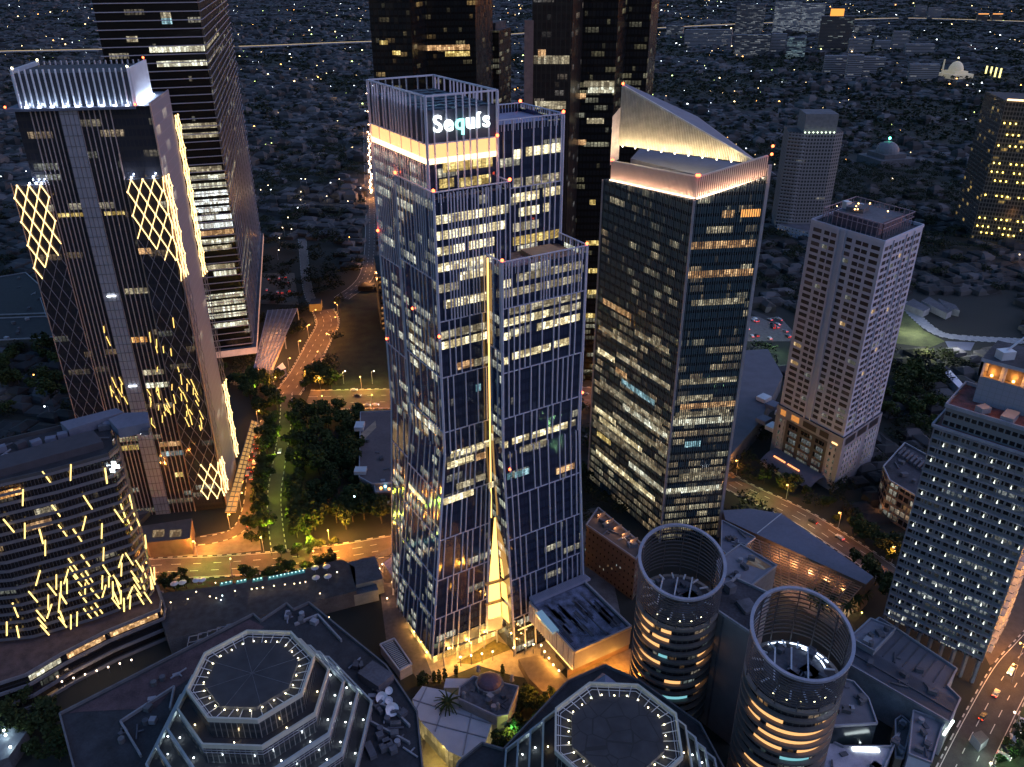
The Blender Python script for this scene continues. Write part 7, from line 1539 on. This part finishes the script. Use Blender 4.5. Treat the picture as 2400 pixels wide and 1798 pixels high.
for k, (px, py) in enumerate(((897, 1330), (884, 1345), (872, 1352), (885, 1388), (908, 1410), (890, 1340), (920, 1372))):
    x, y = G(px, py); t_ = thing('bollard_lamp', '%s small orange lamp from the road near the pink canopy' % nth(k), 'lamp', (x, y, 0), 'lane lamps near the pink canopy'); m = MB(); m.cyl((x, y), .12, 0, 1.6, 6); m.build('post', fin_d, t_); m = MB(); m.ball((x, y, 1.8), .32); m.build('lamp_head', glow('lane_orange', (1, .6, .3), 20), t_); lamp((x, y, 2.6), (1, .45, .15), 520, .25, parent=t_)
lamp(G3(1025, 1760, 6), (1, .72, .18), 2600, .6); lamp(G3(1000, 1700, 5), (1, .75, .2), 1500, .5)
# ------------------------------------------------------------------ cars
def car_proto(col, nm):
    root = thing('car', 'x', 'car'); m = MB(); m.box((0, 0, .62), (4.3, 1.75, .62)); m.prism([(-1.5, -.8), (1.1, -.8), (1.1, .8), (-1.5, .8)], .93, 1.42, 0, poly1=[(-1.1, -.68), (.5, -.68), (.5, .68), (-1.1, .68)]); m.build('body', plain(nm, col, .3, .3, 0), None).parent = root
    for x in (-1.35, 1.35):
        for y in (-.85, .85):
            m = MB(); w = [(x + .33 * math.cos(k * math.pi / 5), .33 + .33 * math.sin(k * math.pi / 5)) for k in range(10)]
            for k in range(10): a, b = w[k], w[(k + 1) % 10]; m.face([(a[0], y - .1, a[1]), (b[0], y - .1, b[1]), (b[0], y + .1, b[1]), (a[0], y + .1, a[1])])
            m.face([(p[0], y + .1, p[1]) for p in w]); m.face([(p[0], y - .1, p[1]) for p in reversed(w)]); m.build('wheel', fin_d, None).parent = root
    for y in (-.6, .6):
        m = MB(); m.box((2.16, y, .7), (.08, .34, .2)); m.build('headlight', glow('headlight', (1, .95, .8), 12), None).parent = root
        m = MB(); m.box((-2.17, y, .75), (.08, .34, .2)); m.build('taillight', glow('taillight', (1, .03, .01), 9), None).parent = root
    return root
CP = [car_proto((.6, .6, .6), 'car_white'), car_proto((.03, .03, .035), 'car_black'), car_proto((.25, .26, .28), 'car_silver')]; cu = [False] * 3
def car(px, py, dirpx, kind, label, group=None, z=.15):
    x, y = G(px, py); x2, y2 = G(*dirpx); rz = math.atan2(y2 - y, x2 - x)
    if not cu[kind]: o = CP[kind]; cu[kind] = True; o.location = (x, y, z); o.rotation_euler = (0, 0, rz)
    else: o = copy_tree(CP[kind], (x, y, z), rz)
    tag(o, label, 'car', group); return o
car(2333, 1628, (2350, 1600), 2, 'silver car with red tail lights on the lower right road, nearer the orange light'); car(2302, 1682, (2320, 1655), 1, 'black car with bright red tail lights on the lower right road'); car(2368, 1576, (2360, 1590), 0, 'white car under the orange light on the lower right road')
car(656, 1060, (650, 1080), 0, 'white van like car on the narrow tree lined avenue'); car(585, 1232, (592, 1210), 2, 'silver car at the bend of the orange driveway')
car(1968, 1262, (1950, 1250), 0, 'white car on the right hand road beyond the long sloping roof'); car(1905, 1225, (1890, 1217), 1, 'black car on the road before the porch canopy')
for k, (px, py) in enumerate(((830, 916), (838, 929), (860, 952), (880, 951), (925, 918), (1370, 925))): car(px, py, (px + 12, py), k % 3, '%s %s car from the left on the dual carriageway beyond the park' % (nth(k), ('white', 'black', 'silver')[k % 3]), 'cars on the dual carriageway')
for k in range(26): a = k / 26; car(1600 + 150 * a + rnd.uniform(-3, 3), 1085 - 125 * a + rnd.uniform(-3, 3), (1612 + 150 * a, 1092 - 125 * a), k % 3, '%s parked car from the road, %s, beside the great warehouse roof' % (nth(k), ('white', 'black', 'silver')[k % 3]), 'cars parked beside the warehouse', .2)
for k in range(40): car(rnd.uniform(1650, 1850), rnd.uniform(748, 795), (1700, 700), k % 3, '%s car in the busy white lit car park behind the warehouse' % ('white', 'black', 'silver')[k % 3], 'cars in the white lit car park', .2)
for k in range(10): car(rnd.uniform(612, 680), rnd.uniform(650, 705), (640, 500), k % 3, '%s car in the small car park at the end of the curved road' % ('white', 'black', 'silver')[k % 3], 'cars in the small car park', .2)
for k in range(14): car(600 - k * 1.6 + (k % 2) * 10, 1005 + k * 9, (604, 990), (k * 2) % 3, '%s parked car from the far end beside the glass walkway' % nth(k), 'cars beside the glass walkway', .2)
for k in range(7): car(2352 + k * 7, 1775 - k * 13, (2380, 1790), k % 3, '%s car from the corner in the tight row at the lower right' % nth(k), 'cars parked in the lower right corner', .2)
for px, py in ((862, 300), (860, 330), (864, 360), (866, 385), (868, 400), (866, 415), (870, 428), (864, 440), (872, 446), (868, 455)): pass
# traffic on the far street
for k in range(46):
    t = k / 45; py = 190 + 262 * t ** .8; x, y = G(861 + 10 * t + rnd.uniform(-3, 3), py); m = MB(); s = .9 + .7 * rnd.random(); m.box((x, y, .9), (1.8, 4, 1.5)); 
    o = MB(); o.box((x, y - 2.1, 1), (1.9, .3, 1.1)); tk = thing('car', '%s car from the far end in the glowing traffic of the straight street' % nth(k), 'car', (x, y, 0), 'distant cars on the straight street'); m.build('body', fin_d, tk); o.build('headlight', glow('far_head', (1, .62, .35), 26), tk)
for px, py, pw in ((870, 425, 26000), (868, 450, 26000), (866, 400, 14000), (864, 350, 9000), (872, 640, 9000), (868, 610, 9000), (862, 655, 7000), (890, 655, 7000), (862, 300, 9000)): lamp(G3(px, py, 8), (1, .40, .12), pw, 1.)
# ================================================================== HOUSES, WOODS AND LIGHTS OF THE CITY
rs = np.random.RandomState(9)
LM = [(n, *G(*p)) for n, p in (('the diamond lattice tower', (120, 800)), ('the louvred tower', (520, 600)), ('the long straight street', (860, 330)), ('the dark tower pair behind the crown', (1050, 420)), ('the very dark tower', (1400, 760)), ('the warehouse roof', (1700, 720)), ('the balcony apartment tower', (1900, 500)), ('the pale domed mosque', (2075, 400)), ('the yellow lamp tower', (2350, 540)), ('the bright path', (2200, 700)), ('the grass field', (860, 660)), ('the small car park', (640, 610)), ('the pale apartment tower', (2060, 900)), ('the old sheds', (60, 620)), ('the sail screen tower', (1650, 600)), ('the office slab', (2120, 1250)))]
def where(x, y, far=0):
    n, lx, ly = min(LM, key=lambda q: (q[1] - x) ** 2 + (q[2] - y) ** 2); dx, dy = x - lx, y - ly
    return ('behind' if dy > abs(dx) else 'before' if -dy > abs(dx) else 'left of' if dx < 0 else 'right of') + ' ' + n, n
HOUSE_V = np.array([(-.5, -.5, 0), (.5, -.5, 0), (.5, .5, 0), (-.5, .5, 0), (-.5, -.5, .68), (.5, -.5, .68), (.5, .5, .68), (-.5, .5, .68), (-.22, 0, 1.0), (.22, 0, 1.0)], float)
HOUSE_F = np.array([(0, 1, 5, 4), (1, 2, 6, 5), (2, 3, 7, 6), (3, 0, 4, 7), (4, 5, 9, 8), (6, 7, 8, 9), (5, 6, 9, 9), (7, 4, 8, 8)])
def city_mat(name, a, b_, sc=.012, lit=False):
    t = NT(name); g = t.n('ShaderNodeNewGeometry'); v = t.n('ShaderNodeTexVoronoi'); v.inputs['Scale'].default_value = .055; t.l(g.outputs['Position'], v.inputs['Vector'])
    sp = t.n('ShaderNodeSeparateColor'); t.l(v.outputs['Color'], sp.inputs[0]); f = t.ma('POWER', sp.outputs[0], 2.3); t.l(t.mix(f, a, b_), t.b.inputs['Base Color']); t.b.inputs['Roughness'].default_value = .85; MATS[name] = t.m; return t.m
hw = city_mat('house_wall', (.014, .014, .016), (.13, .125, .13)); hr = city_mat('house_roof', (.008, .0075, .008), (.085, .08, .085))
def okp(x, y, ex=2.0):
    return not any(inpoly((x, y), q) for q in OCC) and not near_road((x, y), ex)
NOGO = [[G(*p) for p in q] for q in ([(440, 860), (640, 860), (640, 1300), (330, 1300), (330, 1150)], [(790, 690), (960, 680), (990, 960), (780, 960)], [(2060, 700), (2400, 690), (2400, 830), (2060, 830)], [(640, 900), (960, 900), (960, 1340), (560, 1400)], [(1600, 720), (1880, 730), (1890, 820), (1600, 830)], [(580, 560), (800, 560), (800, 930), (480, 930)], [(800, 1250), (1500, 1250), (1500, 1800), (800, 1800)], [(1340, 900), (1900, 900), (2100, 1450), (1340, 1300)], [(2180, 1200), (2500, 1200), (2500, 1900), (2150, 1900)])]
def free(x, y): return not any(inpoly((x, y), q) for q in NOGO) and okp(x, y)
def dens(x, y):
    """how built-up a spot is: 0 wood .. 1 houses"""
    n = math.sin(x * .0091 + 1.3) * math.sin(y * .0074 + .4) + .6 * math.sin(x * .021 + y * .013) + .4 * math.sin(y * .031 - x * .017)
    b = .55 if x < 60 else .02 + .0000 * y
    return 1 / (1 + math.exp(-3.2 * (n + b * 1.3 - .15)))
H, T_, Lt = [], [], []
Y = 330.0
while Y < 6500:
    step = 10.5 + (Y - 330) * .0058; X = -Y * .72 - 60
    while X < Y * .72 + 60:
        x, y = X + rnd.uniform(-.4, .4) * step, Y + rnd.uniform(-.4, .4) * step; X += step
        if y < 1400 and not free(x, y):
            if y < 900 and okp(x, y) and (inpoly((x, y), NOGO[5]) or inpoly((x, y), NOGO[7])) and rnd.random() < .6: T_.append((x, y, step))
            continue
        if y >= 1400 and any(inpoly((x, y), q) for q in OCC): continue
        d = dens(x, y)
        if rnd.random() < d * .92: H.append((x, y, step))
        elif rnd.random() < (.8 if y < 2500 else .6): T_.append((x, y, step))
        if rnd.random() < (.040 if x < 60 else .014): Lt.append((x, y))
    Y += step
a = np.array([(x, y, s * rnd.uniform(.8, 1.35), s * rnd.uniform(.6, 1.0), rnd.choice([rnd.uniform(3.2, 4.6), rnd.uniform(3.6, 5.5), rnd.uniform(3.6, 5.5), rnd.uniform(5, 7.5), rnd.uniform(5, 14) if y > 900 else 5]) * (1 + (s - 11) * .02), .35 * math.sin(x * .003) + rnd.choice([0, 0, .1, 1.57])) for x, y, s in H])
def house_verts(a):
    n = len(a); V = np.repeat(HOUSE_V[None], n, 0) * np.stack([a[:, 2], a[:, 3], a[:, 4]], -1)[:, None, :]; c, s = np.cos(a[:, 5])[:, None], np.sin(a[:, 5])[:, None]
    X = V[..., 0] * c - V[..., 1] * s + a[:, 0:1]; Y_ = V[..., 0] * s + V[..., 1] * c + a[:, 1:2]; return np.stack([X, Y_, V[..., 2]], -1)
order = np.argsort(a[:, 1]); a = a[order]
# the nearest 290 houses stand as things of their own
NH = 290
labs = (('low dark roofed house in the old quarter left of the central tower', 'houses of the left quarter'), ('low house among dark trees right of the green glass tower', 'houses of the right quarter'))
HM = bpy.data.meshes.new('house')
fq = [tuple(dict.fromkeys(f)) for f in HOUSE_F.tolist()]; HM.from_pydata([tuple(v) for v in HOUSE_V], [], fq); HM.materials.append(hw); HM.materials.append(hr); HM.polygons.foreach_set('material_index', [0, 0, 0, 0, 1, 1, 1, 1]); HM.polygons.foreach_set('use_smooth', [False] * 8); HM.update()
for r_ in a[:NH]:
    o = bpy.data.objects.new('house', HM); SC.collection.objects.link(o); o.location = (r_[0], r_[1], 0); o.scale = (r_[2], r_[3], r_[4]); o.rotation_euler = (0, 0, r_[5])
    w_, n_ = where(r_[0], r_[1]); ar = r_[2] * r_[3]; tag(o, '%s hipped roof %s %s' % ('small' if ar < 62 else 'large' if ar > 82 else 'mid sized', 'tall house' if r_[4] > 5.6 else 'low house', w_), 'house', 'houses near ' + n_)
b = a[NH:]; V = house_verts(b).reshape(-1, 3); n = len(b); Fh = (HOUSE_F[None] + (np.arange(n) * 10)[:, None, None]).reshape(-1, 4); quads = np.tile(np.array([1, 1, 1, 1, 1, 1, 0, 0], bool), n)
me = bpy.data.meshes.new('far_houses'); me.vertices.add(len(V)); me.vertices.foreach_set('co', V.astype(np.float32).ravel())
tot = np.where(quads, 4, 3); st_ = np.concatenate([[0], np.cumsum(tot)[:-1]]); li = Fh[np.repeat(True, len(Fh))]; mask = np.ones((len(Fh), 4), bool); mask[~quads, 3] = False
me.loops.add(int(tot.sum())); me.loops.foreach_set('vertex_index', Fh[mask].astype(np.int32)); me.polygons.add(len(Fh)); me.polygons.foreach_set('loop_start', st_.astype(np.int32)); me.polygons.foreach_set('loop_total', tot.astype(np.int32))
me.materials.append(hw); me.materials.append(hr); me.polygons.foreach_set('material_index', np.tile(np.array([0, 0, 0, 0, 1, 1, 1, 1], np.int32), n)); me.polygons.foreach_set('use_smooth', np.zeros(len(Fh), bool)); me.update(calc_edges=True)
o = bpy.data.objects.new('far_houses', me); SC.collection.objects.link(o); o['kind'] = 'stuff'; o['label'] = 'dense carpet of small dark roofed houses reaching to the horizon'
# woods: one mass of leaf clumps
tv, tq = leaf_cloud(30, [(0, 0, .55, .40, .40, .3), (.25, .1, .7, .25, .25, .22), (-.22, -.2, .75, .2, .22, .2), (.05, .3, .6, .2, .2, .2)], .125, 77)
tvn, tqn = leaf_cloud(150, [(0, 0, .6, .42, .42, .28), (.25, .1, .75, .28, .28, .2), (-.25, -.2, .72, .26, .26, .2), (.05, .3, .6, .25, .25, .2), (-.2, .25, .55, .25, .25, .2)], .062, 78)
TN = [q for q in T_ if q[1] < 1250]; T_ = [q for q in T_ if q[1] >= 1250]
ta = np.array([(x, y, s * rnd.uniform(.8, 1.35), rnd.uniform(5, 13) * (1 + (s - 11) * .012), rnd.uniform(0, 6.28)) for x, y, s in T_]); n = len(ta)
V = np.repeat(tv[None], n, 0) * np.stack([ta[:, 2], ta[:, 2], ta[:, 3]], -1)[:, None, :]; c, s = np.cos(ta[:, 4])[:, None], np.sin(ta[:, 4])[:, None]
V = np.stack([V[..., 0] * c - V[..., 1] * s + ta[:, 0:1], V[..., 0] * s + V[..., 1] * c + ta[:, 1:2], V[..., 2]], -1).reshape(-1, 3); Fq = (tq[None] + (np.arange(n) * len(tv))[:, None, None]).reshape(-1, 4)
tb = np.array([(x, y, s * rnd.uniform(.8, 1.3), rnd.uniform(6, 12), rnd.uniform(0, 6.28)) for x, y, s in TN]); nb = len(tb)
Vb = np.repeat(tvn[None], nb, 0) * np.stack([tb[:, 2], tb[:, 2], tb[:, 3]], -1)[:, None, :]; c, s = np.cos(tb[:, 4])[:, None], np.sin(tb[:, 4])[:, None]
Vb = np.stack([Vb[..., 0] * c - Vb[..., 1] * s + tb[:, 0:1], Vb[..., 0] * s + Vb[..., 1] * c + tb[:, 1:2], Vb[..., 2]], -1).reshape(-1, 3); Fb = (tqn[None] + (np.arange(nb) * len(tvn))[:, None, None]).reshape(-1, 4)
Fq = np.concatenate([Fq, Fb + len(V)]); V = np.concatenate([V, Vb])
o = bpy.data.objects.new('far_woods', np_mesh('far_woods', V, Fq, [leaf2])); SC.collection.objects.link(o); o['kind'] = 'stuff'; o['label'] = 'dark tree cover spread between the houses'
# lamps of the city: 230 lamps of their own, the smaller rest as one
for k in range(46):
    x, y = rnd.uniform(-.6, .6), rnd.uniform(650, 5200) ; x *= y; dx, dy = rnd.choice([(1, .12), (.25, 1), (1, -.1), (-.1, 1), (.9, .3)]); n_ = rnd.randint(7, 26); sp__ = 26 + y * .012
    for j in range(n_):
        q = (x + dx * sp__ * j + rnd.uniform(-3, 3), y + dy * sp__ * j + rnd.uniform(-3, 3))
        if q[1] > 620 and not any(inpoly(q, o) for o in OCC): Lt.append(q)
Lt.sort(key=lambda q: q[1]); kinds = 'yywwoy'
for i, (x, y) in enumerate(Lt[:150]):
    w_, n_ = where(x, y); k_ = rnd.choice(kinds); street_lamp(x, y, k_, '%s street lamp among houses and trees %s' % ({'y': 'warm', 'w': 'white', 'o': 'orange'}[k_], w_), 'street lamps near ' + n_, 260 if i % 3 == 0 else 0, rnd.uniform(0, 6), 1.0)
for i, (x, y) in enumerate([q for q in Lt if 620 < q[1] < 2700][::9][:80]): lamp((x, y, 11 + y * .004), rnd.choice([(1, .42, .1), (1, .6, .25), (.8, .92, 1), (1, .7, .3)]), 900 + y * 1.6, 1.)
cols = [glow('town_warm', (1, .68, .32), 11), glow('town_white', (.85, .95, 1), 12), glow('town_orange', (1, .42, .1), 11), glow('town_green', (.75, 1, .3), 9)]
m = MB()
OC = [(0, 0, 1), (1, 0, 0), (0, 1, 0), (-1, 0, 0), (0, -1, 0)]
for x, y in Lt[150:]:
    k = rnd.choices([0, 1, 2, 3], [5, 4, 2.2, 1.2])[0]; s = (.42 + .00030 * y) * rnd.choice([.45, .6, .8, 1, 1.9]); z = 5 + 3 * rnd.random(); v = [(x + p[0] * s, y + p[1] * s, z + p[2] * s) for p in OC]
    for f in ((0, 4, 1), (0, 1, 2), (0, 2, 3), (0, 3, 4)): m.face([v[q] for q in f], k, [(0, 0)] * 3)
o = m.build('town_lights', cols); o['kind'] = 'stuff'; o['label'] = 'countless small warm and white lights scattered over the city'
# ================================================================== LAST
for p, u in zip(PROTO, used):
    if not u:
        for c in list(p.children): bpy.data.objects.remove(c)
        bpy.data.objects.remove(p)
print('trees', TREES[0], 'houses', len(H), 'woods', len(T_), 'lights', len(Lt))
